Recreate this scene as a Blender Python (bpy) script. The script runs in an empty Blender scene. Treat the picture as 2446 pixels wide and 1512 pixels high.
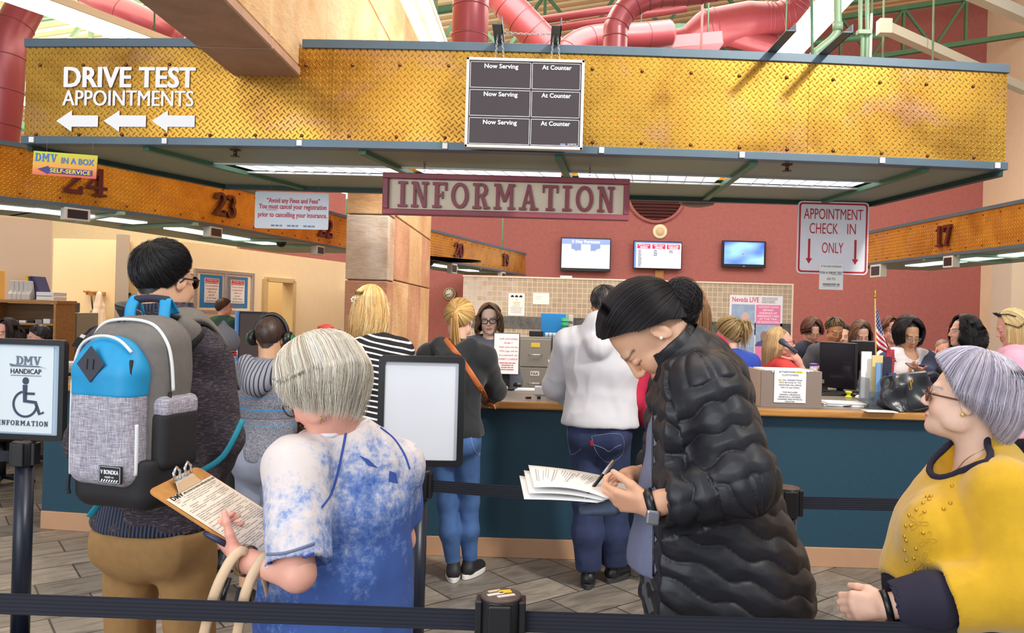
import bpy,math,random
import numpy as np
from mathutils import Vector,Matrix,Euler
random.seed(7);rng=np.random.default_rng(7)
SC=bpy.context.scene
COL=SC.collection
F,CX,CY,RHO,HC=1900.0,1275.0,748.0,0.027,1.62
CR,SR=math.cos(RHO),math.sin(RHO)
cam=bpy.data.objects.new('camera',bpy.data.cameras.new('camera'));COL.objects.link(cam)
cam.data.sensor_fit='HORIZONTAL';cam.data.sensor_width=36.0;cam.data.lens=F/2446*36
cam.data.shift_x=-(CX-1223)/2446;cam.data.shift_y=-(756-CY)/2446
cam.data.clip_start=0.05;cam.data.clip_end=200
cam.matrix_world=Matrix(((CR,-SR,0,0),(0,0,-1,0),(SR,CR,0,HC),(0,0,0,1)))
SC.camera=cam
SC.view_settings.view_transform='Standard';SC.view_settings.look='None'
SC.view_settings.exposure=0.08;SC.view_settings.gamma=1.0;SC.view_settings.use_curve_mapping=False
W=bpy.data.worlds.new('world');SC.world=W;W.use_nodes=True
W.node_tree.nodes['Background'].inputs[0].default_value=(0.86,0.93,1.0,1)
W.node_tree.nodes['Background'].inputs[1].default_value=0.6
def area_light(name,loc,target,sx,sy,power,col=(1,1,1),spread=180):
 d=bpy.data.lights.new(name,'AREA');d.shape='RECTANGLE';d.size=sx;d.size_y=sy
 d.energy=power;d.color=col;d.spread=math.radians(spread)
 o=bpy.data.objects.new(name,d);COL.objects.link(o);o.location=loc
 o.rotation_euler=(Vector(target)-Vector(loc)).to_track_quat('-Z','Y').to_euler()
 return o
area_light('lobby_window_light',(-4.2,-4.6,3.1),(0.2,5,1.3),7,4.5,450,(0.93,0.97,1.0))
area_light('clerestory_window_light',(6.2,-2.2,8.6),(1.0,5.0,2.9),1.0,1.0,110,(1.0,0.95,0.86),50)
area_light('right_wall_fill',(6.6,10.5,6.8),(10.2,13.5,5.0),2,2,190,(1.0,0.93,0.84))  # unseen lamp, added to brighten the cream right wall
area_light('queue_ceiling_light',(-0.5,2.6,5.6),(-0.5,2.9,0),7,3,190,(1.0,0.95,0.88))
area_light('office_ceiling_light',(-7.0,11.5,5.4),(-7.0,12,0),6,6,620,(1.0,0.90,0.74))
area_light('hall_ceiling_light',(3.0,12.5,6.4),(3.0,12.5,0),9,5,640,(1.0,0.93,0.87))
area_light('roof_deck_fill',(-5.6,11.5,3.2),(-5.8,12.0,8),6,5,480,(1.0,0.93,0.82))  # added lamp hidden behind the canopies, brightens the roof deck
area_light('duct_fill',(2.6,8.6,4.2),(2.2,9.4,8),2,3,120,(1.0,0.93,0.85))  # added unseen lamp for pink highlights on the ducts
area_light('pier_fill',(0.2,7.2,5.0),(-0.4,9.3,0.8),5,1.5,230,(1.0,0.94,0.87))  # unseen lamp, tilted to brighten the sandstone pier
def P(px,py,Y):
 u=(px-CX)/F;v=(CY-py)/F
 return Vector(((u*CR-v*SR)*Y,Y,HC+(u*SR+v*CR)*Y))
def PZ(px,py,Z):
 u=(px-CX)/F;v=(CY-py)/F
 return P(px,py,(Z-HC)/(u*SR+v*CR))
def PXL(px,py,X):
 u=(px-CX)/F;v=(CY-py)/F
 return P(px,py,X/(u*CR-v*SR))
EX,EY,EZ=Vector((1,0,0)),Vector((0,1,0)),Vector((0,0,1))
MW={}
def srgb(r,g,b):
 return tuple(((c/255)/12.92 if c/255<=.04045 else((c/255+.055)/1.055)**2.4)for c in(r,g,b))
def tag(o,label=None,cat=None,group=None,kind=None):
 if label:o['label']=label
 if cat:o['category']=cat
 if group:o['group']=group
 if kind:o['kind']=kind
 return o
def thing(name,label,cat,loc=(0,0,0),rotz=0.0,group=None):
 o=bpy.data.objects.new(name,None);COL.objects.link(o);o.empty_display_size=.1
 o.location=loc;o.rotation_euler=(0,0,rotz)
 MW[o]=Matrix.Translation(Vector(loc))@Matrix.Rotation(rotz,4,'Z')
 return tag(o,label,cat,group)
def dup(root,loc,rotz=None,label=None,group=None):
 r=root.copy();COL.objects.link(r);r.location=loc
 if rotz is not None:r.rotation_euler=(0,0,rotz)
 MW[r]=Matrix.Translation(Vector(loc))@Matrix.Rotation(r.rotation_euler[2],4,'Z')
 if label:r['label']=label
 if group:r['group']=group
 for ch in list(root.children):
  c=ch.copy();COL.objects.link(c);c.parent=r;MW[c]=MW[r]
  for g in ch.children:
   d=g.copy();COL.objects.link(d);d.parent=c;MW[d]=MW[r]
 return r
MATS={}
class NT:
 def __init__(s,m):s.t=m.node_tree;s.n=s.t.nodes;s.l=s.t.links
 def new(s,ty,**kw):
  n=s.n.new(ty)
  for k,v in kw.items():
   if k.startswith('i_'):n.inputs[int(k[2:])if k[2:].isdigit()else k[2:]].default_value=v
   else:setattr(n,k,v)
  return n
 def link(s,a,b):s.l.new(a,b)
 def math(s,op,a,b=None,c=None):
  n=s.n.new('ShaderNodeMath');n.operation=op
  for i,x in enumerate((a,b,c)):
   if x is None:continue
   if isinstance(x,(int,float)):n.inputs[i].default_value=x
   else:s.l.new(x,n.inputs[i])
  return n.outputs[0]
 def mix(s,f,a,b):
  n=s.n.new('ShaderNodeMix');n.data_type='RGBA'
  for i,x in((0,f),(6,a),(7,b)):
   if isinstance(x,(int,float)):n.inputs[i].default_value=x
   elif isinstance(x,tuple):n.inputs[i].default_value=(*x,1)if len(x)==3 else x
   else:s.l.new(x,n.inputs[i])
  return n.outputs[2]
 def coords(s,kind='Object'):
  return s.new('ShaderNodeTexCoord').outputs[kind]
 def noise(s,co,scale,detail=3,rough=.55,dist=0):
  n=s.new('ShaderNodeTexNoise');n.inputs['Scale'].default_value=scale;n.inputs['Detail'].default_value=detail
  n.inputs['Roughness'].default_value=rough;n.inputs['Distortion'].default_value=dist
  if co is not None:s.l.new(co,n.inputs['Vector'])
  return n.outputs[0]
 def mapping(s,co,scale=(1,1,1),rot=(0,0,0),loc=(0,0,0)):
  n=s.new('ShaderNodeMapping');n.inputs['Scale'].default_value=scale;n.inputs['Rotation'].default_value=rot;n.inputs['Location'].default_value=loc
  s.l.new(co,n.inputs[0]);return n.outputs[0]
 def ramp(s,f,stops):
  n=s.new('ShaderNodeValToRGB');e=n.color_ramp.elements
  while len(e)>len(stops):e.remove(e[-1])
  while len(e)<len(stops):e.new(.5)
  for el,(p,c)in zip(e,stops):el.position=p;el.color=(*c,1)if len(c)==3 else c
  s.l.new(f,n.inputs[0]);return n.outputs[0]
 def bump(s,h,strength=.3,dist=.01):
  n=s.new('ShaderNodeBump');n.inputs['Strength'].default_value=strength;n.inputs['Distance'].default_value=dist
  s.l.new(h,n.inputs['Height']);return n.outputs[0]
def mat(name,col,rough=.5,metal=0,var=0,vscale=8,bump=0,bscale=60,bdist=.004,emit=0,spec=None,stretch=None,sheen=0,attr=False,coat=0):
 """principled material; var = colour mottling by noise, bump = fine relief by noise"""
 if name in MATS:return MATS[name]
 m=bpy.data.materials.new(name);m.use_nodes=True;MATS[name]=m
 t=NT(m);b=t.n['Principled BSDF'];c=srgb(*col);m.diffuse_color=(*c,1)
 b.inputs['Base Color'].default_value=(*c,1);b.inputs['Roughness'].default_value=rough;b.inputs['Metallic'].default_value=metal
 if spec is not None:b.inputs['Specular IOR Level'].default_value=spec
 if sheen:b.inputs['Sheen Weight'].default_value=sheen;b.inputs['Sheen Roughness'].default_value=.5
 if coat:b.inputs['Coat Weight'].default_value=coat;b.inputs['Coat Roughness'].default_value=.15
 co=t.coords()
 if stretch:co=t.mapping(co,stretch)
 base=None
 if attr:
  a=t.new('ShaderNodeAttribute');a.attribute_name='Col';base=a.outputs[0];t.link(base,b.inputs['Base Color'])
 if var:
  n=t.noise(co,vscale,4)
  lo=tuple(x*(1-var)for x in c);hi=tuple(min(1,x*(1+var))for x in c)
  out=t.ramp(n,[(.3,lo),(.7,hi)])
  if base is not None:
   mx=t.new('ShaderNodeMix');mx.data_type='RGBA';mx.blend_type='MULTIPLY';mx.inputs[0].default_value=1
   f=t.ramp(n,[(.3,(1-var,)*3),(.7,(1,1,1))]);t.link(base,mx.inputs[6]);t.link(f,mx.inputs[7]);out=mx.outputs[2]
  t.link(out,b.inputs['Base Color'])
 if bump:
  t.link(t.bump(t.noise(co,bscale,3),bump,bdist),b.inputs['Normal'])
 if emit:
  b.inputs['Emission Color'].default_value=(*c,1);b.inputs['Emission Strength'].default_value=emit
 return m
def wrap_nodes(name,col,rough=.5,metal=0):
 m=mat(name,col,rough,metal);t=NT(m);return m,t,t.n['Principled BSDF']
TXT={}
def text_mesh(s,bold=0.0,shear=0.0):
 key=(s,bold,shear)
 if key not in TXT:
  cu=bpy.data.curves.new('t','FONT');cu.body=s;cu.size=1;cu.offset=bold;cu.shear=shear;cu.resolution_u=3;cu.space_character=1+2.0*max(0,bold)
  ob=bpy.data.objects.new('t',cu);COL.objects.link(ob)
  dg=bpy.context.evaluated_depsgraph_get()
  me=ob.evaluated_get(dg).to_mesh()
  v=np.array([x.co[:2]for x in me.vertices])if len(me.vertices)else np.zeros((0,2));f=[tuple(p.vertices)for p in me.polygons]
  ob.evaluated_get(dg).to_mesh_clear();bpy.data.objects.remove(ob);bpy.data.curves.remove(cu)
  TXT[key]=(v,f)
 return TXT[key]
class MB:
 def __init__(s):s.v=[];s.f=[];s.m=[];s.sm=[];s.uv={}
 def add(s,vs,fs,mi=0,sm=False):
  o=len(s.v);s.v.extend([Vector(x)for x in vs])
  for f in fs:s.f.append(tuple(i+o for i in f));s.m.append(mi);s.sm.append(sm)
  return s
 def box(s,c,size,R=None,mi=0):
  c=Vector(c);hx,hy,hz=(x/2 for x in size)
  vs=[Vector((sx*hx,sy*hy,sz*hz))for sz in(-1,1)for sy in(-1,1)for sx in(-1,1)]
  if R is not None:
   if not isinstance(R,Matrix):R=Euler(R).to_matrix()
   vs=[R@x for x in vs]
  return s.add([c+x for x in vs],[(0,2,3,1),(4,5,7,6),(0,1,5,4),(2,6,7,3),(0,4,6,2),(1,3,7,5)],mi)
 def bx(s,x0,x1,y0,y1,z0,z1,mi=0):return s.box(((x0+x1)/2,(y0+y1)/2,(z0+z1)/2),(abs(x1-x0),abs(y1-y0),abs(z1-z0)),None,mi)
 def bar(s,p0,p1,w,h,up=EZ,mi=0):
  p0,p1=Vector(p0),Vector(p1);d=(p1-p0);L=d.length;d=d/L
  up=Vector(up)
  if abs(d.dot(up))>.98:up=EX if abs(d.x)<.9 else EY
  x=d.cross(up).normalized();z=x.cross(d)
  return s.box((p0+p1)/2,(w,L,h),Matrix((x,d,z)).transposed(),mi)
 def tube(s,pts,r,n=8,closed=False,mi=0,sm=True,ell=None,up=None):
  pts=[Vector(p)for p in pts];N=len(pts);rr=r if isinstance(r,(list,tuple))else[r]*N
  T=[]
  for i in range(N):
   a=pts[i-1]if(i>0 or closed)else pts[i];b=pts[(i+1)%N]if(i<N-1 or closed)else pts[i]
   T.append((b-a).normalized())
  ref=Vector(up)if up is not None else(EZ if abs(T[0].z)<.9 else EX);x=None;vs=[]
  for i in range(N):
   if x is None or up is not None:x=T[i].cross(ref).normalized()
   else:x=(x-T[i]*x.dot(T[i])).normalized()
   y=x.cross(T[i])
   ra,rb=(rr[i],rr[i])if ell is None else(rr[i]*ell[0],rr[i]*ell[1])
   for k in range(n):
    a=2*math.pi*k/n;vs.append(pts[i]+x*ra*math.cos(a)+y*rb*math.sin(a))
  fs=[]
  for i in range(N if closed else N-1):
   j=(i+1)%N
   for k in range(n):fs.append((i*n+k,i*n+(k+1)%n,j*n+(k+1)%n,j*n+k))
  if not closed:
   fs.append(tuple(range(n))[::-1]);fs.append(tuple((N-1)*n+k for k in range(n)))
  return s.add(vs,fs,mi,sm)
 def prism(s,poly,o,ex,ey,depth,mi=0,sm=False):
  o,ex,ey=Vector(o),Vector(ex),Vector(ey);ez=ex.cross(ey).normalized();n=len(poly)
  a=[o+ex*x+ey*y for x,y in poly];b=[p+ez*depth for p in a]
  s.add(a+b,[tuple(range(n))[::-1],tuple(range(n,2*n))]+[(i,(i+1)%n,n+(i+1)%n,n+i)for i in range(n)],mi,sm);return s
 def lathe(s,prof,c,axis=EZ,n=24,mi=0,sm=True):
  c=Vector(c);ax=Vector(axis).normalized();x=ax.orthogonal().normalized();y=ax.cross(x);vs=[]
  for r,z in prof:
   for k in range(n):a=2*math.pi*k/n;vs.append(c+ax*z+(x*math.cos(a)+y*math.sin(a))*r)
  fs=[(i*n+k,i*n+(k+1)%n,(i+1)*n+(k+1)%n,(i+1)*n+k)for i in range(len(prof)-1)for k in range(n)]
  fs.append(tuple(range(n))[::-1]);fs.append(tuple((len(prof)-1)*n+k for k in range(n)))
  return s.add(vs,fs,mi,sm)
 def ell(s,c,r,R=None,nu=16,nv=10,mi=0):
  c=Vector(c);r=(r,r,r)if isinstance(r,(int,float))else r;vs=[]
  for j in range(nv+1):
   t=math.pi*j/nv
   for i in range(nu):
    a=2*math.pi*i/nu;p=Vector((r[0]*math.sin(t)*math.cos(a),r[1]*math.sin(t)*math.sin(a),-r[2]*math.cos(t)))
    vs.append(c+(R@p if R is not None else p))
  return s.add(vs,[(j*nu+i,j*nu+(i+1)%nu,(j+1)*nu+(i+1)%nu,(j+1)*nu+i)for j in range(nv)for i in range(nu)],mi,True)
 def grid(s,fn,nu,nv,mi=0,sm=True,closed=False):
  vs=[fn(i/(nu if closed else nu-1),j/(nv-1))for j in range(nv)for i in range(nu)]
  return s.add(vs,[(j*nu+i,j*nu+(i+1)%nu,(j+1)*nu+(i+1)%nu,(j+1)*nu+i)for j in range(nv-1)for i in range(nu if closed else nu-1)],mi,sm)
 def quad(s,a,b,c,d,mi=0):return s.add([a,b,c,d],[(0,1,2,3)],mi)
 def text(s,t,o,ex,ey,size=None,width=None,height=None,ext=.002,bold=0.0,align='c',mi=0,shear=0.0):
  """o = reference point on the baseline (centre, left or right), ex/ey unit axes"""
  if bold>.02:
   k_=(size or(height or.02)/.73)*(bold-.016)*.6;ex_=Vector(ex)
   w1=None if width is None else width*.985
   for sg in(-1,0,1):s.text(t,Vector(o)+ex_*sg*k_,ex,ey,size,w1,height,ext*(1-.1*sg),0 if 'M' in t else.016,align,mi,shear)
   return s
  v,f=text_mesh(t,0 if 'M' in t else bold,shear)
  if not len(v):return s
  lo,hi=v.min(0),v.max(0);w=hi[0]-lo[0]
  sx=width/w if width else None
  sy=height/(hi[1]-max(lo[1],0)if height else 1)if height else None
  if size:sx=sx or size;sy=sy or size
  sx=sx or sy;sy=sy or sx
  ox={'c':-(lo[0]+w/2),'l':-lo[0],'r':-hi[0]}[align]
  o,ex,ey=Vector(o),Vector(ex),Vector(ey);ez=ex.cross(ey).normalized();n=len(v)
  a=[o+ex*((x+ox)*sx)+ey*(y*sy)+ez*ext for x,y in v]
  s.add(a,f,mi)
  b=[p-ez*ext for p in a];cnt={}
  for q in f:
   for i in range(len(q)):
    e=(q[i],q[(i+1)%len(q)]);k=(min(e),max(e));cnt.setdefault(k,[]).append(e)
  sd=[(e[0][1],e[0][0],e[0][0]+n,e[0][1]+n)for e in cnt.values()if len(e)==1]
  s.add(a+b,sd,mi);return s
 def lines(s,x0,x1,y0,y1,n,o,ex,ey,ext=.0008,mi=0,fill=.5,align='c',words=(3,7)):
  """rows of small dark dashes standing for print too fine to read"""
  o,ex,ey=Vector(o),Vector(ex),Vector(ey);ez=ex.cross(ey).normalized();dy=(y1-y0)/n
  for r in range(n):
   L=(x1-x0)*random.uniform(.65,1);a={'c':(x0+x1)/2-L/2,'l':x0}[align];k=random.randint(*words);cuts=sorted(random.random()for _ in range(k-1));cuts=[0]+cuts+[1]
   yy=y1-dy*(r+.5)
   for c0,c1 in zip(cuts[:-1],cuts[1:]):
    if c1-c0<.04:continue
    q0,q1=a+L*(c0+.012),a+L*(c1-.012)
    if q1<=q0:continue
    s.add([o+ex*q0+ey*(yy-dy*fill/2)+ez*ext,o+ex*q1+ey*(yy-dy*fill/2)+ez*ext,o+ex*q1+ey*(yy+dy*fill/2)+ez*ext,o+ex*q0+ey*(yy+dy*fill/2)+ez*ext],[(0,1,2,3)],mi)
  return s
 def build(s,name,mats,parent=None,bevel=0,seg=2,label=None,cat=None,group=None,kind=None,uv=None,angle=None,solid=0,subs=0):
  me=bpy.data.meshes.new(name)
  if parent is not None:inv=MW[parent].inverted();vs=[inv@x for x in s.v]
  else:
   a=np.array([x[:]for x in s.v]);lo,hi=a.min(0),a.max(0);o=Vector(((lo[0]+hi[0])/2,(lo[1]+hi[1])/2,lo[2]));vs=[x-o for x in s.v]
  me.from_pydata([x[:]for x in vs],[],s.f)
  if not isinstance(mats,(list,tuple)):mats=[mats]
  for m in mats:me.materials.append(m)
  me.polygons.foreach_set('material_index',s.m);me.polygons.foreach_set('use_smooth',s.sm)
  if uv is not None:
   L=me.uv_layers.new(name='UVMap')
   for lp in me.loops:L.data[lp.index].uv=uv(s.v[lp.vertex_index])
  me.update()
  ob=bpy.data.objects.new(name,me);COL.objects.link(ob)
  if parent is not None:ob.parent=parent;MW[ob]=MW[parent]
  else:ob.location=o;MW[ob]=Matrix.Translation(o)
  if solid:md=ob.modifiers.new('s','SOLIDIFY');md.thickness=solid;md.offset=0
  if subs:md=ob.modifiers.new('u','SUBSURF');md.levels=subs;md.render_levels=subs
  if bevel:md=ob.modifiers.new('b','BEVEL');md.width=bevel;md.segments=seg;md.limit_method='ANGLE';md.angle_limit=.6
  return tag(ob,label,cat,group,kind)
def rrect(w,h,r,n=4):
 out=[]
 for cx,cy,a0 in((w/2-r,h/2-r,0),(-w/2+r,h/2-r,90),(-w/2+r,-h/2+r,180),(w/2-r,-h/2+r,270)):
  for k in range(n+1):a=math.radians(a0+90*k/n);out.append((cx+r*math.cos(a),cy+r*math.sin(a)))
 return out
def rectpx(x0,y0,x1,y1,Y):
 """centre and size (m) at depth Y of a camera-facing rectangle seen between two pixel corners"""
 return P((x0+x1)/2,(y0+y1)/2,Y),abs(x1-x0)/F*Y,abs(y1-y0)/F*Y
def bez(p0,p1,p2,p3,n=8):
 p0,p1,p2,p3=map(Vector,(p0,p1,p2,p3))
 return[p0*(1-t)**3+p1*3*t*(1-t)**2+p2*3*t*t*(1-t)+p3*t**3 for t in(i/n for i in range(n+1))]
def smooth_path(pts,n=6):
 pts=[Vector(p)for p in pts];out=[]
 for i in range(len(pts)-1):
  a=pts[max(i-1,0)];b=pts[i];c=pts[i+1];d=pts[min(i+2,len(pts)-1)]
  for k in range(n):
   t=k/n;out.append(.5*((2*b)+(c-a)*t+(2*a-5*b+4*c-d)*t*t+(3*b-a-3*c+d)*t**3))
 return out+[pts[-1]]
def m_floor():
 m,t,b=wrap_nodes('floor_tile',(140,132,122),.38);co=t.coords()
 mp=t.mapping(co,rot=(0,0,math.radians(-38)))
 br=t.new('ShaderNodeTexBrick');t.link(mp,br.inputs['Vector']);br.offset=.5
 for k,v in(('Scale',1.0),('Mortar Size',.006),('Mortar Smooth',.2),('Bias',0),('Brick Width',.46),('Row Height',.30)):br.inputs[k].default_value=v
 br.inputs['Color1'].default_value=(*srgb(158,148,136),1);br.inputs['Color2'].default_value=(*srgb(118,112,106),1);br.inputs['Mortar'].default_value=(*srgb(78,70,64),1)
 n=t.noise(t.mapping(mp,(2.2,9,1)),1.6,5,.65,1.2)
 mot=t.ramp(n,[(.32,(.55,.53,.52)),(.5,(.92,.9,.88)),(.72,(1.22,1.2,1.15))])
 mx=t.new('ShaderNodeMix');mx.data_type='RGBA';mx.blend_type='MULTIPLY';mx.inputs[0].default_value=1
 t.link(br.outputs[0],mx.inputs[6]);t.link(mot,mx.inputs[7]);t.link(mx.outputs[2],b.inputs['Base Color'])
 h=t.math('SUBTRACT',t.math('MULTIPLY',n,.35),br.outputs['Fac']);t.link(t.bump(h,.35,.004),b.inputs['Normal'])
 t.link(t.math('ADD',t.math('MULTIPLY',n,.3),.22),b.inputs['Roughness']);return m
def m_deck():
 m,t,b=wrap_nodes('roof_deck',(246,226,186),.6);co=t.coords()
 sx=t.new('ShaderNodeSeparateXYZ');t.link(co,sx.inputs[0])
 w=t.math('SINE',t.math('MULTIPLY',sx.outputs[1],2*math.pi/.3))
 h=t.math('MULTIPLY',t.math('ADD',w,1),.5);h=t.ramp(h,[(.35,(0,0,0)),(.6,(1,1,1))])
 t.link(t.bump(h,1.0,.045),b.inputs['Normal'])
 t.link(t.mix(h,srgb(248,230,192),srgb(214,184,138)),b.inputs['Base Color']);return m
def m_stone(name,a,c,d):
 m,t,b=wrap_nodes(name,a,.85);co=t.coords()
 n1=t.noise(co,1.3,3,.5,.6);n2=t.noise(t.mapping(co,(1,1,2.6),(0,.5,0)),9,6,.7,.8)
 base=t.ramp(n1,[(.3,srgb(*c)),(.5,srgb(*a)),(.72,srgb(*d))])
 f=t.ramp(n2,[(.3,(.78,.76,.74)),(.55,(1,1,1)),(.8,(1.1,1.08,1.05))])
 mx=t.new('ShaderNodeMix');mx.data_type='RGBA';mx.blend_type='MULTIPLY';mx.inputs[0].default_value=.8
 t.link(base,mx.inputs[6]);t.link(f,mx.inputs[7]);t.link(mx.outputs[2],b.inputs['Base Color'])
 t.link(t.bump(n2,.5,.02),b.inputs['Normal']);return m
def m_plate(name,a,c,pitch=.043,rough=.30):
 """raised lozenge tread plate in lacquered brass, pattern laid out on the UV lengths"""
 m,t,b=wrap_nodes(name,a,rough,.82);uv=t.coords('UV')
 sp=t.new('ShaderNodeSeparateXYZ');t.link(uv,sp.inputs[0])
 def cells(ox,oy,sgn):
  gx=t.math('ADD',t.math('DIVIDE',sp.outputs[0],pitch),ox);gy=t.math('ADD',t.math('DIVIDE',sp.outputs[1],pitch),oy)
  fx=t.math('SUBTRACT',t.math('FRACT',gx),.5);fy=t.math('SUBTRACT',t.math('FRACT',gy),.5)
  p=t.math('ADD',fx,t.math('MULTIPLY',fy,sgn));q=t.math('SUBTRACT',fx,t.math('MULTIPLY',fy,sgn))
  r=t.math('ADD',t.math('POWER',t.math('DIVIDE',p,.52),2),t.math('POWER',t.math('DIVIDE',q,.16),2))
  return t.math('MAXIMUM',t.math('SUBTRACT',1,r),0)
 h=t.math('MAXIMUM',cells(0,0,1),cells(.5,.5,-1))
 h=t.math('POWER',h,.6)
 co=t.coords();n=t.noise(co,2.2,4,.6,.5);n3=t.noise(co,1.1,2)
 t.link(t.bump(t.math('ADD',h,t.math('MULTIPLY',n,.5)),.85,.0065),b.inputs['Normal'])
 col=t.ramp(n,[(.3,srgb(*c)),(.55,srgb(*a)),(.75,tuple(min(1,x*1.12)for x in srgb(*a)))])
 n4=t.noise(t.mapping(co,(1,1,1.6),loc=(3,1,2)),1.7,4,.6,.8);col=t.mix(t.ramp(n4,[(.54,(0,0,0)),(.74,(.5,.5,.5))]),col,srgb(176,128,118))
 t.link(col,b.inputs['Base Color']);t.link(t.math('ADD',t.math('MULTIPLY',n3,.2),rough-.08),b.inputs['Roughness']);return m
def m_perf():
 m,t,b=wrap_nodes('perforated_soffit',(74,92,82),.5,.25);co=t.coords()
 sp=t.new('ShaderNodeSeparateXYZ');t.link(co,sp.inputs[0]);p=.022
 fx=t.math('SUBTRACT',t.math('FRACT',t.math('DIVIDE',t.math('ADD',sp.outputs[0],sp.outputs[1]),p)),.5)
 fy=t.math('SUBTRACT',t.math('FRACT',t.math('DIVIDE',t.math('SUBTRACT',sp.outputs[0],sp.outputs[1]),p)),.5)
 r=t.math('ADD',t.math('MULTIPLY',fx,fx),t.math('MULTIPLY',fy,fy));hole=t.math('LESS_THAN',r,.07)
 t.link(t.mix(hole,srgb(158,170,150),srgb(66,82,72)),b.inputs['Base Color']);return m
def m_mosaic():
 m,t,b=wrap_nodes('mosaic_tile',(176,160,138),.12);co=t.coords()
 sp=t.new('ShaderNodeSeparateXYZ');t.link(co,sp.inputs[0]);p=.068
 gx=t.math('DIVIDE',sp.outputs[0],p);gz=t.math('DIVIDE',sp.outputs[2],p)
 ax=t.math('ABSOLUTE',t.math('SUBTRACT',t.math('FRACT',gx),.5));az=t.math('ABSOLUTE',t.math('SUBTRACT',t.math('FRACT',gz),.5))
 g=t.math('GREATER_THAN',t.math('MAXIMUM',ax,az),.455)
 cb=t.new('ShaderNodeCombineXYZ');t.link(t.math('FLOOR',gx),cb.inputs[0]);t.link(t.math('FLOOR',gz),cb.inputs[2])
 wn=t.new('ShaderNodeTexWhiteNoise');t.link(cb.outputs[0],wn.inputs[0])
 col=t.ramp(wn.outputs[0],[(0,srgb(168,152,132)),(1,srgb(182,166,144))])
 t.link(t.mix(g,col,srgb(214,200,176)),b.inputs['Base Color'])
 t.link(t.math('ADD',t.math('MULTIPLY',g,.6),.1),b.inputs['Roughness'])
 nm=t.new('ShaderNodeVectorMath',operation='MULTIPLY_ADD');t.link(wn.outputs[1],nm.inputs[0]);nm.inputs[1].default_value=(.05,0,.05);nm.inputs[2].default_value=(-.025,-1,-.025)
 t.link(nm.outputs[0],b.inputs['Normal']);return m
def m_wood(name,a,c,rough=.4,sc=(1,14,14)):
 m,t,b=wrap_nodes(name,a,rough);co=t.coords()
 n=t.noise(t.mapping(co,sc),2.5,5,.6,.4);t.link(t.ramp(n,[(.3,srgb(*c)),(.7,srgb(*a))]),b.inputs['Base Color']);return m
M_floor,M_deck,M_perf,M_mosaic=m_floor(),m_deck(),m_perf(),m_mosaic()
M_stone=m_stone('sandstone',(214,172,124),(196,146,104),(232,200,156))
M_stone_pale=m_stone('sandstone_pale',(216,200,184),(176,138,106),(226,220,212))
M_stone_red=m_stone('sandstone_red',(198,146,112),(178,122,92),(214,174,138))
M_joint=mat('stone_joint',(112,84,58),.9)
M_plate=m_plate('brass_tread_plate',(194,146,60),(152,106,42))
M_plate_far=m_plate('brass_tread_plate_amber',(216,156,58),(182,120,36),.043,.34)
M_maroon=mat('maroon_plaster',(164,98,94),.85,var=.08,vscale=14,bump=.15,bscale=160)
M_beige=mat('beige_plaster',(242,218,178),.85,var=.02,bump=.06,bscale=140)
M_cream=mat('cream_plaster',(236,216,186),.85,var=.02,bump=.06,bscale=140)
M_grey_wall=mat('grey_beige_plaster',(196,184,168),.85,var=.02)
M_trim=mat('slate_blue_trim',(84,102,116),.4,.25,var=.05)
M_teal=mat('teal_laminate',(25,63,82),.55,var=.14,vscale=120)
M_kick=mat('tan_rubber_base',(184,142,110),.5,var=.04)
M_green=mat('green_steel_paint',(74,118,90),.45,.1,var=.08)
M_green_lt=mat('pale_green_steel_paint',(146,178,146),.45,.1,var=.06)
M_duct=mat('maroon_duct_paint',(142,60,66),.34,.15,var=.05)
M_duct_dk=mat('duct_seam',(122,48,50),.5)
M_white=mat('white_paint',(238,238,240),.5)
M_sign_white=mat('sign_white',(240,242,248),.45)
M_cream_paint=mat('cream_steel_paint',(230,214,188),.5)
M_tube=mat('fluorescent_tube',(255,252,240),.4,emit=9.0)
M_lens=mat('light_lens',(240,246,255),.4,emit=2.0)
M_black=mat('black_plastic',(22,22,26),.35)
M_black_matt=mat('black_matt',(26,25,30),.7)
M_navy_bar=mat('black_enamel',(24,30,46),.35,.1)
M_screen=mat('dark_screen',(44,34,40),.3)
M_chrome=mat('chrome',(214,214,218),.16,1)
M_alu=mat('aluminium',(196,194,192),.35,.7)
M_oak=m_wood('honey_oak',(196,142,76),(158,104,48))
M_worktop=mat('grey_worktop',(128,120,110),.3,var=.1,vscale=60)
M_paper=mat('paper_white',(240,238,236),.7)
M_red=mat('sign_red',(188,30,44),.5)
M_crimson=mat('notice_crimson',(206,40,74),.5)
M_ink=mat('ink_black',(30,28,34),.7)
M_inkgrey=mat('ink_grey',(128,124,128),.7)
M_burg=mat('burgundy_paint',(142,62,74),.5,var=.06)
M_digit=mat('burgundy_numeral',(84,24,24),.35)
def slab(name,vs,m,kind='structure',**k):
 b=MB();b.add(vs,[tuple(range(len(vs)))]);return b.build(name,m,kind=kind,**k)
b=MB();b.bx(-16,14,-3,19.4,-.1,0);b.build('floor',M_floor,kind='structure')
def zc(x):return 7.25+.18*x
b=MB();b.add([(-16,1.5,zc(-16)),(13,1.5,zc(13)),(13,19.4,zc(13)),(-16,19.4,zc(-16))],[(0,3,2,1)])
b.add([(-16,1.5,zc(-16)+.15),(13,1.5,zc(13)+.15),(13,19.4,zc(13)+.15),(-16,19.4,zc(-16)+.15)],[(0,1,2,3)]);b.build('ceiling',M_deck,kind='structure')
b=MB();b.bx(-6.75,10.25,18.2,18.5,0,9.4);b.build('wall_back',M_maroon,kind='structure')
b=MB();b.bx(-16,-6.76,18.0,18.3,0,7.2);b.build('wall_left',M_beige,kind='structure')
b=MB();b.bx(10.2,10.5,8.5,18.5,0,9.4);b.build('wall_right',M_cream,kind='structure')
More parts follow.
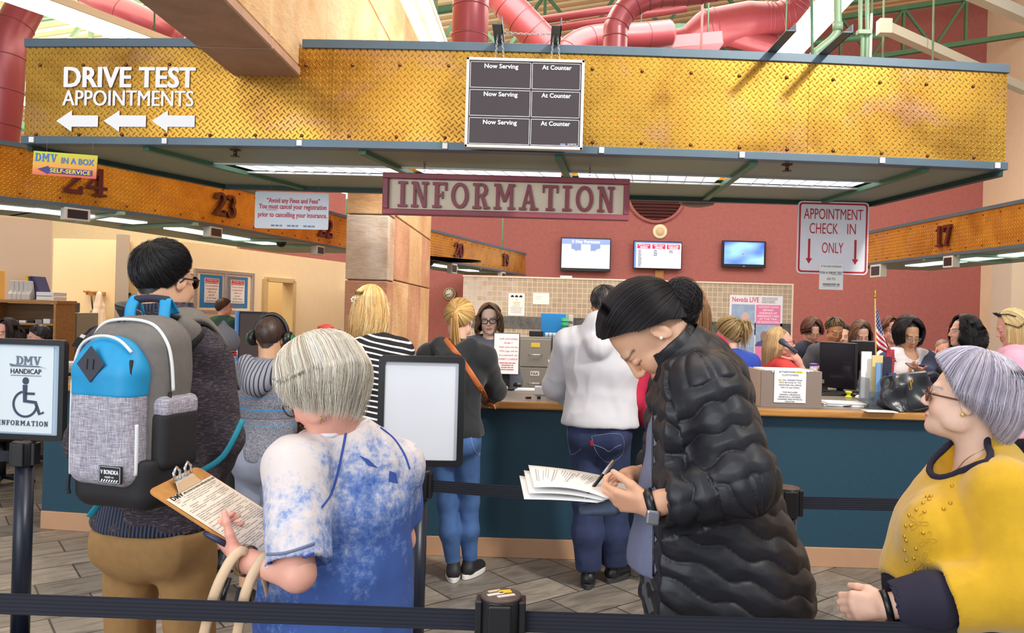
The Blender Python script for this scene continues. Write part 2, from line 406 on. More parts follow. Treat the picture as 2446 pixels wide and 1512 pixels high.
def partition(name,p0,p1,h,m,th=.12):
 b=MB();p0,p1=Vector((*p0,0)),Vector((*p1,0));b.bar((p0+p1)/2*0+p0+EZ*h/2,p1+EZ*h/2,th,h);return b.build(name,m,kind='structure')
def pt(px,Y):v=P(px,720,Y);return(v.x,v.y)
OA,OB=pt(420,11.25),pt(850,15.9)
offd=(Vector((*OB,0))-Vector((*OA,0))).normalized()
def on_office(px,Z,off=.0):
 """point on the office wall seen at picture column px, height Z"""
 u=(px-CX)/F;a=Vector(OA);d=Vector(OB)-a;t=(u*a.y-a.x)/(d.x-u*d.y);p=a+d*t;n=Vector((d.y,-d.x)).normalized()
 if n.y>0:n=-n
 return Vector((p.x+n.x*off,p.y+n.y*off,Z))
dL,dR=on_office(622,0),on_office(690,0)
b=MB()
for a,c,z0,z1 in((Vector((*OA,0)),dL,0,2.5),(dR,Vector((*OB,0)),0,2.5),(dL,dR,2.05,2.5)):
 b.bar(a+EZ*(z0+z1)/2,c+EZ*(z0+z1)/2,.12,z1-z0)
b.build('wall_office',M_beige,kind='structure')
b=MB();w=.05
for q in(dL,dR):b.box(q+EZ*1.03,(.09,.22,2.06),(0,0,math.atan2(offd.y,offd.x)))
b.bar(dL+EZ*2.06,dR+EZ*2.06,.22,.07);b.build('door_1_frame',mat('door_frame_paint',(206,178,130),.6),kind='structure')
nrm=Vector((-offd.y,offd.x,0));nrm=nrm if nrm.y>0 else-nrm
b=MB();b.bar(dL+nrm*1.3-offd*.6+EZ*1.25,dR+nrm*1.3+offd*3.4+EZ*1.25,.1,2.5);b.build('wall_corridor',mat('corridor_cream',(238,214,158),.85),kind='structure')
partition('wall_partition_rear',pt(-60,11.6),pt(292,11.6),2.52,M_beige)
partition('wall_partition_end',pt(290,10.6),pt(292,11.7),2.52,M_grey_wall,.16)
partition('wall_partition_front',pt(-160,8.9),pt(122,9.35),2.55,mat('pinkish_plaster',(232,206,184),.85))
partition('wall_partition_left',pt(300,11.3),pt(440,11.35),2.48,mat('sand_plaster',(240,216,176),.85))
b=MB();b.bx(9.35,10.2,15.6,16.3,0,3.1);b.build('pillar',M_grey_wall,kind='structure')
BX0,BX1,BZ=-1.93,-1.50,3.06
PY0,PY1=8.1,11.4
def stone_blocks(name,faces,mats,kind='structure'):
 b=MB()
 for(x0,x1,y0,y1,z0,z1,mi)in faces:b.bx(x0,x1,y0,y1,z0,z1,mi)
 return b.build(name,mats,kind=kind,bevel=.008,seg=1)
g=.006
blocks=[]
zs=[0,.95,1.91,2.58,BZ]
for i in range(4):
 blocks.append((BX0,BX1,PY0,PY0+.35,zs[i]+g,zs[i+1]-g,(1,2,1,0)[i]))
ys=[PY0+.35,9.5,10.55,PY1]
for i,(za,zb)in enumerate(((0,.72),(.72,1.93),(1.93,2.62),(2.62,BZ))):
 for j in range(3):blocks.append((BX0+.004,BX1-.004,ys[j]+g,ys[j+1]-g,za+g,zb-g,((0,2,0),(0,2,0),(2,0,2),(0,0,0))[i][j]))
blocks.append((BX0+.02,BX1-.02,PY0+.02,PY1-.02,0,BZ,3))
stone_blocks('column',blocks,[M_stone,M_stone_pale,M_stone_red,M_joint])
blocks=[]
yy=[2.2,3.35,4.45,5.6,6.9,8.3,9.9,11.4]
for i in range(7):
 blocks.append((BX0,BX1,yy[i]+g,yy[i+1]-g,BZ,BZ+.06,1))
 for za,zb in((BZ+.06,BZ+1.25),(BZ+1.25,BZ+2.3)):
  sh=.55 if zb>BZ+1.4 else 0
  blocks.append((BX0+.012,BX1-.012,yy[i]+g+sh,min(yy[i+1]-g+sh,11.4),za+.008,zb-.002,0))
blocks.append((BX0+.03,BX1-.03,2.22,11.3,BZ+.02,BZ+2.2,2))
stone_blocks('beam',blocks,[M_stone,mat('sandstone_shaded',(188,148,124),.8,var=.12,vscale=5,bump=.3,bscale=40),M_joint])  # underside slabs: the shadow is put into a darker mauve stone colour
def stroke(pts,ws):
 """quads along a polyline with widths"""
 out=[];ws=ws if isinstance(ws,(list,tuple))else[ws]*len(pts);L=[];R=[]
 for i,p in enumerate(pts):
  a=pts[max(i-1,0)];c=pts[min(i+1,len(pts)-1)];dx,dy=c[0]-a[0],c[1]-a[1];l=math.hypot(dx,dy)or 1;nx,ny=-dy/l,dx/l
  L.append((p[0]+nx*ws[i]/2,p[1]+ny*ws[i]/2));R.append((p[0]-nx*ws[i]/2,p[1]-ny*ws[i]/2))
 return[[R[i],R[i+1],L[i+1],L[i]]for i in range(len(pts)-1)]
def arc(cx,cy,rx,ry,a0,a1,wv,wh,n=14):
 pts=[];ws=[]
 for k in range(n+1):
  a=math.radians(a0+(a1-a0)*k/n);pts.append((cx+rx*math.cos(a),cy+ry*math.sin(a)));ws.append(wh+(wv-wh)*abs(math.cos(a)))
 return stroke(pts,ws)
def R_(x0,y0,x1,y1):return[[(x0,y0),(x1,y0),(x1,y1),(x0,y1)]]
S,V,T_=.1,.2,.13
GLY={'I':(.46,R_(.13,0,.33,1)+R_(0,0,.46,S)+R_(0,1-S,.46,1)),'N':(.86,R_(.1,0,.23,1)+R_(.63,0,.76,1)+R_(0,0,.34,S)+R_(0,1-S,.26,1)+R_(.52,1-S,.86,1)+[[(.1,1),(.3,1),(.76,0),(.58,0)]]),'F':(.72,R_(.11,0,.31,1)+R_(0,0,.44,S)+R_(0,1-.11,.72,1)+R_(.62,.68,.72,1)+R_(.2,.45,.52,.55)+R_(.46,.36,.54,.64)),'O':(.88,arc(.44,.5,.35,.44,0,360,.18,.12,28)),'R':(.86,R_(.11,0,.3,1)+R_(0,0,.42,S)+R_(0,1-S,.3,1)+arc(.42,.735,.24,.215,90,-90,.18,.1)+R_(.2,.9,.44,1)+R_(.2,.47,.44,.57)+[[(.38,.52),(.56,.52),(.78,.0),(.58,.0)]]+R_(.56,0,.86,S)),'M':(1.06,R_(.1,0,.26,1)+R_(.8,0,.96,1)+R_(0,0,.36,S)+R_(.7,0,1.06,S)+R_(0,1-S,.26,1)+R_(.8,1-S,1.06,1)+[[(.12,1),(.32,1),(.6,.3),(.46,.3)],[(.74,1),(.94,1),(.6,.3),(.46,.3)]]),'A':(.96,[[(.12,0),(.26,0),(.53,1),(.42,1)],[(.62,0),(.84,0),(.55,1),(.42,1)]]+R_(.24,.26,.68,.36)+R_(0,0,.36,S)+R_(.56,0,.96,S)),'T':(.8,R_(.3,0,.5,1)+R_(.18,0,.62,S)+R_(0,.9,.8,1)+R_(0,.7,.09,1)+R_(.71,.7,.8,1)),'D':(.84,R_(.1,0,.3,1)+R_(0,0,.34,S)+R_(0,1-S,.34,1)+arc(.36,.5,.37,.45,90,-90,.2,.1)+R_(.2,0,.38,.1)+R_(.2,.9,.38,1)),'V':(.9,[[(.1,1),(.32,1),(.56,0),(.4,0)],[(.7,1),(.82,1),(.56,0),(.44,0)]]+R_(0,.9,.42,1)+R_(.6,.9,.94,1)),'1':(.5,R_(.18,0,.36,1)+R_(.02,0,.5,.08)+[[(0,.78),(.06,.74),(.3,.9),(.3,1)]]),'2':(.68,arc(.33,.72,.23,.23,190,-30,.19,.1)+stroke([(.52,.6),(.3,.32),(.08,.1)],[.2,.12,.1])+R_(.02,0,.64,.14)+R_(.58,0,.66,.28)),'3':(.66,arc(.3,.74,.2,.2,170,-85,.18,.1)+arc(.3,.28,.24,.23,88,-170,.2,.1)),'4':(.74,R_(.42,0,.58,1)+R_(.02,.24,.74,.36)+[[(.42,1),(.56,1),(.14,.34),(.02,.34)]]+R_(.28,0,.72,.09)),'7':(.64,R_(.02,.85,.64,1)+[[(.44,.9),(.62,.9),(.34,0),(.14,0)]]+R_(.02,.66,.1,1)+R_(.1,0,.42,.07)),'9':(.66,arc(.32,.68,.23,.26,0,360,.18,.1,22)+stroke([(.56,.68),(.52,.34),(.36,.1),(.12,.06)],[.18,.18,.12,.12])),'0':(.7,arc(.35,.5,.25,.44,0,360,.2,.1,24)),}
def glyphs(b,s,o,ex,ey,h,depth,width=None,gap=.12,mi=0,shear=0,centre=True):
 W_=sum(GLY[c][0]for c in s)+gap*(len(s)-1);kx=(width/W_)if width else h;x=-W_*kx/2 if centre else 0
 for c in s:
  a,polys=GLY[c]
  for i,p in enumerate(polys):b.prism([(x+q[0]*kx+q[1]*h*shear,q[1]*h)for q in p],o,ex,ey,depth*(1+.012*(i%7)),mi)
  x+=(a+gap)*kx
 return b
CAX,CYM=-.10,4.94
def yf(x):return CYM+.15*((x-CAX)/3.1)**2
XL,XR=P(60,240,5.1).x,P(2401,300,5.1).x
ZB,ZT=2.665,3.235
canopy=thing('canopy','brass tread-plate information canopy with slate trim hanging over the main counter','canopy',(CAX,5.6,ZB-.05))
def strip(b,path,z0,z1,th,mi=0):
 """curved upright band along plan points, th = thickness towards +normal"""
 n=len(path);nr=[]
 for i in range(n):
  a=Vector(path[max(i-1,0)]);c=Vector(path[min(i+1,n-1)]);d=(c-a).normalized();nr.append(Vector((-d.y,d.x)))
 vs=[]
 for(x,y),q in zip(path,nr):vs+=[(x,y,z0),(x,y,z1),(x+q.x*th,y+q.y*th,z1),(x+q.x*th,y+q.y*th,z0)]
 fs=[(i*4+k,(i+1)*4+k,(i+1)*4+(k+1)%4,i*4+(k+1)%4)for i in range(n-1)for k in range(4)]+[(0,1,2,3),((n-1)*4+3,(n-1)*4+2,(n-1)*4+1,(n-1)*4)]
 b.add(vs,fs,mi);return b
def seg_path(x0,x1,n=12):return[(x0+(x1-x0)*i/n,yf(x0+(x1-x0)*i/n))for i in range(n+1)]
xs=P(1929,300,5.0).x
for(xa,xb)in((XL,P(795,250,5).x),(P(795,250,5).x,xs),(xs,XR)):
 b=MB();strip(b,seg_path(xa+.001,xb-.001),ZB,ZT,.03);b.build('fascia_panel',M_plate,canopy,uv=lambda p:(p.x,p.z))
off=lambda path,d:[(x,y-d)for x,y in path]
b=MB();strip(b,off(seg_path(XL-.01,BX0-.01),.012),ZT,ZT+.055,.08);strip(b,off(seg_path(BX1+.01,XR+.01),.012),ZT,ZT+.055,.08)
b.build('top_trim',M_trim,canopy,bevel=.004)
b=MB();strip(b,off(seg_path(XL-.012,XR+.012),.016),ZB-.05,ZB,.09);b.build('bottom_trim',M_trim,canopy,bevel=.004)
SZ=ZB-.045
bl,brr=PZ(530,441,SZ),PZ(2080,484,SZ);bl.y=brr.y=(bl.y+brr.y)/2;bl.x+=.02
BYB=bl.y
nS=5
def soff(t,s):
 """t along the width, s from front to back"""
 xf=XL+(XR-XL)*t;f=Vector((xf,yf(xf)+.06,SZ));k=Vector((bl.x+(brr.x-bl.x)*t,BYB,SZ));return f+(k-f)*s
div=[0,.125,.348,.545,.742,.92,1]
for i in range(6):
 b=MB();lit=0<i<5;n=6
 a0,a1=div[i],div[i+1]
 rows=((0,.34),(.56,1))if lit else((0,1),)
 for s0,s1 in rows:
  b.grid(lambda u,v:soff(a0+(a1-a0)*u,s0+(s1-s0)*v),7,3);b.grid(lambda u,v:soff(a0+(a1-a0)*u,s0+(s1-s0)*v)+EZ*.03,7,3)
 b.build('soffit_panel',M_perf,canopy)
 if lit:
  b=MB();w=(a1-a0)*.06;q=[soff(a0+w,.35),soff(a1-w,.35),soff(a1-w,.55),soff(a0+w,.55)]
  b.add([p+EZ*.01 for p in q]+[p+EZ*.05 for p in q],[(0,3,2,1),(4,5,6,7),(0,1,5,4),(1,2,6,5),(2,3,7,6),(3,0,4,7)])
  L=b.build('light_panel',M_lens,canopy)
  b=MB()
  for k in range(1,8):
   t0=a0+w+(a1-a0-2*w)*k/8;b.bar(soff(t0,.36),soff(t0+.004,.54),.006,.012)
  for s in(.345,.555):b.bar(soff(a0,s)-EZ*.004,soff(a1,s)-EZ*.004,.02,.014)
  b.build('light_louvre',M_alu,L)
for t0 in div[1:-1]:
 b=MB();b.bar(soff(t0,0)-EZ*.012,soff(t0,1)-EZ*.012,.05,.03);b.build('soffit_rib',M_green,canopy)
b=MB()
for t0 in(0,1):b.bar(soff(t0,0)+EZ*.0,soff(t0,1)+EZ*.0,.05,.07)
b.bar(soff(0,1),soff(1,1),.06,.07);b.build('edge_rail',mat('dark_green_rail',(36,62,58),.45,.2),canopy)
b=MB();
b.bar(soff(0,.02)+EZ*.3,soff(0,1)+EZ*.3,.03,.58);b.bar(soff(1,.02)+EZ*.3,soff(1,1)+EZ*.3,.03,.58);b.bar(soff(0,1)+EZ*.3,soff(1,1)+EZ*.3,.03,.58)
b.build('rear_fascia',M_plate_far,canopy,uv=lambda p:(p.x+p.y,p.z))
def bolt(parent,p,n,r=.011,m=None):
 b=MB();b.lathe([(r,0),(r,.004),(r*.6,.008),(0.001,.009)],p,n,8);return b.build('bolt',m or mat('bronze_bolt',(112,70,44),.35,.7),parent)
topb=[(95,155),(198,155),(301,155),(405,154),(731,156),(842,156),(955,156),(1072,157),(1415,165),(1534,170),(1651,174),(1766,181),(1879,185),(1990,190),(2102,197),(2213,201),(2325,206)]
botb=[(85,321),(188,321),(291,322),(395,322),(502,323),(610,323),(721,324),(834,325),(947,327),(1063,329),(1416,340),(1532,342),(1650,346),(1766,352),(1880,357),(1990,360),(2106,366),(2216,372),(2327,376)]
for px,py in topb+botb:
 p=P(px,py,yf(P(px,py,5).x)-.001);p.y=yf(p.x)-.001;bolt(canopy,p,-EY)
for px in(58,393,720,1066,1434,1767,2107,2396):
 p=P(px,345+.024*(px-60),5);p=Vector((p.x,yf(p.x)-.022,ZB-.026));b=MB();b.box(p,(.032,.014,.036));b.build('trim_clip',M_white,canopy,bevel=.003)
for px,py in((562,365),(1880,400)):
 p=PZ(px,py,SZ-.02);b=MB();b.lathe([(.035,.02),(.035,.012),(.012,.01),(.012,-.02),(.03,-.022),(.03,-.026),(.002,-.027)],p,EZ,14);b.build('sprinkler_head',mat('brass_dark',(88,70,50),.4,.7),canopy)
def front(px,py,d=.004):
 p=P(px,py,5);p=P(px,py,yf(p.x)-d);return p
b=MB()
b.text('DRIVE TEST',front(308,208),EX,EZ,width=.875,height=.128,bold=.05,ext=.003)
b.text('APPOINTMENTS',front(304,253),EX,EZ,width=.875,height=.098,bold=.045,ext=.003)
for v in b.v:v.y+=yf(v.x)-yf(front(306,230).x)
b.build('lettering',M_sign_white,canopy,label='white DRIVE TEST APPOINTMENTS lettering')
for px in(135,248,363):
 b=MB();o=front(px,289);L=106/F*5;h=.068
 b.prism([(0,0),(.104,h),(.104,.036),(L,.036),(L,-.036),(.104,-.036),(.104,-h)],o,EX,EZ,.003)
 for v in b.v:v.y+=yf(v.x)-yf(o.x)
 b.build('arrow',M_sign_white,canopy)
def arm(px,y_out,label):
 b=MB();x=P(px,150,4.95).x;z=ZT+.055;y0=yf(x)+.35
 b.bx(x-.03,x+.03,y_out,y0,z,z+.008);b.bx(x+.022,x+.03,y_out,y0,z,z+.05)
 return b.build('steel_arm',M_trim,label=label,cat='bracket',group='steel arms reaching over the canopy front',bevel=.002)
arm(1192,4.62,'steel arm above the Now column of the serving board');arm(1325,4.62,'steel arm above the Counter column of the serving board')
arm(1846,4.6,'pale steel arm beside the hanging tube light, left of the next arm');arm(1972,4.6,'pale steel arm beside the green drain pipe, rightmost of the arms')
def chain(b,p0,p1,sag=.0,r=.009,w=.0018,n=None):
 p0,p1=Vector(p0),Vector(p1);L=(p1-p0).length;n=n or max(3,int(L/(r*1.5)));k=[p0+(p1-p0)*(i+.5)/n-EZ*sag*(1-(2*(i+.5)/n-1)**2)for i in range(n)]
 d=(p1-p0).normalized();a=d.orthogonal().normalized();c=d.cross(a)
 for i,q in enumerate(k):
  s=a if i%2 else c
  b.tube([q+d*(r*1.15*math.cos(t))+s*(r*.6*math.sin(t))for t in(math.pi*2*j/8 for j in range(8))],w,4,True)
 return b
b=MB();xa,xb=P(1200,118,4.8).x,P(1318,118,4.8).x;chain(b,(xa,4.8,ZT+.075),(xb,4.8,ZT+.075),.008,.011,.0022)
b.build('chain',M_alu,label='steel chain slung between the two arms above the serving board',cat='chain')
YB=4.76
cb,bw,bh=rectpx(1112,141,1394,356,YB)
board=thing('serving_board','framed black Now Serving and At Counter number board on the canopy front','sign',cb)
b=MB();b.box(cb+EY*.02,(bw-.02,.05,bh-.02));b.build('backing',mat('board_black',(46,36,42),.45,var=.05),board)
b=MB();t=.018
b.bx(cb.x-bw/2,cb.x+bw/2,YB-.015,YB+.045,cb.z+bh/2-t,cb.z+bh/2);b.bx(cb.x-bw/2,cb.x+bw/2,YB-.015,YB+.045,cb.z-bh/2,cb.z-bh/2+t)
for s in(-1,1):b.box((cb.x+s*(bw/2-t/2),YB+.015,cb.z),(t,.06,bh))
b.build('frame',mat('pale_grey_frame',(206,200,196),.45),board,bevel=.003)
b=MB();fy=YB-.006
W0,H0=bw-2*t,bh-2*t;xm=cb.x-W0/2+W0*.555
for r in range(3):
 z1=cb.z+H0/2-H0*r/3-.006;z0=cb.z+H0/2-H0*(r+1)/3+.006
 for x0,x1 in((cb.x-W0/2+.006,xm-.004),(xm+.004,cb.x+W0/2-.006)):
  for q in((x0,x1,z1-.0022,z1),(x0,x1,z0,z0+.0022),(x0,x0+.0022,z0,z1),(x1-.0022,x1,z0,z1)):b.bx(q[0],q[1],fy-.001,fy+.002,q[2],q[3])
 b.text('Now Serving',(xm-W0*.27,fy,z1-.037),EX,EZ,width=.205,height=.026,bold=.025,ext=.001)
 b.text('At Counter',(cb.x+W0/2-W0*.22,fy,z1-.037),EX,EZ,width=.178,height=.026,bold=.025,ext=.001)
b.text('Q-MATIC',(cb.x+W0/2-.045,fy,cb.z-H0/2+.012),EX,EZ,width=.055,height=.009,bold=.02,ext=.001)
b.build('lettering',M_sign_white,board)
b=MB();b.bx(cb.x+W0/2-.115,cb.x+W0/2-.085,fy-.001,fy+.002,cb.z-H0/2+.01,cb.z-H0/2+.02);b.build('maker_badge',mat('badge_blue',(120,126,170),.5),board)
for px in(1192,1325):
 x=P(px,150,4.8).x
 b=MB();chain(b,(x-.012,YB+.02,ZT+.06),(x-.022,YB+.02,cb.z+bh/2-.004),0,.009,.002);chain(b,(x+.012,YB+.02,ZT+.06),(x+.03,YB+.02,cb.z+bh/2-.004),0,.009,.002);b.build('hanging_chain',M_alu,board)
YI=5.35
c0,c1,c2,c3=P(916,412,YI),P(1503,430,YI),P(1502,527,YI),P(915,513,YI)
ci=(c0+c1+c2+c3)/4;iw=((c1-c0).length+(c2-c3).length)/2;ih=((c0-c3).length+(c1-c2).length)/2
sign=thing('information_sign','burgundy framed cream INFORMATION sign hanging under the canopy','sign',ci)
b=MB();b.box(ci+EY*.02,(iw-.03,.03,ih-.03));b.build('panel',mat('cream_board',(224,208,184),.6,var=.04),sign)
b=MB();t=.038
b.box(ci+EZ*(ih/2-t/2),(iw,.07,t));b.box(ci-EZ*(ih/2-t/2),(iw,.07,t))
for s in(-1,1):b.box(ci+EX*s*(iw/2-t/2),(t,.069,ih-2*t))
b.build('frame',M_burg,sign,bevel=.005)
b=MB();glyphs(b,'INFORMATION',ci+EY*.006-EZ*.086,EX,EZ,.172,.022,width=iw-.2,gap=.22)
b.build('lettering',M_burg,sign,label='raised burgundy INFORMATION letters')
for px in(1014,1409):
 x=P(px,400,YI).x;b=MB();chain(b,(x,YI,ci.z+ih/2),(x,YI,SZ-.0),0,.012,.0016);b.build('hanging_chain',M_black,sign)
def flat_sign(name,label,px,Y,th,m,r=.01,cat='sign',group=None):
 c,w,h=rectpx(*px,Y);t=thing(name,label,cat,c,group=group)
 b=MB();b.prism(rrect(w,h,r),c+EY*th/2,EX,EZ,th);b.build('panel',m,t);return t,c,w,h
t,c,w,h=flat_sign('fines_sign','white Avoid any Fines and Fees notice with red serif print',(609,460,785,547),6.3,.006,mat('notice_pale',(222,228,236),.45))
b=MB();y=c.y-.004
rows=[('\u201cAvoid any Fines and Fees\u201d',.235,.73,.063),('You must cancel your registration',.05,.93,.062),('prior to cancelling your insurance.',-.2,.95,.062)]
for k,(s,zz,wf,hh)in enumerate(rows):b.text(s,(c.x+(.008 if k else.012),y,c.z+h*zz*.9),EX,EZ,width=w*wf,height=hh*.62,bold=.03,ext=.001)
b.bx(c.x-w*.345,c.x-w*.2,y-.001,y+.001,c.z+h*.045-.012,c.z+h*.045-.008)
b.build('lettering',mat('notice_red',(204,36,66),.5),t)
b=MB()
for k,s in enumerate(('NRS 485.185','NRS 485.187','NRS 485.320')):b.text(s,(c.x+w*(-.2+.22*k),y,c.z-h*.44),EX,EZ,width=w*.155,height=.014,bold=.02,ext=.001)
b.build('reference_line',mat('notice_blue',(48,66,130),.5),t)
for k in(-.3,-.1,.13,.35):
 b=MB();b.tube([(c.x+w*k,c.y,c.z+h/2-.006),(c.x+w*k,c.y+.02,SZ if abs(k)>.2 else c.z+h/2+.02)],.0012,5);b.build('hanging_wire',M_inkgrey,t)
Yq=4.99
c,w,h=rectpx(79,366,232,422,Yq)
t=thing('self_service_sign','small yellow and orange DMV IN A BOX self-service sign with purple arrow','sign',c)
ti=Matrix.Rotation(math.radians(-1.6),3,'Y');ex,ez=ti@EX,ti@EZ;ex=Matrix.Rotation(math.radians(2.8),3,'Y')@EX;ez=Matrix.Rotation(math.radians(2.8),3,'Y')@EZ
m,nt,bs=wrap_nodes('rainbow_card',(240,190,60),.5);sp=nt.new('ShaderNodeSeparateXYZ');nt.link(nt.coords('Generated'),sp.inputs[0])
nt.link(nt.ramp(sp.outputs[2],[(.05,srgb(226,92,80)),(.45,srgb(240,170,70)),(.95,srgb(206,214,60))]),bs.inputs['Base Color'])
b=MB();b.prism([(-w/2,-h/2),(w/2,-h/2),(w/2,h/2),(-w/2,h/2)],c+EY*.003,ex,ez,.006);b.build('panel',m,t)
b=MB();q=c-EY*.004;glyphs(b,'DMV',q-ex*w*.3+ez*h*.08,ex,ez,h*.34,.002,width=w*.34,gap=.1);b.text('IN A BOX',q+ex*w*.2+ez*h*.06,ex,ez,width=w*.52,height=h*.25,bold=.03,ext=.002);b.build('title_lettering',mat('sign_blue',(64,128,206),.5),t)
b=MB();q=c-EY*.004-ez*h*.26;b.prism([(-w*.42,0),(-w*.25,h*.17),(-w*.25,h*.1),(w*.44,h*.1),(w*.44,-h*.14),(-w*.25,-h*.14),(-w*.25,-h*.19)],q,ex,ez,.001);b.build('arrow',mat('arrow_purple',(72,50,130),.5),t)
b=MB();b.text('SELF-SERVICE',q-EY*.003+ex*w*.1-ez*h*.1,ex,ez,width=w*.64,height=h*.17,bold=.03,ext=.001);b.build('lettering',mat('sign_yellow',(240,226,90),.5),t)
for s in(-.3,.42):
 b=MB();p=c+ex*w*s+ez*h*.5;b.tube([p,(p.x,p.y,SZ)],.001,5);b.build('hanging_wire',M_inkgrey,t)
YA=6.55
t,c,w,h=flat_sign('appointment_sign','large white APPOINTMENT CHECK IN ONLY traffic-style sign with red border',(1904,482,2074,655),YA,.006,mat('reflective_white',(232,230,238),.4,var=.03),.035)
b=MB();y=c.y-.0035
def ring(b,w,h,r,tk,o,dep):
 A,B=rrect(w,h,r,6),rrect(w-2*tk,h-2*tk,r-tk*.6,6);n=len(A)
 for i in range(n):j=(i+1)%n;b.prism([A[i],A[j],B[j],B[i]],o,EX,EZ,dep)
ring(b,w-.022,h-.022,.028,.014,(c.x,y,c.z),.001)
for s,zz,wf in(('APPOINTMENT',.275,.83),('CHECK',.06,.4),('IN',.06,.12),('ONLY',-.225,.3)):
 x={'CHECK':-.13,'IN':.26}.get(s,0.0);b.text(s,(c.x+w*x,y,c.z+h*zz*.93),EX,EZ,width=w*wf,height=h*.145,bold=-.002,ext=.001)
for k in(-.33,.32):
 x=c.x+w*k;z=c.z-h*.12;b.prism([(-.009,.1),(.009,.1),(.009,-.06),(.027,-.06),(0,-.105),(-.027,-.06),(-.009,-.06)],(x,y,z-.04),EX,EZ,.001)
b.build('lettering',M_red,t)
b=MB()
for k in(-.4,.4):b.tube([(c.x+w*k,c.y+.01,c.z+h/2-.03),(c.x+w*k,c.y-.0+.01,SZ)],.003,6)
b.build('hanging_rod',M_alu,t)
cs,ws,hs=rectpx(1957,631,2014,692,YA-.012)
t2=thing('window_notice','white paper sheet GO TO WINDOW 34 taped below the appointment sign','notice',cs)
b=MB();b.prism([(-ws/2,-hs/2),(ws/2,-hs/2),(ws/2,hs/2),(-ws/2,hs/2)],cs+EY*.001,EX,EZ,.001);b.build('sheet',M_paper,t2)
b=MB();
for s,zz,wf,bo in(('IF YOU ARE SCHEDULED',.38,.85,0),('FOR A DRIVE TEST',.12,.95,.01),('GO TO',-.12,.35,0),('WINDOW 34',-.34,.7,.02)):b.text(s,(cs.x,cs.y-.001,cs.z+hs*zz),EX,EZ,width=ws*wf,height=hs*(.065 if zz>.3 else.09),bold=bo,ext=.0006)
for zz,x0,x1 in((.085,.0,.46),(-.38,-.35,.35)):b.bx(cs.x+ws*x0,cs.x+ws*x1,cs.y-.0015,cs.y-.001,cs.z+hs*zz,cs.z+hs*zz+.002)
b.build('lettering',M_ink,t2)
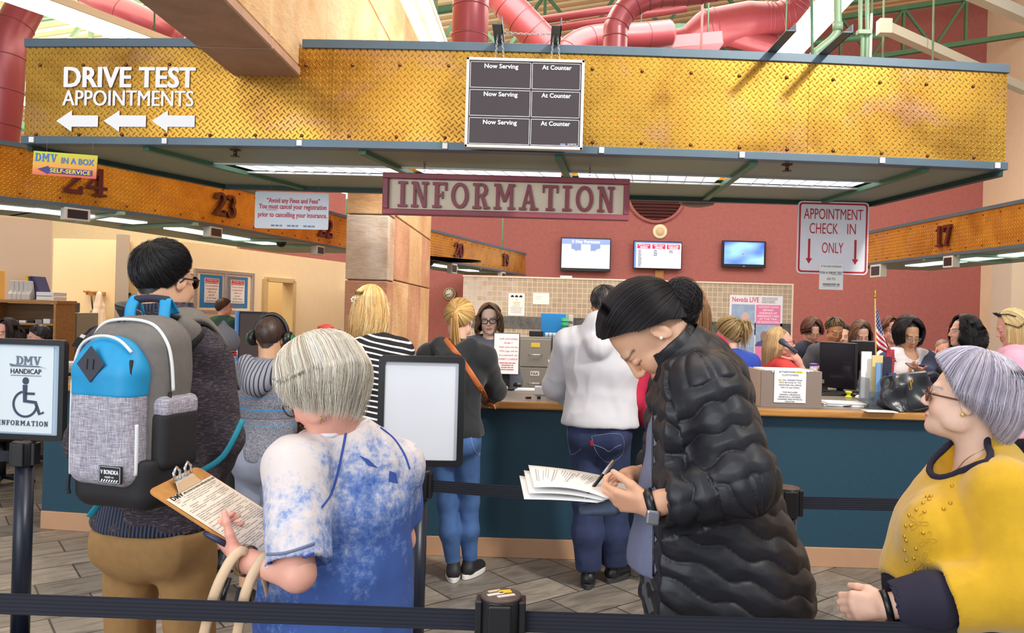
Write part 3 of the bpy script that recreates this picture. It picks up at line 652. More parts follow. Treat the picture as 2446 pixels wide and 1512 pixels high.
def side_canopy(label,path,z0,z1,nums,depth,name='counter_canopy',boxes=(),lights=(),cams=(),flip=False):
 """path: plan points from left to right as seen; nums: (text, picture x, size)"""
 P3=[Vector((x,y))for x,y in path]
 sm=[Vector((p.x,p.y))for p in smooth_path([(x,y,0)for x,y in path],5)]if len(path)>2 else P3
 root=thing(name,label,'canopy',(sm[0].x,sm[0].y,z0))
 pth=[(p.x,p.y)for p in sm]
 L=[0]
 for a,c in zip(sm[:-1],sm[1:]):L.append(L[-1]+(c-a).length)
 def uvf(p):
  k=min(range(len(sm)),key=lambda i:(sm[i].x-p.x)**2+(sm[i].y-p.y)**2);return(L[k],p.z)
 b=MB();strip(b,pth,z0+.035,z1-.04,.03);b.build('fascia_panel',M_plate_far,root,uv=uvf)
 nrm=[]
 for i in range(len(sm)):
  d=(sm[min(i+1,len(sm)-1)]-sm[max(i-1,0)]).normalized();nrm.append(Vector((-d.y,d.x)))
 of=[(p.x-n.x*.015,p.y-n.y*.015)for p,n in zip(sm,nrm)]
 b=MB();strip(b,of,z1-.04,z1,.07);b.build('top_trim',M_trim,root)
 b=MB();strip(b,of,z0,z0+.035,.07);b.build('bottom_trim',M_trim,root)
 bk=[(p.x+n.x*depth,p.y+n.y*depth)for p,n in zip(sm,nrm)]
 b=MB();n=len(sm)
 vs=[(x,y,z0+.012)for x,y in pth]+[(x,y,z0+.012)for x,y in bk]+[(x,y,z0+.05)for x,y in pth]+[(x,y,z0+.05)for x,y in bk]
 b.add(vs,[(i,n+i,n+i+1,i+1)for i in range(n-1)]+[(2*n+i,2*n+i+1,3*n+i+1,3*n+i)for i in range(n-1)]+[(n+i,3*n+i,3*n+i+1,n+i+1)for i in range(n-1)])
 b.build('soffit',mat('soffit_green',(104,132,116),.5,.2),root)
 def at(px):
  u=(px-CX)/F;best=None
  for i in range(len(sm)-1):
   a,c=sm[i],sm[i+1];d=c-a;den=d.x-u*d.y
   if abs(den)<1e-6:continue
   t=(u*a.y-a.x)/den
   if-.02<=t<=1.02:best=(a+d*t,d.normalized(),nrm[i]);
  return best or(sm[-1],(sm[-1]-sm[-2]).normalized(),nrm[-1])
 for s,px,size in nums:
  p,d,nn=at(px);b=MB();e=Vector((d.x,d.y,0));o=Vector((p.x,p.y,(z0+z1)/2-size/2))-Vector((nn.x,nn.y,0))*.006
  glyphs(b,s,o,e,EZ,size,.03,gap=.1);b.build('numeral',M_digit,root)
 for i in(1,len(sm)-2):p,nn=sm[i],nrm[i];b=MB();b.tube([(p.x+nn.x*.3,p.y+nn.y*.3,z0+.04),(p.x+nn.x*.3,p.y+nn.y*.3,zc(p.x))],.02,8);b.build('hanger_rod',M_green_lt,root)
 tot=L[-1];k=.2
 bolts=[]
 while k<tot-.05:
  i=max(j for j in range(len(L)-1)if L[j]<=k);f=(k-L[i])/(L[i+1]-L[i]);p=sm[i].lerp(sm[i+1],f);nn=nrm[i]
  for z in(z0+.075,z1-.085):bolt(root,Vector((p.x-nn.x*.001,p.y-nn.y*.001,z)),-Vector((nn.x,nn.y,0)),.01)
  k+=.3
 for px in lights:
  p,d,nn=at(px);e=Vector((d.x,d.y,0));m3=Vector((nn.x,nn.y,0));o=Vector((p.x,p.y,z0-.004))+m3*depth*.42
  b=MB();q=[o-e*.55-m3*.12,o+e*.55-m3*.12,o+e*.55+m3*.12,o-e*.55+m3*.12];b.add(q+[x+EZ*.02 for x in q],[(0,3,2,1),(4,5,6,7),(0,1,5,4),(1,2,6,5),(2,3,7,6),(3,0,4,7)]);b.build('light_panel',M_lens,root)
  b=MB();o2=o+e*.75;b.bar(o2-m3*depth*.42,o2+m3*depth*.4,.05,.03);b.build('soffit_rib',M_green_lt,root)
 for px in cams:
  p,d,nn=at(px);o=Vector((p.x+nn.x*.16,p.y+nn.y*.16,z0));b=MB();b.lathe([(.07,.012),(.07,-.02)],o,EZ,16);b.ell(o-EZ*.02,(.062,.062,.06));b.build('camera_dome',M_black,root)
 for px,w_,h_ in boxes:
  p,d,nn=at(px);e=Vector((d.x,d.y,0));m3=Vector((nn.x,nn.y,0));o=Vector((p.x,p.y,z0-h_/2-.0))+m3*.03
  R=Matrix((e,m3,EZ)).transposed()
  b=MB();b.box(o,(w_,.09,h_),R);bx=b.build('display_box',mat('display_frame',(206,200,190),.5),root,bevel=.004)
  b=MB();b.box(o-m3*.045,(w_*.78,.006,h_*.7),R);b.build('screen',M_screen,bx)
 return root,at
ZS0,ZS1=2.44,2.94
cl_path=[(-5.2,5.6),(-4.45,6.64),(-4.01,7.14),(-3.48,8.19),(-3.22,9.2),(-2.72,11.3),(-2.55,12.0)]
side_canopy('amber tread-plate canopy numbered 24, 23 and 22 curving along the office side',cl_path,ZS0,ZS1,(('24',193,.25),('23',529,.25),('22',769,.25)),1.5,boxes=((178,.22,.11),(509,.2,.11),(760,.2,.12)),lights=(60,300,600,690),cams=(695,))
side_canopy('tread-plate canopy numbered 20 and 19 at the far end of the hall',[(-1.95,12.5),(-1.68,13.0),(-.21,17.6)],ZS0,ZS1,(('20',1090,.26),('19',1203,.26)),1.4,boxes=((1081,.24,.17),(1199,.24,.19)),lights=(1110,1170),cams=(1045,))
side_canopy('golden tread-plate canopy numbered 17 along the right side of the hall',[(5.12,7.6),(5.05,8.19),(4.83,11.45),(4.80,12.4)][::-1],ZS0,ZS1,(('17',2252,.25),),1.4,boxes=((2090,.3,.18),(2263,.2,.14)),lights=(2130,2200,2360))
def truss(name,label,y,x0,x1,top=.42,low=1.35,m=None,step=1.3,w=.09):
 m=m or M_green;r=thing(name,label,'truss',(x0,y,zc(x0)-low),group='green steel roof trusses')
 A,B=(x0,x1)
 for nm,d in(('top_chord',top),('bottom_chord',low)):
  b=MB()
  for s in(-.05,.05):b.bar((A,y+s,zc(A)-d),(B,y+s,zc(B)-d),.045,w)
  b.build(nm,m if nm=='top_chord' else m,r)
 x=A+.3;k=0
 while x+step<B:
  b=MB();a,c=(top,low)if k%2 else(low,top);b.bar((x,y,zc(x)-a),(x+step*.5,y,zc(x+step*.5)-c),.05,.05,EY);b.build('web_brace',m,r)
  if k%2==0:
   b=MB();b.bar((x+step*.5,y,zc(x+step*.5)-top),(x+step*.5,y,zc(x+step*.5)-low),.05,.06,EY);b.build('web_post',m,r)
  x+=step*.5;k+=1
 return r
truss('roof_truss','green steel roof truss nearest the maroon back wall',16.6,-9,10.1)
truss('roof_truss','green steel roof truss in the middle of the hall, behind the tube lights',13.0,-10,7.0,.42,1.3,M_green)
truss('roof_truss','pale green roof truss seen above the DRIVE TEST end of the canopy',11.4,-12,-2.3,.3,1.25,M_green_lt,1.5)
def duct(name,label,pts,r,seams=.42,m=None,flex=None,smooth=True):
 path=smooth_path(pts,10)if smooth and len(pts)>2 else[Vector(p)for p in pts]
 t=thing(name,label,'duct',path[0])
 b=MB();b.tube(path,r,28);b.build('duct_pipe',m or M_duct,t)
 b=MB();L=0;nxt=.15
 for a,c in zip(path[:-1],path[1:]):
  d=c-a;l=d.length;u=d/l
  while L+l>nxt:
   p=a+u*(nxt-L);b.lathe([(r,-.004),(r+.004,-.004),(r+.004,.004),(r,.004)],p,u,28);nxt+=seams
  L+=l
 b.build('ring_seam',M_duct_dk,t);return t
Yd=6.25
x=P(1123,60,Yd).x
duct('duct','vertical maroon round duct standing on the canopy left of the serving board',[(x,Yd,ZT-.3),(x,Yd,5.2)],.142,.23)
q=lambda px,py,Y:P(px,py,Y)
duct('duct','slanting maroon duct running down behind the serving board arms',[q(1100,-120,8.2),q(1230,30,8.2),q(1330,135,8.2),q(1390,200,8.2)],.165,.2,smooth=False)
Ye=6.4;xe=P(1470,80,Ye).x
duct('duct','maroon elbow duct rising from the canopy right of the serving board',[(xe,Ye,ZT-.3),(xe,Ye,q(0+1470,105,Ye).z),(xe+.01,Ye,q(1470,60,Ye).z),q(1505,15,Ye),q(1570,-12,Ye),q(1680,-22,Ye),q(1830,-60,Ye)],.098,.11)
duct('duct','short curved maroon duct joining the slanting duct to the elbow',[q(1340,150,7.6),q(1375,110,7.7),q(1430,92,7.8),q(1520,88,7.9),q(1600,80,8.0)],.135,.3)
Ym=10.3
ctr=[q(1560,108,Ym),q(1640,95,Ym),q(1690,70,Ym),q(1790,52,Ym),q(1850,46,Ym),q(1893,30,Ym),q(1912,0,Ym),q(1916,-60,Ym)]
rad=[.142,.164,.252,.257,.208,.181,.17,.17]
t=thing('main_duct','wide pink-lit main duct with tapered joint and ribbed elbow over the canopy','duct',ctr[0])
ip=[];ir=[]
for i in range(len(ctr)-1):
 for k in range(6):f=k/6;ip.append(ctr[i].lerp(ctr[i+1],f));ir.append(rad[i]+(rad[i+1]-rad[i])*f)
b=MB();b.tube(ip,ir,30);b.build('duct_pipe',M_duct,t)
b=MB()
for i in(12,13,22,23,25,27,29,31,33,35,37):d=(ip[i+1]-ip[i-1]).normalized();b.lathe([(ir[i]*.99,-.006),(ir[i]+.009,-.004),(ir[i]+.009,.004),(ir[i]*.99,.006)],ip[i],d,30)
b.build('ring_joint',M_duct,t)
b=MB();b.tube([q(1700,80,Ym),q(1790,95,Ym),q(1880,120,Ym),q(1950,190,Ym)],[.1,.14,.13,.12],20);b.build('branch_duct',M_duct,t)
t2=thing('rectangular_duct','flat maroon rectangular duct right of the elbow duct','duct',q(1600,110,8.6));b=MB();b.bar(q(1500,120,8.6),q(1720,100,8.6),.3,.14);b.build('duct_body',M_duct,t2,bevel=.01)
for px in(1530,1690):p=q(px,108,8.6);b=MB();b.tube([p+EZ*.06,(p.x,p.y,zc(p.x))],.008,6);b.build('hanger_rod',M_green,t2)
t2=thing('pipe_pair','pair of maroon pipes running across behind the elbow duct','pipe',q(1265,60,11))
for dz in(0,.14):
 b=MB();b.tube([q(1265,52,11)-EZ*dz,q(1640,-4,11)-EZ*dz],.055,12);b.build('pipe',M_duct,t2)
duct('duct','big maroon duct with an elbow at the far left edge, behind the canopy end',[q(-10,420,7.0),q(8,250,7.0),q(18,130,7.0),q(38,60,7.05),q(95,-30,7.2),q(190,-120,7.4)],.15,.3)
duct('duct','maroon duct crossing the roof at the upper left, behind the tube light',[q(180,-40,9.5),q(300,30,9.5),q(420,90,9.5)],.17,.5,smooth=False)
def pipe(label,pts,r,m=None,fit=(),name='pipe'):
 t=thing(name,label,'pipe',pts[0]);b=MB();b.tube(smooth_path(pts,6)if len(pts)>2 else pts,r,12);b.build('pipe_run',m or M_green,t)
 for p,d in fit:b=MB();b.lathe([(r*.9,-.03),(r*1.35,-.03),(r*1.35,.03),(r*.9,.03)],p,d,14);b.build('coupling',m or M_green,t)
 return t
Yp=6.3
pipe('green drain pipe with a double bend dropping behind the canopy',[q(2001,-60,Yp),q(2001,30,Yp),q(2001,68,Yp),q(1990,90,Yp),q(1957,118,Yp),q(1946,138,Yp),q(1946,260,Yp)],.03,M_green_lt,[(q(2001,64,Yp),EZ),(q(1946,136,Yp),EZ)])
pipe('thin green conduit just left of the drain pipe',[q(1938,-50,6.2),q(1942,250,6.2)],.011,M_green)
b=MB();
t=thing('conduit_pair','clamped pair of green conduits dropping to the canopy right of the drain pipe','pipe',q(2062,230,6.3))
for dx in(-8,9):
 b=MB();b.tube([q(2063+dx*.9,-60,6.3),q(2063+dx,70,6.3),q(2066+dx*.6,90,6.3),q(2062+dx*.7,260,6.3)],.016,10);b.build('conduit',M_green_lt,t)
b=MB();b.box(q(2064,78,6.28),(.11,.06,.035));b.build('clamp',M_green_lt,t,bevel=.004)
pipe('green sprinkler main crossing below the roof truss on the right',[q(1620,150,14.5),q(1860,112,14.5),q(2125,82,14.5)],.06,M_green)
for k,(px,y1)in enumerate(((2222,180),(2103,175))):
 pipe('thin vertical green hanger rod %s the cream tie bar'%('crossing' if k==0 else 'left of'),[Vector((q(px,20,7.2).x,7.2,zc(q(px,20,7.2).x))),q(px+4,y1+60,7.2)],.009,M_green_lt,name='hanger_rod')
def tie(label,p0,p1,w):
 t=thing('tie_bar',label,'brace',p1);b=MB();b.bar(p0,p1,w,w);b.build('bar',M_cream_paint,t)
 b=MB();b.box(p0,(w*1.25,w*1.1,w*1.5));b.build('end_cap',M_cream_paint,t,bevel=.004)
tie('cream tie bar with a capped upper end sloping down behind the canopy corner',q(2112,65,6.9),q(2450,215,8.6),.085)
tie('cream tie bar crossing the top right corner',q(2290,-30,6.9),q(2500,62,7.6),.1)
def strip_light(label,p0,p1,n=2,w=.26,hang=True,sl=1.25):
 p0,p1=Vector(p0),Vector(p1);t=thing('strip_light',label,'ceiling light',(p0+p1)/2);d=(p1-p0).normalized();x=d.cross(EZ).normalized();up=x.cross(d)
 b=MB();b.bar(p0+up*.05,p1+up*.05,w,.07,EZ);b.build('housing',mat('fixture_cream',(226,212,186),.5),t,bevel=.006)
 L=(p1-p0).length;k=max(1,round(L/sl))
 for s in([-.27,.27]if n==2 else[0]):
  for i in range(k):
   a,c=p0+d*(L*i/k+.03),p0+d*(L*(i+1)/k-.03);b=MB();b.tube([a+x*w*s,c+x*w*s],.028,10);b.build('tube_lamp',M_tube,t)
 for f in(.15,.85):
  p=p0.lerp(p1,f);b=MB();b.tube([p+up*.08,(p.x,p.y,zc(p.x)-.02)],.008,6);b.build('hanger_rod',M_green,t)
 return t
strip_light('long tube light running down to the DRIVE TEST end of the canopy',q(-120,-62,5.7),q(430,134,7.9),2,.34)
strip_light('tube light beside the sandstone beam above the canopy',q(950,-90,6.6),q(1052,150,9.6),2,.3)
strip_light('tube light crossing behind the canopy beside the drain pipe',q(2085,-90,6.6),q(1850,172,9.6),2,.3)
strip_light('short tube light low on the left behind the canopy end',q(-60,212,10.5),q(60,252,12.0),2,.3)
strip_light('tube light glimpsed between the canopy and the sandstone pier',q(700,430,12.5),q(840,462,13.2),1,.2)
for px,k in((1008,'left'),(1044,'right')):pass
CF=[(-3.45,5.64),(-.75,5.27),(3.02,5.24)]
CTOP=1.04
counter=thing('service_counter','long teal service counter with oak-edged top and tan base','counter',(-.2,5.6,0))
def offs(path,d):
 out=[]
 for i,p in enumerate(path):
  a=Vector(path[max(i-1,0)]);c=Vector(path[min(i+1,len(path)-1)]);t=(c-a).normalized();out.append((p[0]-t.y*d,p[1]+t.x*d))
 return out
def plank(b,path,d0,d1,z0,z1,mi=0):
 A,B=offs(path,d0),offs(path,d1);n=len(path)
 vs=[(x,y,z0)for x,y in A]+[(x,y,z0)for x,y in B]+[(x,y,z1)for x,y in A]+[(x,y,z1)for x,y in B]
 fs=[]
 for i in range(n-1):fs+=[(i,n+i,n+i+1,i+1),(2*n+i,2*n+i+1,3*n+i+1,3*n+i),(i,i+1,2*n+i+1,2*n+i),(n+i,3*n+i,3*n+i+1,n+i+1)]
 fs+=[(0,2*n,3*n,n),(n-1,2*n-1,4*n-1,3*n-1)];b.add(vs,fs,mi);return b
b=MB();plank(b,CF,0,.12,.13,CTOP-.04);b.build('front_panel',M_teal,counter)
b=MB();plank(b,CF,-.012,.1,0,.128);b.build('kick_base',M_kick,counter,bevel=.004)
b=MB();plank(b,CF,-.05,.62,CTOP-.036,CTOP);b.build('worktop',M_worktop,counter)
b=MB();plank(b,CF,-.085,-.052,CTOP-.05,CTOP+.002);b.build('oak_edge',M_oak,counter,bevel=.012,seg=3)
b=MB();b.bx(-3.45,-3.33,5.7,7.6,.13,CTOP-.04);b.build('side_panel',M_teal,counter)
b=MB();b.bx(-3.46,-3.33,5.66,7.6,0,.128);b.build('kick_base',M_kick,counter)
b=MB();b.bx(-3.52,-2.85,6.25,7.6,CTOP-.036,CTOP);b.build('worktop',M_worktop,counter)
b=MB();b.bx(-3.55,-3.52,5.7,7.6,CTOP-.05,CTOP+.002);b.build('oak_edge',M_oak,counter,bevel=.012,seg=3)
b=MB();b.bx(2.9,3.02,5.36,6.1,0,CTOP-.04);b.build('side_panel',M_teal,counter)
b=MB();t=thing('inner_desk','lower inner desk with oak front edge behind the counter','desk',(2.0,6.5,0))
b=MB();b.bx(2.16,2.89,6.0,7.0,.93,.97);b.build('worktop',M_worktop,t)
b=MB();b.bx(2.15,2.89,5.968,6.0,.92,.975);b.build('oak_edge',M_oak,t,bevel=.01,seg=2)
b=MB();b.bx(2.2,2.85,6.3,6.36,0,.93);b.build('panel',M_black_matt,t)
YT=10.8
tc,tw,th_=rectpx(1107,668,1892,668,YT);tz=P(1500,671,YT).z
b=MB();b.bx(tc.x-tw/2,tc.x+tw/2,YT,YT+.15,0,tz);b.build('wall_tile',M_mosaic,kind='structure')
b=MB();b.bx(tc.x-tw/2-.01,tc.x+tw/2+.02,YT-.01,YT+.16,tz,tz+.02);b.bx(tc.x+tw/2,tc.x+tw/2+.02,YT-.01,YT+.16,0,tz);b.build('trim_1',mat('tile_trim_cream',(228,214,190),.5),kind='structure')
m,nt,bs=wrap_nodes('slate_band',(78,78,80),.35);nt.link(nt.ramp(nt.noise(nt.coords(),6,5,.7,1.5),[(.3,srgb(52,54,58)),(.7,srgb(112,110,108))]),bs.inputs['Base Color'])
z1,z0=P(1500,763,YT).z,P(1500,792,YT).z
b=MB();x=tc.x-tw/2
while x<tc.x+tw/2-.02:e=min(x+.275,tc.x+tw/2);b.bx(x+.003,e-.003,YT-.008,YT+.02,z0,z1);x+=.275
b.build('trim_2',m,kind='structure')
def sheet(label,px,Y,m=None,name='paper_notice',txt=None,group=None,cat='notice'):
 c,w,h=rectpx(*px,Y);t=thing(name,label,cat,c,group=group);b=MB();b.box(c,(w,.004,h));b.build('sheet',m or M_paper,t);return t,c-EY*.0025,w,h
t,c,w,h=sheet('white letter-size notice with car pictures and yellow lines on the tile wall',(1214,700,1253,754),YT-.004)
b=MB()
for k in(-.26,0,.26):b.box(c+EX*w*k+EZ*h*.34,(w*.2,.001,h*.05));b.ell(c+EX*w*k+EZ*h*.38,(w*.07,.001,h*.03),None,10,6)
b.build('car_pictures',M_ink,t)
b=MB();b.text('AND',c+EZ*h*.18,EX,EZ,width=w*.16,height=h*.04,ext=.0004);b.lines(-w*.3,w*.3,-h*.1,h*.12,3,c,EX,EZ,fill=.3);b.build('heading_lines',mat('ochre_ink',(186,160,60),.6),t)
b=MB();b.lines(-w*.42,w*.42,-h*.4,-h*.12,6,c,EX,EZ,fill=.3);b.build('print_lines',M_inkgrey,t)
t,c,w,h=sheet('white landscape notice with two faint lines on the tile wall',(1273,700,1312,727),YT-.004)
b=MB();b.lines(-w*.35,w*.1,-h*.1,h*.25,2,c,EX,EZ,fill=.25,align='l');b.build('print_lines',mat('ink_pale',(196,196,200),.7),t)
sheet('plain white sheet on the tile wall behind the dark hair bun',(1632,684,1667,732),YT-.004)
t,c,w,h=sheet('large Nevada LIVE poster in pale blue and pink blocks on the tile wall',(1741,706,1868,872),YT-.006,mat('poster_white',(226,228,238),.4),'poster',cat='poster')
def cell(b,x0,x1,z0,z1,mi=0):b.bx(c.x+w*x0,c.x+w*x1,c.y-.0015,c.y+.001,c.z+h*z0,c.z+h*z1,mi)
for q_ in((-.46,-.02,.09,.37),(-.46,-.02,-.22,.085),(-.46,-.02,-.5,-.225),(.0,.46,-.2,.085)):b=MB();cell(b,*q_);b.build('blue_panel',mat('poster_blue',(150,172,204),.5,var=.2,vscale=9),t)
for z0_,z1_ in((.09,.37),(-.5,-.205)):b=MB();cell(b,0,.46,z0_,z1_);b.build('pink_panel',mat('poster_pink',(226,128,172),.5,var=.1,vscale=6),t)
b=MB();b.text('Nevada LIVE',(c.x-w*.2,c.y,c.z+h*.405),EX,EZ,width=w*.5,height=h*.07,bold=.012,ext=.001);b.build('title',mat('poster_red',(206,52,96),.5),t)
b=MB();b.lines(w*.1,w*.45,h*.39,h*.48,4,c,EX,EZ,fill=.4,align='l');b.build('print_lines',M_inkgrey,t)
b=MB()
for i,s in enumerate(('YOU MUST SHOW','NEVADA','EVIDENCE OF','INSURANCE CARD','AT THE TIME','OF REGISTRATION')):b.text(s,(c.x+w*.23,c.y-.001,c.z+h*(.325-.043*i)),EX,EZ,width=w*min(.4,.026*len(s)+.04),height=h*.026,bold=.01,ext=.001)
for i,s in enumerate(('CE FOR','OUR','ONE')):b.text(s,(c.x-w*.17,c.y-.001,c.z+h*(-.01-.04*i)),EX,EZ,width=w*.16,height=h*.025,bold=.01,ext=.001)
b.build('lettering',M_sign_white,t)
for nm,x,z,s,sk,hr,tp in(('upper woman',-.2,.19,1,(206,176,168),(92,84,100),(214,216,226)),('man in blue',.16,-.07,.9,(150,118,112),(60,66,84),(70,88,130)),('lower woman',-.2,-.37,.85,(222,176,156),(214,196,166),(232,206,206))):
 b=MB();o=Vector((c.x+w*x,c.y-.001,c.z+h*z));k=w*.095*s
 b.ell(o,(k*1.25,.0006,k*1.6),None,16,8,1);b.ell(o-EZ*k*.9,(k*1.3,.0006,k*1.6),None,16,8,1);b.ell(o-EZ*k*.2-EY*.0008,(k*.78,.0006,k*1.15),None,16,8,0);b.prism([(-k*2,-k*2.4),(k*2,-k*2.4),(k*1.5,-k*1.5),(k*.4,-k*1.1),(-k*.4,-k*1.1),(-k*1.5,-k*1.5)],o-EY*.001,EX,EZ,.0006,2)
 b.build('portrait',[mat('pr_s'+nm,sk,.6),mat('pr_h'+nm,hr,.6),mat('pr_t'+nm,tp,.6)],t,label='portrait of the '+nm)
b=MB();c2,w2,h2=rectpx(1338,664,1366,668,YT+.05);b.box(c2+EZ*.025,(w2,.1,.03));b.build('wall_bracket',M_white,label='small white plate lying on top of the tile wall',cat='bracket')
YW=18.2
def wall_tv(label,px,fr=.035,Y=YW-.16,bot=.06):
 c,w,h=rectpx(*px,Y);t=thing('wall_screen',label,'screen',c,group='screens on the maroon wall')
 b=MB();b.box(c+EY*.04,(w,.07,h));b.build('housing',M_black,t,bevel=.008)
 b=MB();b.bx(c.x-.1,c.x+.1,c.y+.07,YW,c.z-.08,c.z+.08);b.build('wall_mount',M_black_matt,t)
 return t,c,w,h
def emis(name,col,e=.9):return mat(name,col,.4,emit=e)
def clouds(b,x0,x1,zb,zt,o,n,r,mi=0,seed=1):
 R=random.Random(seed);
 for i in range(n):x=x0+(x1-x0)*(i+.5)/n;rr=min(r*R.uniform(.8,1.25),(x-x0),(x1-x))if(x-x0>.03 and x1-x>.03)else.03;z=zt+R.uniform(-.4,.3)*r;b.add([Vector((o.x+x+rr*math.cos(a),o.y,o.z+max(zb,z+rr*math.sin(a))))for a in(2*math.pi*k/16 for k in range(16))],[tuple(range(16))],mi)
 b.add([Vector((o.x+x0,o.y+.0005,o.z+zb)),Vector((o.x+x1,o.y+.0005,o.z+zb)),Vector((o.x+x1,o.y+.0005,o.z+zt)),Vector((o.x+x0,o.y+.0005,o.z+zt))],[(0,1,2,3)],mi)
t,c,w,h=wall_tv('wall screen showing a 5 Day Forecast with clouds',(1339,568,1459,648))
o=c-EY*.0;W_,H_=w-.05,h-.1;zc0=.025;o=Vector((c.x,c.y,c.z+.02))
b=MB();b.bx(o.x-W_/2,o.x+W_/2,o.y-.001,o.y+.01,o.z-H_/2,o.z+H_/2);b.build('picture',emis('tv_sky',(176,190,218)),t)
b=MB();b.bx(o.x-W_/2,o.x+W_/2,o.y-.0035,o.y,o.z+H_*.32,o.z+H_/2);b.build('title_band',emis('tv_band',(120,140,216)),t)
b=MB()
for i in(1,3):b.bx(o.x-W_/2+W_*i/5,o.x-W_/2+W_*(i+1)/5,o.y-.003,o.y,o.z-H_*.1,o.z+H_*.32)
b.build('dark_columns',emis('tv_col',(108,128,172)),t)
b=MB();clouds(b,-W_/2,W_/2,-H_/2,0.0,o-EY*.005,7,.1,seed=3);b.build('rear_clouds',emis('tv_c1',(196,212,218)),t)
b=MB();clouds(b,-W_/2,W_/2,-H_/2,-H_*.15,o-EY*.008,8,.09,seed=5);b.build('middle_clouds',emis('tv_c2',(216,228,228)),t)
b=MB();clouds(b,-W_/2,W_/2,-H_/2,-H_*.32,o-EY*.011,6,.08,seed=8);b.build('front_clouds',emis('tv_c3',(226,238,236)),t)
b=MB();b.text('5 Day Forecast',o+EZ*H_*.37-EY*.006,EX,EZ,width=W_*.58,height=H_*.085,bold=.02,ext=.001);b.build('lettering',emis('tv_white',(248,248,252),1.0),t)
t,c,w,h=wall_tv('wall screen listing DMV queues under three red headings',(1513,576,1629,643));o=c;W_,H_=w-.04,h-.05
b=MB();b.bx(o.x-W_/2,o.x+W_/2,o.y-.001,o.y+.01,o.z-H_/2,o.z+H_/2);b.build('picture',emis('tv_page',(216,222,240)),t)
b=MB();b.bx(o.x-W_/2,o.x+W_/2,o.y-.003,o.y,o.z+H_*.45,o.z+H_/2);b.bx(o.x-W_/2,o.x-W_*.46,o.y-.003,o.y,o.z-H_/2,o.z+H_*.45);b.build('window_bar',emis('tv_bar',(88,124,190)),t)
for k,s in((-.3,'DMV Services'),(.02,'ADA Assist'),(.33,'Written Testing')):
 b=MB();b.bx(o.x+W_*(k-.14),o.x+W_*(k+.14),o.y-.004,o.y,o.z+H_*.24,o.z+H_*.42);hd=b.build('red_heading',emis('tv_red',(214,24,74)),t)
 b=MB();b.text(s,(o.x+W_*k,o.y-.0045,o.z+H_*.355),EX,EZ,width=W_*.22,height=H_*.045,bold=.01,ext=.001);b.lines(-W_*.11,W_*.11,H_*.25,H_*.34,2,(o.x+W_*k,o.y-.004,o.z),EX,EZ,fill=.5);b.build('heading_text',emis('tv_white',(248,248,252),1.0),hd)
b=MB();glyphs(b,'DMV',o+EX*W_*.08-EZ*H_*.17-EY*.001,EX,EZ,H_*.25,.002,width=W_*.4,gap=.05);b.build('watermark',emis('tv_grey',(188,196,224)),t)
b=MB()
for k,n in((-.38,11),(-.05,4),(.28,2)):b.lines(-W_*.04,W_*.05,H_*(.2-.06*n),H_*.2,n,(o.x+W_*k,o.y-.003,o.z),EX,EZ,fill=.55,align='l',words=(1,2))
b.build('queue_numbers',emis('tv_ink',(84,88,112),.5),t)
t,c,w,h=wall_tv('wall screen with an empty blue desktop',(1725,575,1830,639));W_,H_=w-.1,h-.11
m,nt,bs=wrap_nodes('tv_desktop',(90,130,230),.4);f=nt.noise(nt.coords('Generated'),1.4,1,.4);cc=nt.ramp(f,[(.35,srgb(60,96,226)),(.5,srgb(112,156,240)),(.68,srgb(150,214,240))]);nt.link(cc,bs.inputs['Emission Color']);bs.inputs['Emission Strength'].default_value=.9;nt.link(cc,bs.inputs['Base Color'])
b=MB();b.bx(c.x-W_/2,c.x+W_/2,c.y-.002,c.y+.01,c.z-H_/2+.02,c.z+H_/2+.02);b.build('picture',m,t)
b=MB();b.box((c.x-.02,c.y-.003,c.z+.0),(.04,.002,.02));b.build('desktop_icon',emis('tv_red',(214,24,74)),t)
b=MB();b.box((c.x,c.y-.001,c.z-h/2+.03),(.05,.004,.012));b.build('maker_badge',M_alu,t)
c,w,h=rectpx(1564,645,1585,666,YW-.03);b=MB();b.box(c,(w,.06,h));b.build('wall_box',mat('box_ochre',(160,112,58),.6),label='small ochre box on the wall below the queue screen',cat='box',bevel=.004)
c,w,h=rectpx(1559,536,1594,570,YW-.02)
t=thing('wall_speaker','round cream speaker on the maroon wall above the queue screen','speaker',c)
b=MB();b.lathe([(w/2,.02),(w/2,.0),(w*.45,-.012),(w*.3,-.014)],c,EY,28);b.build('rim',mat('speaker_cream',(240,220,184),.6),t)
b=MB();b.lathe([(w*.3,-.012),(w*.29,-.02),(.001,-.022)],c,EY,28);b.build('grille',mat('speaker_tan',(214,190,156),.7),t)
c,w,h=rectpx(1504,450,1633,527,YW-.04);R=w/2;c=P(1568,462,YW-.03)
t=thing('louvre_vent','large round slatted vent high on the maroon wall','vent',c)
b=MB();b.lathe([(R+.07,.03),(R+.07,-.02),(R,-.02),(R,.03)],c,EY,40);b.build('rim',M_maroon,t)
b=MB();b.lathe([(R,.02),(R-.001,.015),(.001,.014)],c,EY,40);b.build('dark_back',mat('vent_dark',(58,26,28),.8),t)
for k in range(-8,9):
 z=k*R/8.5;hw=math.sqrt(max(0,R*R-z*z))
 if hw>.05:b=MB();b.box(c+EZ*z-EY*.005,(2*hw,.035,.03),(math.radians(35),0,0));b.build('slat',mat('vent_slat',(92,46,46),.6),t)
cl=P(1074,702,YW-.03);r=14/F*YW
t=thing('wall_clock','round white wall clock with brass rim left of the tile wall','clock',cl)
b=MB();b.lathe([(r,.03),(r*1.08,.02),(r*1.08,-.02),(r*.92,-.03),(r*.92,-.01)],cl,EY,32);b.build('rim',mat('clock_rim',(196,170,124),.35,.5),t)
b=MB();b.lathe([(r*.95,0),(.001,-.002)],cl-EY*.018,EY,32);b.build('dial',mat('clock_dial',(232,230,224),.5),t)
b=MB()
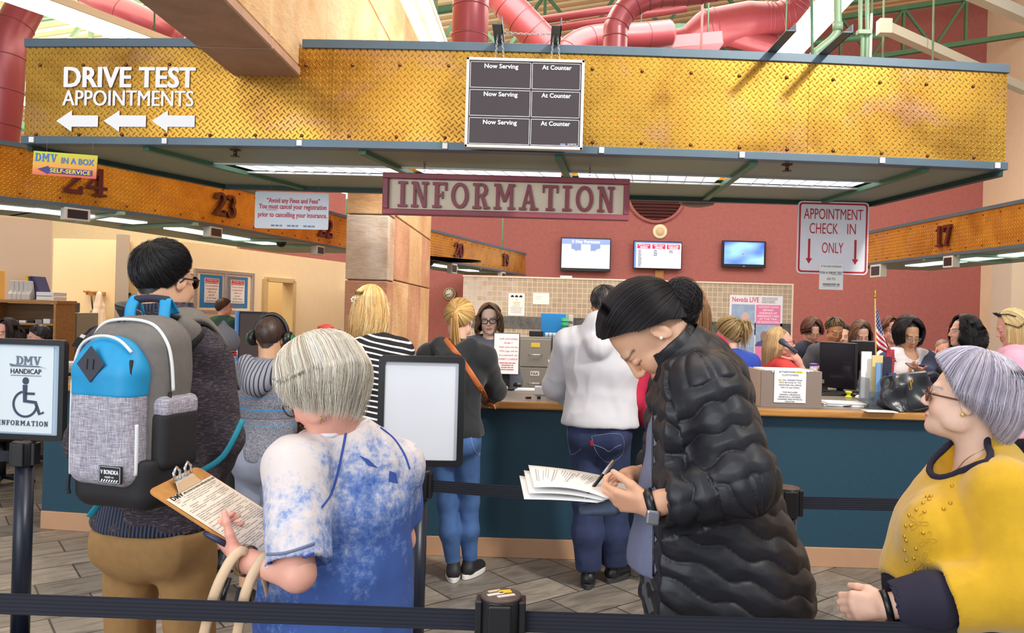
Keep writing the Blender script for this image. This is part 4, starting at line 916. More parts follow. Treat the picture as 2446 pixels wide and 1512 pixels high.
for k in range(12):a=math.pi*k/6;b.box(cl-EY*.022+Vector((math.sin(a),0,math.cos(a)))*r*.78,(.008,.002,.028),(0,a,0))
b.build('hour_marks',M_ink,t)
for a,L,nm in((math.radians(-108),.55,'hour_hand'),(math.radians(-100+350),.78,'minute_hand')):
 d=Vector((math.sin(a),0,math.cos(a)));b=MB();b.bar(cl-EY*.026-d*r*.1,cl-EY*.026+d*r*L,.008,.004,EY);b.build(nm,M_ink,t)
c=P(1665,484,7.4)
t=thing('mushroom_diffuser','dark round disc fixture hanging below the canopy rear edge','fixture',c)
b=MB();b.lathe([(.02,.03),(.15,.02),(.165,.0),(.15,-.02),(.09,-.035),(.001,-.04)],c,EZ,30);b.build('disc',mat('fixture_mauve',(104,72,78),.4,.3),t)
b=MB();b.tube([c+EZ*.03,c+EZ*(5-c.z)],.012,8);b.build('stem',M_duct_dk,t)
def file_cabinet(label,x0,x1,yf_,ztop,n,m,d=.6,group=None,tags=()):
 t=thing('file_cabinet',label,'file cabinet',((x0+x1)/2,yf_+d/2,0),group=group)
 b=MB();b.bx(x0,x1,yf_+.02,yf_+d,.0,ztop);b.build('body',m,t,bevel=.004)
 hh=(ztop-.06)/n
 for k in range(n):
  z1=ztop-.025-hh*k;z0=z1-hh+.012
  b=MB();b.bx(x0+.012,x1-.012,yf_-.005,yf_+.02,z0,z1);dr=b.build('drawer',m,t,bevel=.004)
  b=MB();xm,zm=(x0+x1)/2,z0+hh*.42;b.tube([(xm-.07,yf_-.006,zm),(xm-.06,yf_-.035,zm),(xm+.06,yf_-.035,zm),(xm+.07,yf_-.006,zm)],.007,8);b.build('handle',M_chrome,dr)
  b=MB();b.bx(xm-.05,xm+.05,yf_-.009,yf_-.004,z1-.09,z1-.04);b.build('label_holder',tags[k]if k<len(tags)else M_paper,dr)
  if k==1:
   b=MB();b.text('FAX',(xm,yf_-.0095,z1-.08),EX,EZ,height=.03,bold=.03,ext=.0005);b.build('label_text',M_ink,dr)
 return t
M_cab=mat('cabinet_grey',(150,146,138),.45,.2);YC=9.0
x0,x1,x2=P(1240,850,YC).x,P(1318,850,YC).x,P(1392,850,YC).x;zt=P(1280,805,YC).z
mtag=mat('tag_yellow',(232,206,70),.6)
file_cabinet('grey four-drawer file cabinet with yellow and FAX labels behind the counter',x0,x1-.005,YC,zt,4,M_cab,tags=(mtag,))
file_cabinet('grey four-drawer file cabinet half hidden behind the white hoodie',x1+.005,x2,YC,zt,4,M_cab)
def px_box(name,label,px,Y,d,m,cat,bevel=.004,group=None,zb=None):
 c,w,h=rectpx(*px,Y);z0,z1=c.z-h/2,c.z+h/2
 if zb is not None:z0=zb
 b=MB();b.bx(c.x-w/2,c.x+w/2,Y,Y+d,z0,z1);return b.build(name,m,label=label,cat=cat,bevel=bevel,group=group)
px_box('blue_folder_box','bright blue cardboard folder on top of the file cabinets',(1292,749,1352,803),YC+.25,.05,mat('folder_blue',(28,132,206),.5),'folder',zb=zt)
c,w,h=rectpx(1342,756,1357,803,YC+.1);t=thing('pencil_bin','green mesh bin beside the blue folder','bin',(c.x,YC+.15,zt))
b=MB();b.lathe([(.04,0),(.045,h),(.04,h),(.036,.01)],(c.x,YC+.15,zt),EZ,18);b.build('body',mat('bin_green',(40,160,120),.5,var=.2,vscale=60),t)
for k in range(4):b=MB();b.lathe([(.0462,.03+k*h*.22),(.0468,.035+k*h*.22),(.0462,.04+k*h*.22)],(c.x,YC+.15,zt),EZ,18);b.build('band',mat('bin_green_dark',(24,120,92),.5),t)
c,w,h=rectpx(1358,752,1369,803,YC+.2);t=thing('ring_binder','pale ring binder with a FRI spine on the file cabinets','binder',c)
b=MB();b.bx(c.x-w/2,c.x+w/2,YC+.2,YC+.45,zt,c.z+h/2);b.build('cover',mat('binder_pale',(206,200,192),.5),t,bevel=.004)
b=MB();b.text('FRI',(c.x,YC+.198,c.z+.02),EX,EZ,width=w*.8,height=.03,bold=.03,ext=.0006);b.build('spine_text',M_ink,t)
px_box('black_scanner','small black scanner on the file cabinets left of the blue folder',(1264,790,1297,803),YC+.15,.2,M_black,'scanner',.012,zb=zt)
for k,px in enumerate((1306,1315,1324)):
 x=P(px,800,YC+.1).x;b=MB();b.lathe([(.018,0),(.022,.05),(.019,.05),(.016,.004)],(x,YC+.12,zt),EZ,14);b.build('glass_jar',mat('jar_glass',(190,206,214),.1),label='small clear glass in front of the blue folder',cat='glass',group='small glasses in front of the blue folder')
def on_top(px,py):return PZ(px,py,CTOP)
def organiser(label,px0,px1,ybot,ytop,side,d,lid=True):
 a,c=on_top(px0,ybot),on_top(px1,ybot);Y=(a.y+c.y)/2;z1=P((px0+px1)/2,ytop,Y).z
 t=thing('desk_organiser',label,'organiser',((a.x+c.x)/2,Y,CTOP))
 M_o=mat('organiser_taupe',(132,116,106),.55);M_o2=mat('organiser_side',(206,186,166),.55)
 b=MB();b.bx(a.x,c.x,Y,Y+.012,CTOP,z1);b.build('front_board',M_o,t,bevel=.002)
 b=MB();b.bx(a.x,a.x+.012,Y+.013,Y+d,CTOP,z1);b.build('side_board',M_o2,t,bevel=.002)
 b=MB();b.bx(c.x-.012,c.x,Y+.013,Y+d,CTOP,z1);b.build('side_board',M_o2,t,bevel=.002)
 b=MB();b.bx(a.x+.012,c.x-.012,Y+.013,Y+d,z1-.02,z1-.01);b.bx(a.x+.012,c.x-.012,Y+.013,Y+d,CTOP+.09,CTOP+.098);b.build('shelf_boards',M_o2,t)
 b=MB();b.bx(a.x+.03,c.x-.05,Y+.02,Y+d-.02,z1-.01,z1+.003);b.build('paper_layer',M_paper,t)
 return t,a,c,Y,z1
t,a,c2,Y,z1=organiser('taupe desk organiser with the ATTENTION CDL CUSTOMERS sheet on the counter',1821,1956,974,886,True,.32)
cs,ws,hs=rectpx(1849,884,1925,962,Y-.004)
t=thing('counter_notice','white ATTENTION CDL CUSTOMERS sheet with yellow highlights on the organiser','notice',cs)
b=MB();b.box(cs,(ws,.003,hs));b.build('sheet',mat('paper_crumpled',(226,226,230),.6,var=.05,vscale=30,bump=.4,bscale=25,bdist=.003),t)
b=MB();o=cs-EY*.002
rows=(('ATTENTION CDL',.415,.72),('CUSTOMERS',.32,.52),('ALL CDL TRANSACTIONS',.17,.74),('MUST BE DONE AT THE',.095,.68),('DONOVAN CDL OFFICE',.02,.7),('ON I-15 and CRAIG',-.055,.58),('THIS INCLUDES',-.2,.46),('TESTING, ORIGINALS,',-.275,.66),('RENEWALS, ADDRESS',-.345,.68),('CHANGES AND PHYSICAL',-.415,.78),('UPDATES',-.485,.3))
for s,zz,wf in rows:b.text(s,o+EZ*hs*zz,EX,EZ,width=ws*wf,height=hs*(.05 if zz>.3 else.04),bold=.012,ext=.0005)
b.build('lettering',M_ink,t)
b=MB();b.bx(o.x+ws*.15,o.x+ws*.4,o.y-.0004,o.y,o.z+hs*.405,o.z+hs*.475);b.bx(o.x-ws*.37,o.x-ws*.26,o.y-.0004,o.y,o.z+hs*.16,o.z+hs*.22);b.build('highlight',mat('highlighter',(238,226,70),.6),t)
for px in(1846,1930):p=P(px,888,Y-.004);b=MB();b.ell(p,(.006,.004,.006),None,10,6);b.build('push_pin',M_white,t)
organiser('taupe desk organiser on the counter left of the white hoodie',1308,1362,956,866,True,.3)
def papers(label,px,py,w,d,n,rot,name='paper_stack',z=CTOP,m=None):
 p=PZ(px,py,z);t=thing(name,label,'papers',p);R=random.Random(px)
 for k in range(n):
  b=MB();b.box(p+EZ*(.004+.006*k)+Vector((R.uniform(-.012,.012),R.uniform(-.012,.012),0)),(w,d,.005),(0,0,rot+R.uniform(-.06,.06)));b.build('sheaf',m or M_paper,t)
 return t
papers('stack of white forms on the counter right of the CDL organiser',2010,968,.26,.2,4,-.1)
papers('loose white sheets on the counter beside the black handbag',2105,984,.2,.1,1,-.05)
papers('flat white papers on the counter beside the small carton',1262,932,.2,.12,2,.1)
px_box('small_carton','small crumpled white carton on the counter left of the taupe organiser',(1277,924,1306,944),on_top(1290,944).y,.08,M_white,'carton',.006,zb=CTOP)
p=on_top(1262,952);b=MB();b.box(p+EZ*.006,(.035,.02,.012),(0,0,.5));b.build('binder_clip',M_black,label='tiny black clip lying on the counter top',cat='clip')
p=on_top(1287,953);b=MB();b.box(p+EZ*.01,(.02,.03,.02),(0,0,.2));b.build('stapler',M_black,label='small black stapler near the oak edge',cat='stapler')
p=on_top(1236,925);b=MB();b.ell(p+EZ*.018,(.035,.05,.02),None,14,8);b.build('computer_mouse',M_black,label='dark computer mouse on the counter beside the notice screen',cat='mouse')
YS=5.95
c,w,h=rectpx(1180,797,1239,893,YS)
t=thing('counter_screen','counter screen covered by a red IMPORTANT CUSTOMERS notice','monitor',(c.x,YS,CTOP))
b=MB();b.box(c+EY*.03,(w+.01,.05,h+.01));b.build('housing',M_black,t,bevel=.008)
b=MB();b.box(c,(w,.004,h));b.build('notice_sheet',M_paper,t)
b=MB();o=c-EY*.003
for i,s in enumerate(('OUR CUSTOMERS','09-08-17','Debit cards with the','VISA logo will be','accepted as','DEBIT CARDS')):b.text(s,o+EZ*h*(.35-.1*i)+EX*w*.08,EX,EZ,width=w*(.75 if i!=1 else.35),height=h*.04,ext=.0006)
b.lines(-w*.3,w*.4,-h*.42,-h*.2,4,o,EX,EZ,fill=.4);b.build('lettering',mat('ink_rose',(206,96,110),.7),t)
b=MB();b.bx(c.x-.03,c.x+.03,YS+.04,YS+.08,CTOP,c.z);b.bx(c.x-.09,c.x+.09,YS-.02,YS+.14,CTOP,CTOP+.015);b.build('stand',M_black,t,bevel=.004)
b=MB();b.bx(c.x-w*.35,c.x+w*.1,YS-.03,YS-.02,CTOP+.01,CTOP+.03);b.build('yellow_pen',mtag,t)
def monitor(label,p,rz,w,h,lift,back=True):
 t=thing('desk_monitor',label,'monitor',p,rz);M=MW[t]
 def L(b):b.v=[M@v for v in b.v];return b
 b=MB();b.box((0,0,lift+h/2),(w,.035,h));L(b).build('housing',M_black,t,bevel=.008)
 b=MB();b.box((0,-.019,lift+h/2),(w-.03,.002,h-.03));L(b).build('screen',mat('screen_off',(34,32,40),.12),t)
 b=MB();b.box((0,.03,lift+h*.5),(w*.5,.03,h*.5));L(b).build('rear_housing',M_black_matt,t,bevel=.01)
 b=MB();b.box((0,.04,lift*.6),(.06,.03,lift*1.2));b.box((0,.02,.008),(.22,.17,.016));L(b).build('stand',M_black_matt,t,bevel=.004)
 return t
ZD=.97
pm=PZ(2003,942,ZD)
monitor('dark desk monitor turned sideways, nearer the CDL organiser',PZ(2000,938,ZD),math.radians(-56),.38,.42,.04)
monitor('dark desk monitor seen from behind, next to the flag',PZ(2066,940,ZD),math.radians(172),.27,.42,.06)
p=PZ(1990,944,ZD);t=thing('keyboard','black keyboard on the inner desk behind the CDL organiser','keyboard',p,.1)
b=MB();b.box(p+EZ*.008,(.36,.13,.016),(0,0,.1));b.build('base',M_black,t,bevel=.004)
b=MB()
for i in range(11):
 for j in range(4):b.box(p+Vector((-.16+.032*i,-.045+.03*j,.018)),(.026,.024,.006),(0,0,.1))
b.build('keys',M_black_matt,t)
p=PZ(2027,950,ZD);t=thing('tape_dispenser','bright yellow tape dispenser on the inner desk','tape dispenser',p)
b=MB();b.lathe([(.028,0),(.028,.012),(.016,.02),(.016,.035),(.028,.043),(.028,.055)],p,EZ,16);b.build('body',mat('neon_yellow',(220,226,40),.5),t)
p=PZ(2043,948,ZD);b=MB();b.ell(p+EZ*.018,(.03,.05,.02),None,14,8);b.build('computer_mouse',M_black,label='black computer mouse beside the yellow tape dispenser',cat='mouse')
p=PZ(2062,954,ZD);b=MB();b.ell(p+EZ*.018,(.07,.04,.025),None,14,8);b.build('phone_dock',M_white,label='small white device on the inner desk near the flag',cat='device')
b=MB();b.tube(smooth_path([PZ(2045,930,ZD)+EZ*.05,PZ(2055,945,ZD)+EZ*.03,PZ(2070,955,ZD)+EZ*.01,PZ(2050,968,CTOP)+EZ*.004,PZ(2015,972,CTOP)+EZ*.004]),.004,6);b.build('cable',M_black,label='black cable trailing over the counter below the monitors',cat='cable')
pf=on_top(2094,957);t=thing('desk_flag','small stars and stripes flag on a wooden staff at the counter','flag',pf)
top=P(2090,712,pf.y);b=MB();b.tube([pf+EZ*.02,top],.006,8);b.build('staff',mat('staff_wood',(206,168,98),.5),t)
b=MB();b.lathe([(.008,0),(.012,.01),(.007,.02),(.012,.03),(.001,.075)],top,EZ,12);b.build('finial',mat('brass_gold',(200,150,60),.3,.8),t)
b=MB();b.lathe([(.04,0),(.04,.02),(.012,.03)],pf,EZ,16);b.build('base',M_black,t)
m,nt,bs=wrap_nodes('flag_cloth',(240,236,236),.7);uv=nt.coords('UV');sp=nt.new('ShaderNodeSeparateXYZ');nt.link(uv,sp.inputs[0])
st=nt.math('GREATER_THAN',nt.math('FRACT',nt.math('MULTIPLY',sp.outputs[1],6.5)),.5)
cant=nt.math('MULTIPLY',nt.math('LESS_THAN',sp.outputs[0],.42),nt.math('GREATER_THAN',sp.outputs[1],.46))
fx=nt.math('SUBTRACT',nt.math('FRACT',nt.math('MULTIPLY',sp.outputs[0],14.3)),.5);fy=nt.math('SUBTRACT',nt.math('FRACT',nt.math('MULTIPLY',sp.outputs[1],9.3)),.5)
star=nt.math('LESS_THAN',nt.math('ADD',nt.math('MULTIPLY',fx,fx),nt.math('MULTIPLY',fy,fy)),.06)
nt.link(nt.mix(cant,nt.mix(st,srgb(196,40,56),srgb(244,240,240)),nt.mix(star,srgb(48,62,124),srgb(240,240,244))),bs.inputs['Base Color'])
ft,fb,fe=P(2090,722,pf.y),P(2092,826,pf.y),P(2147,868,pf.y)
def flagp(u,v):
 a=fb.lerp(ft,v);drop=Vector((P(2147,850,pf.y).x-P(2092,826,pf.y).x,0,0))
 p=a+Vector((.165*u*(1-.45*v)*(1 if v<.99 else 1),.045*math.sin(u*9+v*2)*u**.5*(.4+.6*(1-v)),-.28*u*(.35+.65*v)-.02*u))
 return p
b=MB();b.grid(flagp,22,16);UVM={}
for j in range(16):
 for i in range(22):UVM[tuple(round(x,6)for x in b.v[j*22+i])]=(i/21,j/15)
b.build('cloth',m,t,uv=lambda p:UVM[tuple(round(x,6)for x in p)],solid=.0015)
pb=on_top(2108,974);t=thing('brochure_holder','clear acrylic brochure holder full of leaflets left of the black handbag','brochure holder',pb)
M_acr=mat('acrylic',(200,214,222),.08);M_acr.node_tree.nodes['Principled BSDF'].inputs['Transmission Weight'].default_value=.85;M_acr.node_tree.nodes['Principled BSDF'].inputs['IOR'].default_value=1.2
sc=pb.y/F
def leaf(x0,x1,y0,y1,dy,m,nm='leaflet',tilt=0):
 b=MB();z0,z1=P(2100,y0,pb.y).z,P(2100,y1,pb.y).z;xa,xb=P(x0,900,pb.y).x,P(x1,900,pb.y).x
 b.box(((xa+xb)/2,pb.y+dy,(z0+z1)/2),(xb-xa,.012,abs(z1-z0)),(math.radians(tilt),0,0));return b.build(nm,m,t)
leaf(2074,2098,955,842,.12,M_paper);leaf(2094,2120,950,850,.08,mat('leaf_manila',(222,200,140),.6));leaf(2098,2112,968,868,.04,mat('leaf_blue',(120,160,206),.6))
l=leaf(2112,2132,900,852,.02,mat('leaf_dark',(44,40,62),.5),'leaflet');leaf(2122,2140,972,890,.0,mat('leaf_navy',(52,84,140),.5,var=.3,vscale=40));leaf(2132,2150,900,835,.1,mat('leaf_red',(180,50,64),.5,var=.4,vscale=30))
b=MB();o=P(2131,930,pb.y-.012);b.text('State of',o+EZ*.02,EX,EZ,width=.045,height=.014,ext=.0005);b.text('the State',o,EX,EZ,width=.045,height=.014,ext=.0005);b.build('lettering',M_sign_white,t)
b=MB();xa,xb=P(2074,900,pb.y).x,P(2144,900,pb.y).x
for x in(xa,(xa+xb)/2,xb):b.bx(x-.0015,x+.0015,pb.y-.02,pb.y+.15,CTOP,CTOP+.2)
b.bx(xa,xb,pb.y-.022,pb.y-.02,CTOP,CTOP+.11);b.bx(xa,xb,pb.y+.15,pb.y+.153,CTOP,CTOP+.24);b.build('acrylic_frame',M_acr,t)
ph=on_top(2180,986);t=thing('handbag','black slouchy leather handbag standing on the counter','handbag',ph)
M_lea=mat('black_leather',(38,40,46),.32,bump=.25,bscale=18,bdist=.01)
def bagp(u,v):
 a=2*math.pi*u;z=v;w=(.165+.02*math.sin(3*v))*(1-.22*v**2);d=.085*(1-.5*v**1.5)
 w*=1-.5*max(0,.12-v)/.12*.5;n=.012*math.sin(5*a+7*v)+.009*math.sin(3*a-9*v+1)
 return ph+Vector((math.copysign(abs(math.cos(a))**.75,math.cos(a))*(w+n),math.copysign(abs(math.sin(a))**.8,math.sin(a))*(d+n)+.09,.005+.245*z+.012*math.cos(a)*v*2))
b=MB();b.grid(bagp,48,20,closed=True);b.add([bagp(i/48,0)for i in range(48)],[tuple(range(48))[::-1]]);b.add([bagp(i/48,1)-EZ*.03*0 for i in range(48)],[tuple(range(48))]);b.build('bag_body',M_lea,t)
b=MB();b.tube(smooth_path([ph+Vector((.12,.09,.24)),ph+Vector((.19,.1,.25)),ph+Vector((.26,.13,.2)),ph+Vector((.3,.15,.1))]),.014,8);b.build('strap',M_lea,t)
b=MB();b.tube(smooth_path([ph+Vector((-.02,-.005,.2)),ph+Vector((-.035,-.02,.12)),ph+Vector((-.04,-.025,.05)),ph+Vector((0,-.02,.02)),ph+Vector((.1,-.01,.04))]),.004,6);b.build('tassel_cord',M_lea,t)
b=MB();chain(b,ph+Vector((-.018,-.012,.215)),ph+Vector((-.028,-.02,.15)),0,.012,.003);b.build('gold_clip',mat('brass_gold',(200,150,60),.3,.8),t)
p=PZ(1944,892,1.04);c=P(1944,878,7.15)
t=thing('tumbler','clear tumbler with purple lid behind the phone caller','tumbler',(c.x,6.9,.97))
b=MB();b.lathe([(.03,-.1),(.035,.02)],c,EZ,16);b.build('cup',mat('cup_clear',(196,196,210),.15),t);b=MB();b.lathe([(.04,.02),(.04,.035),(.02,.04)],c,EZ,16);b.build('lid',mat('lid_purple',(110,60,160),.4),t)
t=thing('side_table','small grey side table under the purple-lidded tumbler behind the counter','table',(c.x-.1,6.95,0));b=MB();b.bx(c.x-.2,c.x+.06,7.05,7.3,c.z-.13,c.z-.1);b.build('table_top',M_worktop,t);b=MB();b.bx(c.x-.1,c.x-.06,7.15,7.2,0,c.z-.13);b.build('leg',M_black_matt,t)
def V3(*a):return np.array(a,float)if len(a)==3 else np.array(a[0],float)
def nrm(a):return a/(np.linalg.norm(a)+1e-12)
class SD:
 def __init__(s,lo,hi,h):
  s.h=h;s.lo=V3(lo)-3*h;n=np.ceil((V3(hi)-s.lo)/h).astype(int)+4;s.n=n
  s.D=np.full(tuple(n),.5,np.float32);s.ax=[(s.lo[i]+h*np.arange(n[i])).astype(np.float32)for i in range(3)]
 def put(s,fn,lo,hi,k=.01,op='u'):
  m=k+2.5*s.h;sl=[]
  for i in range(3):
   a=int(max(0,math.floor((lo[i]-m-s.lo[i])/s.h)));b=int(min(s.n[i],math.ceil((hi[i]+m-s.lo[i])/s.h)+1))
   if b<=a:return s
   sl.append(slice(a,b))
  X=s.ax[0][sl[0]][:,None,None];Y=s.ax[1][sl[1]][None,:,None];Z=s.ax[2][sl[2]][None,None,:]
  d=fn(X,Y,Z).astype(np.float32);A=s.D[tuple(sl)];k=max(k,1e-4)
  if op=='u':hh=np.maximum(k-np.abs(A-d),0);s.D[tuple(sl)]=np.minimum(A,d)-hh*hh/(4*k)
  else:d=-d;hh=np.maximum(k-np.abs(A-d),0);s.D[tuple(sl)]=np.maximum(A,d)+hh*hh/(4*k)
  return s
 def rc(s,a,b,ra,rb=None,k=.01,op='u',w=None,f=1.0):
  a,b=V3(a),V3(b);rb=ra if rb is None else rb;ab=b-a;L2=max(ab@ab,1e-9);w=None if w is None else nrm(V3(w));R=max(ra,rb)*max(1,f)
  def fn(X,Y,Z):
   px,py,pz=X-a[0],Y-a[1],Z-a[2];t=np.clip((px*ab[0]+py*ab[1]+pz*ab[2])/L2,0,1);qx,qy,qz=px-t*ab[0],py-t*ab[1],pz-t*ab[2]
   if w is not None:c=(qx*w[0]+qy*w[1]+qz*w[2])*(1/f-1);qx,qy,qz=qx+w[0]*c,qy+w[1]*c,qz+w[2]*c
   return np.sqrt(qx*qx+qy*qy+qz*qz)-(ra+(rb-ra)*t)
  return s.put(fn,np.minimum(a,b)-R,np.maximum(a,b)+R,k,op)
 def ell(s,c,r,R=None,k=.01,op='u'):
  c=V3(c);r=V3(r)if not isinstance(r,(int,float))else V3(r,r,r);M=np.eye(3)if R is None else R;e=np.sqrt(((M*r)**2).sum(1))
  def fn(X,Y,Z):
   px,py,pz=X-c[0],Y-c[1],Z-c[2];q=[(px*M[0,i]+py*M[1,i]+pz*M[2,i])/r[i]for i in range(3)]
   k0=np.sqrt(q[0]**2+q[1]**2+q[2]**2);k1=np.sqrt((q[0]/r[0])**2+(q[1]/r[1])**2+(q[2]/r[2])**2)+1e-9;return k0*(k0-1)/k1
  return s.put(fn,c-e,c+e,k,op)
 def chain(s,pts,rad,k=.02,xdir=(1,0,0),op='u'):
  """tube with elliptical sections: rad = [(half width along xdir, half depth), ...]"""
  pts=[V3(p)for p in pts];xd=nrm(V3(xdir))
  for a,b,(xa,ya),(xb,yb)in zip(pts[:-1],pts[1:],rad[:-1],rad[1:]):
   ab=b-a;L=np.linalg.norm(ab);t_=ab/L;f=nrm(np.cross(t_,xd));x_=np.cross(f,t_);R=max(xa,xb,ya,yb)
   def fn(X,Y,Z,a=a,ab=ab,L=L,t_=t_,f=f,x_=x_,xa=xa,ya=ya,xb=xb,yb=yb):
    px,py,pz=X-a[0],Y-a[1],Z-a[2];u=(px*t_[0]+py*t_[1]+pz*t_[2]);t=np.clip(u/L,0,1);o=u-t*L
    cx=px*x_[0]+py*x_[1]+pz*x_[2];cy=px*f[0]+py*f[1]+pz*f[2];rx=xa+(xb-xa)*t;ry=ya+(yb-ya)*t;m=np.minimum(rx,ry)
    g=np.sqrt((cx/rx)**2+(cy/ry)**2+(o/m)**2);return(g-1)*m
   s.put(fn,np.minimum(a,b)-R,np.maximum(a,b)+R,k,op)
  return s
 def below(s,z,k=.006):
  """cut away everything under height z"""
  return s.put(lambda X,Y,Z:(Z-z)+0*X+0*Y,s.lo,np.array([s.lo[0]+s.h*s.n[0],s.lo[1]+s.h*s.n[1],z]),k,'s')
 def plane(s,p,n,k=.004):
  """cut away the side of the plane that n points to"""
  p,n=V3(p),nrm(V3(n));hi=s.lo+s.h*s.n
  return s.put(lambda X,Y,Z:-((X-p[0])*n[0]+(Y-p[1])*n[1]+(Z-p[2])*n[2]),s.lo,hi,k,'s')
 def mesh(s):
  D=s.D;D[0]=D[-1]=.5;D[:,0]=D[:,-1]=.5;D[:,:,0]=D[:,:,-1]=.5
  I=D<0;n=s.n
  c=np.zeros(tuple(n-1),np.int8)
  for dx in(0,1):
   for dy in(0,1):
    for dz in(0,1):c+=I[dx:n[0]-1+dx,dy:n[1]-1+dy,dz:n[2]-1+dz]
  act=np.argwhere((c>0)&(c<8));N=len(act);idx=np.full(tuple(n-1),-1,np.int32);idx[act[:,0],act[:,1],act[:,2]]=np.arange(N)
  C={}
  for dx in(0,1):
   for dy in(0,1):
    for dz in(0,1):C[dx,dy,dz]=D[act[:,0]+dx,act[:,1]+dy,act[:,2]+dz]
  acc=np.zeros((N,3));cnt=np.zeros(N)
  for ax in range(3):
   for u in(0,1):
    for v in(0,1):
     k0=[u,v];k0.insert(ax,0);k1=[u,v];k1.insert(ax,1);a,b=C[tuple(k0)],C[tuple(k1)];m=(a<0)!=(b<0)
     t=np.where(m,a/np.where(m,a-b,1),0);p=np.tile(np.array(k0,float),(N,1));p[:,ax]=t;acc[m]+=p[m];cnt[m]+=1
  v=s.lo+s.h*(act+acc/np.maximum(cnt,1)[:,None]);Q=[]
  for ax in range(3):
   o=[(0,0),(0,1),(1,1),(1,0)];a=np.moveaxis(I,ax,0);ch=a[:-1]!=a[1:];w=np.argwhere(ch)
   q=np.empty_like(w);oth=[i for i in range(3)if i!=ax];q[:,ax]=w[:,0];q[:,oth[0]]=w[:,1];q[:,oth[1]]=w[:,2]
   ok=(q[:,oth[0]]>0)&(q[:,oth[1]]>0)&(q[:,oth[0]]<n[oth[0]]-1)&(q[:,oth[1]]<n[oth[1]]-1);q=q[ok]
   fs=[]
   for(e,g_)in((1,1),(0,1),(0,0),(1,0)):
    r=q.copy();r[:,oth[0]]-=e;r[:,oth[1]]-=g_;fs.append(idx[r[:,0],r[:,1],r[:,2]])
   f=np.stack(fs,1);ins=I[q[:,0],q[:,1],q[:,2]];fl=ins if ax!=1 else~ins
   f[~fl]=f[~fl][:,::-1];Q.append(f)
  Q=np.concatenate(Q);Q=Q[(Q>=0).all(1)]
  return v,Q
def vnormals(v,Q):
 a=v[Q[:,2]]-v[Q[:,0]];b=v[Q[:,3]]-v[Q[:,1]];fn=np.cross(a,b);N=np.zeros_like(v)
 for i in range(4):np.add.at(N,Q[:,i],fn)
 return N/(np.linalg.norm(N,axis=1)[:,None]+1e-12)
def relax(v,Q,it=2,lam=.5):
 for _ in range(it):
  s=np.zeros_like(v);c=np.zeros(len(v))
  for i in range(4):j=(i+1)%4;np.add.at(s,Q[:,i],v[Q[:,j]]);np.add.at(s,Q[:,j],v[Q[:,i]]);np.add.at(c,Q[:,i],1);np.add.at(c,Q[:,j],1)
  v=v+(s/np.maximum(c,1)[:,None]-v)*lam
 return v
_G=rng.normal(size=(256,3));_G/=np.linalg.norm(_G,axis=1)[:,None];_PM=np.concatenate([rng.permutation(256)]*2)
def gnoise(p):
 i=np.floor(p).astype(int);f=p-i;u=f*f*f*(f*(f*6-15)+10);i&=255;r=0
 for dx in(0,1):
  for dy in(0,1):
   for dz in(0,1):
    g=_G[_PM[_PM[_PM[(i[:,0]+dx)&255]+((i[:,1]+dy)&255)]+((i[:,2]+dz)&255)]]
    w=np.abs(1-dx-u[:,0])*np.abs(1-dy-u[:,1])*np.abs(1-dz-u[:,2]);r=r+w*((f-[dx,dy,dz])*g).sum(1)
 return r
def npmesh(name,v,Q,mats,parent,col=None,label=None,mi=None,smooth=True):
 me=bpy.data.meshes.new(name);n=len(Q);k=Q.shape[1]
 me.vertices.add(len(v));me.vertices.foreach_set('co',np.ascontiguousarray(v,np.float32).ravel());me.loops.add(n*k);me.loops.foreach_set('vertex_index',np.ascontiguousarray(Q,np.int32).ravel())
 me.polygons.add(n);me.polygons.foreach_set('loop_start',np.arange(0,n*k,k,dtype=np.int32));me.polygons.foreach_set('use_smooth',np.full(n,smooth))
 for m in(mats if isinstance(mats,(list,tuple))else[mats]):me.materials.append(m)
 if mi is not None:me.polygons.foreach_set('material_index',np.ascontiguousarray(mi,np.int32))
 me.update(calc_edges=True);me.validate()
 if col is not None:
  at=me.color_attributes.new('Col','FLOAT_COLOR','POINT');at.data.foreach_set('color',np.concatenate([col,np.ones((len(v),1))],1).astype(np.float32).ravel())
 o=bpy.data.objects.new(name,me);COL.objects.link(o);o.parent=parent;MW[o]=MW[parent];return tag(o,label)
def rotm(yaw=0,pitch=0,roll=0):
 """head frame: yaw turns left (+), pitch looks down (+), roll tips to the right (+)"""
 y,p,r=map(math.radians,(yaw,-pitch,roll))
 return np.array(Matrix.Rotation(y,3,'Z')@Matrix.Rotation(p,3,'X')@Matrix.Rotation(r,3,'Y'))
M_skin=mat('skin',(220,170,145),.5,attr=True,var=.05,vscale=60,bump=.08,bscale=220,bdist=.002)
_b=M_skin.node_tree.nodes['Principled BSDF'];_b.inputs['Subsurface Weight'].default_value=.12;_b.inputs['Subsurface Radius'].default_value=(.012,.005,.003)
M_hair=mat('hair_strands',(60,44,34),.42,attr=True)
M_glass=mat('spectacle_glass',(210,222,230),.05);M_glass.node_tree.nodes['Principled BSDF'].inputs['Alpha'].default_value=.1
SKIN={'fair':(232,182,158),'pink':(234,172,152),'olive':(206,158,124),'tan':(186,134,98),'asian':(222,172,140),'pale':(236,196,174)}
